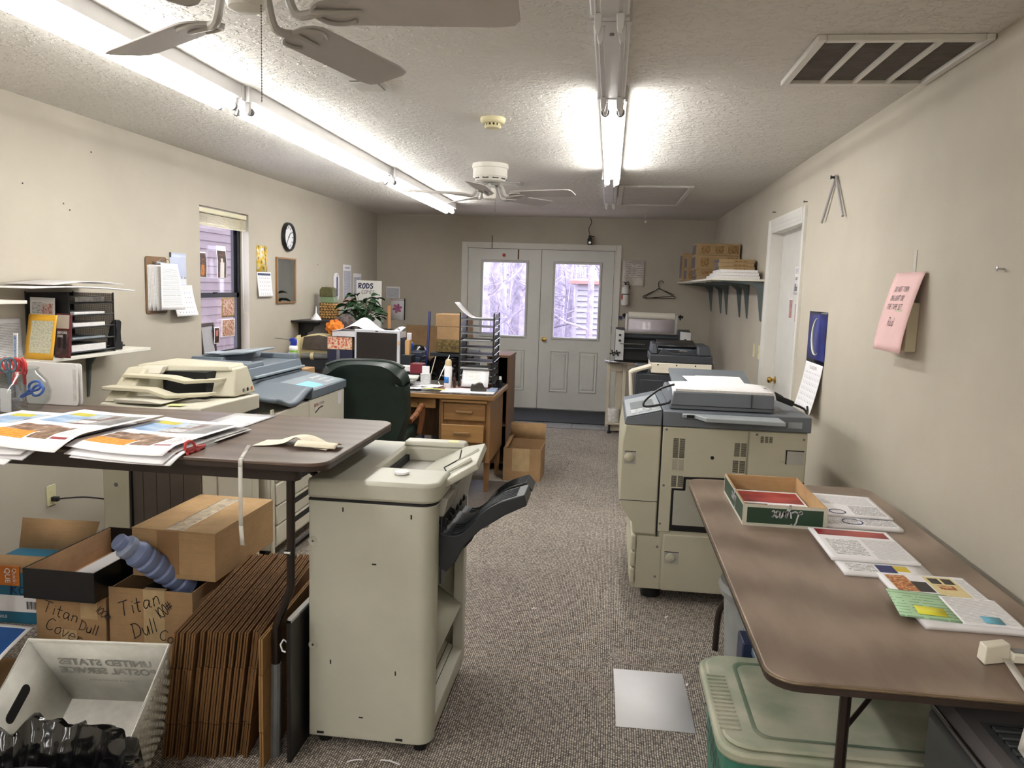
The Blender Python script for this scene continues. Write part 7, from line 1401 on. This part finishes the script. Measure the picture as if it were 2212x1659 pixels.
q = MB(); q.M = plane_M((-.375, .14, .30), (0, -1, 0), (.05, 0, 1)); ink(q, 'ANNUAL', 0, -.10, .09, .006, 0, .05, seed=31); q.build('handwriting', M_INK, t, loc=(-.012, 0, 0))
q = MB(); t2 = thing('waste_can', 'round grey plastic waste can under the right table', 'waste bin', (3.69, 2.965, 0)); M_GCAN = mat('grey_can_plastic', (142, 144, 142), .55, var=.06)
MB().lathe([(.14, 0), (.15, .01), (.175, .40), (.19, .405), (.198, .43), (.19, .455), (.165, .452), (.16, .42), (.135, .03), (0, .03)], n=36).build('body', M_GCAN, t2)
t = thing('navy_crate', 'navy plastic crate with a side latch under the right table', 'crate', (3.74, 2.59, 0)); M_NAVP = mat('navy_plastic', (44, 52, 82), .4, var=.05); MB().prism(rrect(.36, .26, .03, 3), 'z', 0, .36).build('body', M_NAVP, t, bevel=.005); MB().prism(rrect(.39, .29, .03, 3), 'z', .36, .385).build('rim', mat('clear_blue_rim', (120, 134, 150), .25, var=.05), t, bevel=.004)
MB().box(-.225, -.18, -.05, .05, .20, .40).build('latch', M_NAVP, t, bevel=.006)
t = thing('laser_printer', 'dark grey laser printer with a slatted vent under the table end', 'printer', (3.99, 1.60, 0)); M_LPR = mat('dark_grey_printer', (66, 68, 70), .32, var=.04); M_LPR2 = mat('taupe_printer_top', (96, 92, 92), .4, var=.04)
TF = Matrix.Translation((-3.99, -1.60, 0))
hull('body', M_LPR, [(3.80, 1.36), (4.22, 1.36), (4.22, 1.82), (3.80, 1.82)], [(3.80, 1.37), (4.22, 1.37), (4.22, 1.82), (3.80, 1.82)], .30, .615, .02); hull('top_cover', M_LPR2, [(3.795, 1.40), (4.22, 1.40), (4.22, 1.825), (3.795, 1.825)], [(3.83, 1.42), (4.22, 1.42), (4.22, 1.80), (3.83, 1.80)], .615, .643, .012)
pb('recess', M_LPR, 3.86, 4.2, 1.43, 1.70, .6425, .6435, 0)
for k in range(9): pb('vent_slat', M_LPR, 3.875, 4.20, 1.435 + k * .028, 1.452 + k * .028, .643, .650, .002)
for k in range(9): pb('vent_gap', M_DARK, 3.875, 4.20, 1.452 + k * .028, 1.463 + k * .028, .6435, .6445, 0)
q = MB(); q.M = TF; q.tube([(3.802, 1.80, .628), (3.805, 1.42, .628), (3.81, 1.385, .60)], .003, 6); q.build('bright_edge', M_CHROME, t); pb('stand', M_BLKP, 3.82, 4.22, 1.38, 1.80, 0, .30, .004)
q = MB().sheet(.28, .43); tag(q.build('floor_sheet', M_PAPER, None, solid=.001, loc=(3.117, 2.642, .002), rot=(0, 0, rad(1))), 'blank white sheet lying on the carpet in the aisle', 'paper')
# scraps on the carpet
for k, (x, y, a, l_) in enumerate(((2.25, 2.27, .4, .05), (3.36, 3.62, .9, .03), (2.35, 2.30, -.2, .07), (3.40, 2.98, 1.2, .02), (2.72, 3.6, .2, .02))): tag(MB().grid(4, 1, lambda u, v: (l_ * u, .008 * v, .002 + .004 * math.sin(PI * u))).build('paper_scrap', M_PAPER, None, loc=(x, y, .001), rot=(0, 0, a)), ['white paper scrap under the sorter front', 'white paper scrap by the copier corner', 'curled white strip at the sorter foot', 'tiny white scrap by the blank floor sheet', 'tiny white scrap in the open aisle'][k], 'paper scrap')
# ================================================================ back right: printer, laminator, shelf
t = thing('office_printer', 'black and ivory multifunction printer behind the large copier', 'printer', (3.58, 6.2, 0)); TF = Matrix.Translation((-3.58, -6.2, 0)); M_IVO = mat('ivory_printer', (222, 214, 198), .4, var=.02)
pb('stand', M_PLDK, 3.28, 3.86, 6.02, 6.50, 0, .52, .006); pb('lower_body', M_PLDK, 3.25, 3.80, 6.0, 6.45, .525, .93, .012); pb('side_panel', M_PLDK, 3.28, 3.60, 5.993, 6.0, .58, .88, .004)
for k in range(7): pb('louvre', M_SEAM, 3.44, 3.60, 5.990, 5.994, .74 + k * .013, .746 + k * .013, 0)
pb('ivory_band', M_IVO, 3.36, 3.81, 5.985, 6.45, .935, 1.015, .006)
for xx in (3.41, 3.55, 3.69): q = MB(); q.M = TF; q.lathe([(0, -.003), (.006, -.002), (.006, 0)], (xx, 5.985, 1.0), 10, 'y'); q.build('screw', M_BLKP, t)
hull('scanner_bed', M_PLDK, [(3.35, 5.985), (3.815, 5.985), (3.815, 6.45), (3.35, 6.45)], [(3.35, 5.99), (3.815, 5.99), (3.815, 6.45), (3.35, 6.45)], 1.017, 1.075, .006)
hull('feeder_end_block', M_PLDK, [(3.70, 6.0), (3.81, 6.0), (3.81, 6.42), (3.70, 6.42)], [(3.70, 6.04), (3.79, 6.04), (3.79, 6.40), (3.70, 6.40)], 1.075, 1.15, .012); hull('feeder_end', M_PLDK, [(3.36, 6.06), (3.41, 6.06), (3.41, 6.42), (3.36, 6.42)], [(3.365, 6.1), (3.40, 6.1), (3.40, 6.40), (3.365, 6.40)], 1.075, 1.155, .008)
q = MB(); q.M = TF; q.prism([(3.41, 1.075), (3.44, 1.125), (3.50, 1.10), (3.56, 1.09), (3.66, 1.12), (3.70, 1.075)], 'y', 5.995, 6.01); q.build('feeder_gate', M_PLDK, t, bevel=.003)
for k, z in enumerate((1.115, 1.14)): q = MB(); q.M = TF; q._add([(3.41, 6.08, z), (3.70, 6.08, z), (3.70, 6.38, z + .03), (3.41, 6.38, z + .03)], [(0, 1, 2, 3)]); q.build('feeder_tray', M_BLKP if k else M_PLGRY, t, solid=.008)
q = MB(); q.M = TF; q.tube([(3.36, 5.99, .99), (3.22, 5.985, .945), (3.205, 5.985, .93)], .018, 8); q.build('open_cover_arm', M_IVO, t); q = MB(); q.M = TF; q.tube([(3.205, 5.985, .94), (3.215, 5.985, .80), (3.235, 5.985, .60)], .014, 8); q.build('open_cover_edge', M_IVO, t)
q = MB(); q.M = TF; q.tube(bez([(3.81, 6.3, 1.03), (3.85, 6.31, 1.01), (3.865, 6.32, .94), (3.82, 6.33, .93)], 5), .003, 6); q.build('cable', M_BLKP, t); pb('control_pod', M_PLDK, 3.25, 3.34, 6.05, 6.2, .93, .99, .008)
t = thing('laminator', 'roll laminator with a white film roll on a cart by the entrance', 'laminator', (3.5, 8.62, .80)); TF = Matrix.Translation((-3.5, -8.62, -.80)); M_LAMW = mat('laminator_white', (214, 214, 214), .4, var=.03)
for x0, x1, nm in ((3.10, 3.20, 'end_cheek'), (3.78, 3.90, 'end_cheek')):
    q = MB(); q.M = TF; q.prism([(8.45, .80), (8.90, .80), (8.88, 1.12), (8.70, 1.15), (8.50, 1.13), (8.45, 1.05)], 'x', x0, x1); ck = q.build(nm, M_PLDK, t, bevel=.006)
    q = MB(); q.M = TF; q.prism([(x0 + .004, .81), (x1 - .004, .81), (x1 - .004, 1.13), (x0 + .004, 1.14)], 'y', 8.44, 8.45); q.build('face_plate', M_LAMW, ck, bevel=.002)
    for kz in (1.02, 1.08) if x0 < 3.5 else (1.05,): q = MB(); q.M = TF; q.lathe([(0, -.02), (.012, -.018), (.014, 0)], ((x0 + x1) / 2, 8.44, kz), 10, 'y'); q.build('knob', M_BLKP, ck)
pb('body', M_BLKP, 3.20, 3.78, 8.5, 8.9, .81, 1.02, .006); pb('feed_table', M_PLDK, 3.20, 3.78, 8.40, 8.52, .935, .95, .003); q = MB(); q.M = TF; q.cyl((3.20, 8.60, 1.06), .035, .58, 18, 'x'); q.build('hot_roller', M_PLDK, t); pb('metal_rail', M_CHROME, 3.15, 3.42, 8.40, 8.42, .985, .995, .002)
q = MB(); q.M = TF; q.cyl((3.235, 8.68, 1.285), .042, .50, 24, 'x'); q.build('film_roll', mat('film_roll_white', (220, 216, 204), .35, var=.02), t); q = MB(); q.M = TF; q.grid(2, 4, lambda u, v: (3.24 + .49 * u, 8.64 - .02 * v, 1.25 - .14 * v)); q.build('film_web', mat('film_web', (206, 198, 206), .15, var=.04), t, solid=.001)
for x0 in (3.205, 3.745): pb('roll_bracket', M_LAMW, x0, x0 + .02, 8.66, 8.70, 1.10, 1.30, .002)
for x0, s in ((3.17, -1), (3.775, 1)):
    q = MB(); q.M = TF; q.cyl((x0, 8.68, 1.285), .014, .05, 10, 'x'); q.build('roll_knob', M_BLKP, t)
    for k in range(3): q = MB(); q.M = TF; a = rad(120 * k + 30); q.tube([(x0 + .02, 8.68, 1.285), (x0 + .02, 8.68 + .034 * math.cos(a), 1.285 + .034 * math.sin(a))], .009, 6); q.build('knob_wing', M_BLKP, t)
for kx in (3.08, 3.13):
    for k in range(4): q = MB(); q.M = TF; a = rad(90 * k + 20); q.tube([(kx, 8.42, .885), (kx + .034 * math.cos(a), 8.42, .885 + .034 * math.sin(a))], .008, 6); q.build('star_knob', M_BLKP, t)
t = thing('laminator_cart', 'beige cart with a chrome-edged top under the laminator', 'cart', (3.5, 8.62, 0)); TF = Matrix.Translation((-3.5, -8.62, 0)); M_CART = mat('beige_cart', (196, 186, 166), .5, var=.03)
q = MB(); q.M = TF; q.prism([(3.0, 8.52), (3.06, 8.40), (3.30, 8.32), (3.92, 8.32), (3.92, 8.93), (3.02, 8.93)], 'z', .765, .797); q.build('cart_top', M_CHROME, t, bevel=.006)
q = MB(); q.M = TF
for a in ((3.03, 3.07, .06, .765), (3.20, 3.24, .0, .765), (3.07, 3.20, .68, .765), (3.07, 3.20, .02, .14)): q.box(a[0], a[1], 8.50, 8.55, a[2], a[3])
q.build('side_frame', M_CART, t, bevel=.008); pb('side_panel', M_CART, 3.13, 3.2, 8.56, 8.9, .1, .765, .004); pb('side_panel', M_CART, 3.85, 3.90, 8.4, 8.9, .02, .765, .004); pb('lower_shelf', M_CART, 3.05, 3.88, 8.42, 8.9, .10, .125, .004)
for xx in (3.08, 3.85):
    for yy in (8.46, 8.87): q = MB(); q.M = TF; q.lathe([(.02, 0), (.022, .02), (.012, .03), (.01, .10)], (xx, yy, 0), 10); q.build('foot', M_BLKP, t)
tag(MB().lathe([(.0, 0), (.06, 0), (.065, .01), (.065, .14), (.06, .15), (.03, .15), (.03, .02)], n=20).build('wrapped_roll', mat('clear_wrapped_white', (214, 212, 208), .15, var=.1, vscale=30, bump=.4, bscale=60), None, loc=(3.12, 8.49, .1265)), 'plastic-wrapped white roll on the cart lower shelf', 'roll')
# wall shelf
t = thing('wall_shelf', 'white wall shelf on six slender grey brackets by the side door', 'shelf', (RW, 8.25, 1.66)); MB().box(-.43, 0, -1.65, 1.65, 0, .018).build('board', MATS['white_melamine'], t, bevel=.002)
for y in (-1.60, -.95, -.54, .31, .75, 1.6): q = MB(); q.prism([(0, 0), (-.34, 0), (-.34, -.008), (-.10, -.028), (-.05, -.07), (-.012, -.32), (0, -.33)], 'y', y - .012, y + .012); q.build('bracket', M_BRK, t, bevel=.002)
M_TNR = m_card('toner_carton', (172, 146, 110)); GTN = 'toner cartons on the wall shelf'; ZS = 1.6785
def ctn(lb, x, y, z, w_, d_, h_, txt=None, m=None, a=0):
    t = thing('toner_carton', lb, 'box', (x, y, z), rad(a), GTN); MB().box(0, w_, 0, d_, 0, h_).build('body', m or M_TNR, t, bevel=.003)
    if txt:
        for (u, v, pw_, ph) in txt: q = MB(); q.M = plane_M((u, -.001, v), (1, 0, 0), (0, 0, 1)); q.sheet(pw_, ph); q.build('printed_panel', M_TPR, t)
    MB().box(-.001, 0, .01, d_ - .01, h_ * .1, h_ * .9).build('end_label', M_LBL, t)
    return t
M_TPR = mat_text('carton_icon_print', (160, 126, 80), (112, 86, 54), .013, .6, 60, .5); M_LBL = mat_text('carton_label_print', (206, 196, 186), (90, 84, 84), .012, .5, 90)
ctn('thin toner carton at the bottom of the tall carton stack', 3.85, 7.80, ZS, .40, .35, .045, None); ctn('thin toner carton second from the bottom of the tall carton stack', 3.84, 7.80, ZS + .046, .40, .35, .055, [(.05, .012, .2, .03)]); ctn('large toner carton in the middle of the tall carton stack', 3.83, 7.80, ZS + .102, .42, .35, .135, [(.05, .03, .08, .08), (.18, .03, .08, .08), (.30, .03, .1, .09)])
ctn('large toner carton at the top of the tall carton stack', 3.835, 7.82, ZS + .238, .415, .34, .115, [(.05, .02, .08, .07), (.18, .02, .08, .07), (.30, .02, .1, .08)]); ctn('toner carton standing at the far end of the shelf', 3.86, 8.95, ZS, .14, .3, .28, None, M_CARDDK); ctn('narrow toner carton lying beside the tall carton stack', 3.80, 8.30, ZS, .16, .30, .12, [(.02, .02, .1, .08)]); ctn('narrow toner carton atop the one beside the tall stack', 3.80, 8.30, ZS + .121, .15, .28, .12, None); ctn('tall toner carton standing on end behind the narrow ones', 3.78, 8.66, ZS, .14, .25, .30, None)
GWP = 'white paper packs on the wall shelf'
for k in range(3): tag(MB().box(0, .36 - .03 * k, 0, .60, 0, .024).build('paper_pack', M_PAPERE, None, bevel=.002, loc=(3.88 + .02 * k, 6.66, ZS + k * .025), rot=(0, 0, rad(-.6 * k))), ['bottom white paper pack near the side door on the shelf', 'middle white paper pack near the side door on the shelf', 'top white paper pack near the side door on the shelf'][k], 'paper', GWP)
for k in range(3): ctn(['lowest flat toner box on the paper packs', 'middle flat toner box on the paper packs', 'top flat toner box on the paper packs'][k], 3.945 - .006 * (k % 2), 6.95, ZS + .0755 + k * .032, .30, .30, .031, [(.12, .008, .12, .014)], a=.6 * k - .6)
# ================================================================ back wall things
t = thing('fire_extinguisher', 'small white fire extinguisher with a red label on the back wall', 'fire extinguisher', (3.21, 9.855, 1.375)); MB().lathe([(.038, 0), (.045, .008), (.047, .02), (.047, .20), (.04, .225), (.018, .238), (.014, .25)], n=24).build('cylinder', mat('white_cylinder', (226, 224, 222), .35, var=.02), t)
MB().lathe([(.0478, .13), (.0478, .142)], n=24).build('black_band', M_BLKP, t); MB().lathe([(.0478, .07), (.0478, .125)], n=10, a0=rad(150), a1=rad(235)).build('red_label', mat('red_label', (196, 66, 66), .4, var=.05), t, solid=.0006); MB().box(-.012, .012, -.012, .012, .25, .275).build('valve', M_BLKP, t)
MB().tube([(-.03, 0, .285), (.0, 0, .28), (.03, 0, .29), (.045, 0, .27)], .006, 6).build('lever', M_BLKP, t); MB().tube(bez([(.01, 0, .265), (.045, .0, .25), (.05, 0, .20)], 5), .005, 6).build('hose', M_BLKP, t); MB().box(-.02, .02, .045, .064, .05, .24).build('wall_bracket', M_SOCK, t)
q = MB(); q.M = plane_M((3.165, 9.912, 1.61), *BWL); q.sheet(.27, .32, [(.15, .35, .95, .92, 1)], lambda u, v: (u, v, .012 * math.sin(u * 30 + v * 17) * math.sin(v * 22)), 10, 10); tag(q.build('notice_sheet', [mat('plastic_sleeve', (206, 198, 190), .25, var=.06), mat_text('notice_print', (212, 206, 200), (132, 126, 130), .022, .35, 50)], None, solid=.0008), 'crumpled plastic sleeve with a notice above the fire extinguisher', 'notice')
t = thing('coat_hanger', 'dark wire coat hangers hung on a nail in the back wall', 'hanger', (3.63, 9.895, 1.47))
for k, (dx, dz, a, dy) in enumerate(((0, 0, 0, 0), (.03, .012, 6, .012))):
    q = MB(); q.M = Matrix.Rotation(rad(-a), 4, 'Y'); q.tube([(-.20 + dx, -dy, .005 + dz), (-.205 + dx, -dy, .02 + dz), (0, -dy, .125), (.20 - dx * .5, -dy, .02 + dz), (.20 - dx * .5, -dy, .005 + dz)], .0045, 6, True); q.build('wire_loop', mat('dark_wire', (56, 50, 46), .4, .5, var=.05), t)
MB().tube(bez([(0, 0, .12), (-.015, 0, .16), (-.012, 0, .20), (.01, 0, .222), (.035, 0, .21), (.04, 0, .19)], 5), .0045, 6).build('hook', MATS['dark_wire'], t); MB().cyl((.01, -.01, .222), .005, .03, 8, 'y').build('nail', M_CHROME, t)
t = thing('security_camera', 'small black camera hanging by a cable near the ceiling over the doors', 'camera', (2.745, 9.83, 2.16)); MB().box(-.03, .03, -.03, .03, -.055, .02).build('body', M_BLKP, t, bevel=.008); MB().box(-.018, .018, -.02, .02, .02, .06).build('neck', M_BLKP, t, bevel=.004); MB().cyl((0, -.032, -.03), .016, .004, 14, 'y').build('lens', M_CHROME, t); MB().box(-.02, .05, .03, .09, .045, .055).build('wall_arm', M_BLKP, t)
MB().tube(bez([(.0, 0, .06), (-.02, .03, .14), (.01, .06, .22), (-.01, .08, .28)], 5), .004, 6).build('cable', M_BLKP, t)
tag(MB().box(-.02, .02, -.01, .008, -.02, .02).build('small_hook', M_NVY, None, loc=(3.165, 9.908, 1.215), bevel=.004), 'tiny navy hook on the wall below the fire extinguisher', 'hook')
tag(MB().box(0, 1.28, 0, .92, 0, .010).build('door_mat', mat('charcoal_mat', (52, 54, 58), .95, var=.15, vscale=60, bump=.6, bscale=300), None, bevel=.003, loc=(1.86, 8.92, .0065)), 'charcoal door mat in front of the double doors', 'mat')
# ================================================================ right wall things
t = thing('wall_calendar', 'wall calendar with a dark blue moon picture beside the side door', 'calendar', (RW, 4.86, .86)); LWR = ((0, -1, 0), (0, 0, 1))
q = MB(); q.M = plane_M((-.004, .205, .29), *LWR); q.sheet(.40, .31, [(0, 0, 1, .08, 1), (0, .95, 1, 1, 1)]); pg = q.build('picture_page', [mat_photo('night_blue_print', [(.3, (20, 24, 66)), (.5, (36, 44, 110)), (.7, (64, 74, 160)), (.85, (110, 120, 200))], 4, 4), mat('night_dark_print', (18, 20, 44), .3, var=.05)], t, solid=.0012)
q = MB(); q.M = plane_M((-.006, .205, .29), *LWR); q.tube([(.10 + .09 * math.cos(a) + .10, .16 + .11 * math.sin(a), 0) for a in [rad(90 + 15 * k) for k in range(15)]], .006, 5, rs=[.001 + .007 * math.sin(PI * k / 14) for k in range(15)]); q.build('moon_arc', mat('pale_moon_print', (226, 226, 200), .5, var=.03), pg)
q = MB(); q.M = plane_M((-.004, .205, 0), *LWR); q.sheet(.39, .29, [(.05, .05, .95, .82, 1), (.3, .86, .7, .94, 2)], lambda u, v: (u, v, .055 * (1 - v / .29) ** 1.3), 4, 8); q.build('month_page', [M_PAPER, M_CALG, M_TXT], t, solid=.0008)
t = thing('light_bracket', 'grey folding metal bracket hung from a black pin on the right wall', 'bracket', (RW, 4.69, 2.22)); M_GMET = mat('grey_metal_strip', (176, 172, 176), .4, .3, var=.04)
for dy, dz in ((.20, -.235), (-.225, -.235)): q = MB(); q.tube([(-.012, 0, .01), (-.02, dy, dz)], .008, 6); q.build('strip', M_GMET, t)
MB().lathe([(.006, -.012), (.009, -.02), (.005, -.028), (.012, -.04), (0, -.041)], ax='x', n=12).build('push_pin', M_BLKP, t)
t = thing('pink_note', 'pink handwritten note taped over a small wall box', 'note', (RW, 3.43, 1.33)); PNK = lambda u, v: (u, v, .004 + .085 * (1 - v / .33) ** .85 * (1 - .15 * (1 - v / .33) ** 3))
q = MB(); q.M = plane_M((-.008, .17, 0), *LWR); q.sheet(.32, .33, [], PNK, 6, 12); q.build('sheet', mat('pink_paper', (236, 196, 194), .7, var=.02), t, solid=.001)
PM = plane_M((-.008, .17, 0), *LWR)
for k, (s_, x_, y_) in enumerate((('DO NOT TURN', .07, .25), ('ON LIGHT OR', .06, .212), ('THE TAPE SET', .05, .176), ('Rod', .11, .105))):
    q = MB(); ink(q, s_, x_, y_, .02 if k < 3 else .035, .0025, 0, .15, seed=40 + k)
    for v in q.v: w3 = PM @ Vector((v.x, v.y, PNK(v.x, v.y)[2] + .0025)); v.x, v.y, v.z = w3.x, w3.y, w3.z
    q.build('handwriting', M_INK, t)
MB().box(-.003, -.001, -.012, .012, .315, .42).build('tape', M_CLR, t)
t = thing('wall_box', 'cream wall box behind the pink note', 'wall box', (RW, 3.40, 1.335)); MB().box(-.045, 0, -.06, .07, 0, .20).build('body', mat('cream_wall_box', (206, 196, 168), .5, var=.03), t, bevel=.004); MB().box(-.058, -.045, -.03, .05, .02, .17).build('cover', MATS['cream_wall_box'], t, bevel=.004)
GNL = 'nails and pins in the right wall'
for k, (y, z, lb) in enumerate(((2.685, 1.653, 'steel nail alone on the bare right wall'), (5.36, 2.16, 'small brown nail above the side door corner'), (6.35, 2.19, 'small nail above the side door casing'))): tag(MB().lathe([(.003, 0), (.003, -.02), (.008, -.021), (.008, -.024), (0, -.025)], ax='x', n=10).build('wall_nail', M_CHROME if k == 0 else M_DKF, None, loc=(RW, y, z)), lb, 'nail', GNL)
for k, y in enumerate((6.85, 6.62)):
    t = thing('switch_plate', ['ivory switch plate farther from the side door casing', 'ivory switch plate next to the side door casing'][k], 'switch', (RW, y, 1.08), 0, 'switch plates by the side door'); MB().prism(rrect(.075, .118, .006, 3), 'x', -.006, 0).build('plate', M_OUTL, t, bevel=.002); MB().box(-.012, -.006, -.006, .006, -.012, .012).build('toggle', M_OUTL, t)
# things stuck on the side door
XD = RW + .079; GDR = 'papers on the side door'
q = MB(); q.M = plane_M((XD, 5.92, 1.56), *LWR); q.sheet(.22, .20, [(.1, .75, .9, .95, 1)]); dn = tag(q.build('door_note', [M_PAPER, M_TXT], None, solid=.001), 'white handwritten note on the side door', 'note', GDR); words(plane_M((XD - .0015, 5.92, 1.56), *LWR), (('Most of', .03, .105, .03, .004, 0, .1, .14, 51), ('Barrett', .03, .03, .045, .005, 0, .1, .14, 52)), M_INK, dn)
for k, (y, z, w_, h_, lb) in enumerate(((6.03, 1.38, .11, .15, 'faded portrait snapshot on the side door'), (5.84, 1.36, .09, .14, 'portrait snapshot below the handwritten door note'), (5.74, 1.36, .07, .14, 'narrow snapshot next to the portrait on the side door'))): q = MB(); q.M = plane_M((XD, y, z), *LWR); q.sheet(w_, h_, [(.08, .06, .92, .94, 1)]); tag(q.build('door_snapshot', [M_PAPER, mat_photo('portrait_print', [(.3, (70, 40, 46)), (.5, (160, 104, 92)), (.65, (196, 140, 120)), (.8, (90, 60, 66))], 14)], None, solid=.0008), lb, 'photo', GDR)
q = MB(); q.M = plane_M((XD, 5.80, 1.13), *LWR); q.prism(rrect(.10, .20, .045, 5, .05, .1), 'z', 0, .003); tag(q.build('oval_plaque', mat('dark_plaque', (50, 54, 52), .4, var=.2, vscale=30), None), 'dark oval plaque on the side door', 'plaque')
tag(MB().box(-.004, .004, -.008, 0, 0, .16).build('door_rod', mat('rusty_rod', (92, 74, 58), .6, var=.2, vscale=40), None, loc=(1.51, YB - .019, 2.035)), 'thin rusty rod on the double door head casing', 'rod')
GW2 = 'tiny holes and nails in the clock wall'
for k, (y, z) in enumerate(((7.85, 1.72), (4.05, 1.93), (4.1, 1.90), (3.75, 2.0), (8.1, 1.50), (4.3, 2.25))): tag(MB().lathe([(.004, 0), (.005, .003), (0, .005)], ax='x', n=8).build('wall_nail', M_DKF, None, loc=(0, y, z)), 'tiny dark nail head in the clock wall', 'nail', GW2)
# ================================================================ outside the doors
M_GND = mat('leaf_litter', (176, 156, 150), .95, var=.25, vscale=3, bump=.5, bscale=30)
g = struct(MB().box(-14, 18, YB + .13, 40, -.25, -.12).build('ground', M_GND)); 
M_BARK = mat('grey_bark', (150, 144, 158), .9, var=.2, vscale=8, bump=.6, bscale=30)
rt = random.Random(9); GTR = 'bare trees behind the building'
def tree(x, y, r, h, lb):
    t = thing('bare_tree', lb, 'tree', (x, y, -.13), 0, GTR); lean = rt.uniform(-.12, .12)
    MB().tube([(0, 0, 0), (lean * .3, 0, h * .3), (lean, .05, h * .65), (lean * 1.5, .1, h)], r, 8, rs=[r * 1.15, r, r * .8, r * .45]).build('trunk', M_BARK, t)
    q = MB()
    for k in range(12):
        z = h * rt.uniform(.12, .9); a = rt.uniform(0, 2 * PI); l_ = rt.uniform(.5, 1.6); p = Vector((lean * z / h, 0, z)); d = Vector((math.cos(a), math.sin(a) * .6, rt.uniform(.1, .9))) * l_
        e_ = p + d; q.tube([p, p + d * .5 + Vector((0, 0, -.06)), e_], .02, 5, rs=[.028, .018, .008])
        for j in range(4): s = p + d * rt.uniform(.3, 1); q.tube([s, s + Vector((rt.uniform(-.5, .5), rt.uniform(-.3, .3), rt.uniform(-.1, .5)))], .006, 4, rs=[.009, .003])
    o = q.build('branches', M_BARK, t); o['kind'] = 'stuff'
tx = [(.9, 13.2, .10), (1.35, 14.6, .16), (.55, 15.5, .13), (1.75, 16.5, .09), (1.1, 17.5, .12), (.2, 17.8, .18), (-.3, 14.2, .14), (2.05, 18.5, .10), (.75, 20.0, .2), (1.55, 21.5, .2), (2.70, 13.4, .05), (2.3, 19.5, .12), (2.9, 20.5, .2), (-1.0, 18.5, .2), (3.2, 22, .2), (-.6, 21.5, .2), (.1, 23.5, .24), (1.9, 24.5, .24), (1.0, 13.9, .06), (.35, 13.0, .05), (2.2, 23, .2)]
dirs = ['slim bare tree', 'thick bare tree', 'leaning bare tree', 'tall bare tree']
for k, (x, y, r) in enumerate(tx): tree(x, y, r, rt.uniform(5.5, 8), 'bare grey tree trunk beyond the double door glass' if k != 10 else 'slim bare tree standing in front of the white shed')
# undergrowth of thin saplings, nobody could count them
q = MB()
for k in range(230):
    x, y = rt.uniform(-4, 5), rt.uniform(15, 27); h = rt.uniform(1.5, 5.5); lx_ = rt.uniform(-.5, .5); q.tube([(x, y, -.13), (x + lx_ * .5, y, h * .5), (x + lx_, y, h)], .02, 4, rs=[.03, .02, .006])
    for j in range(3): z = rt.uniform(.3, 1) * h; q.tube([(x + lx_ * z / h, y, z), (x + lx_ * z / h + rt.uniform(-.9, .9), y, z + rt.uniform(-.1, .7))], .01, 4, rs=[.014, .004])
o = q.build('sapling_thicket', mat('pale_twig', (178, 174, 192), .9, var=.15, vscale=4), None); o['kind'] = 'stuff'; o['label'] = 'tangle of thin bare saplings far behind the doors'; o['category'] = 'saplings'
# shed
t = thing('garden_shed', 'white lap-sided shed with a brown roof edge outside the doors', 'shed', (3.25, 15.0, -.13)); M_WSD = mat('white_siding', (150, 148, 158), .5, var=.03)
for k in range(17): MB().prism([(-.04, k * .105), (0, k * .105 + .104), (.06, k * .105 + .104), (.06, k * .105)], 'x', -.85, .9).build('siding_board', M_WSD, t)
for v in (): pass
MB().box(-.89, -.84, -.03, 2.4, 0, 1.79).build('corner_trim', M_WSD, t); MB().box(-.84, .9, .06, 2.4, 0, 1.79).build('shed_body', M_WSD, t); MB().prism([(-.14, 1.79), (2.5, 1.79), (2.5, 1.93), (-.14, 1.85)], 'x', -1.0, 1.0).build('roof', mat('brown_roof', (150, 116, 110), .7, var=.1), t)
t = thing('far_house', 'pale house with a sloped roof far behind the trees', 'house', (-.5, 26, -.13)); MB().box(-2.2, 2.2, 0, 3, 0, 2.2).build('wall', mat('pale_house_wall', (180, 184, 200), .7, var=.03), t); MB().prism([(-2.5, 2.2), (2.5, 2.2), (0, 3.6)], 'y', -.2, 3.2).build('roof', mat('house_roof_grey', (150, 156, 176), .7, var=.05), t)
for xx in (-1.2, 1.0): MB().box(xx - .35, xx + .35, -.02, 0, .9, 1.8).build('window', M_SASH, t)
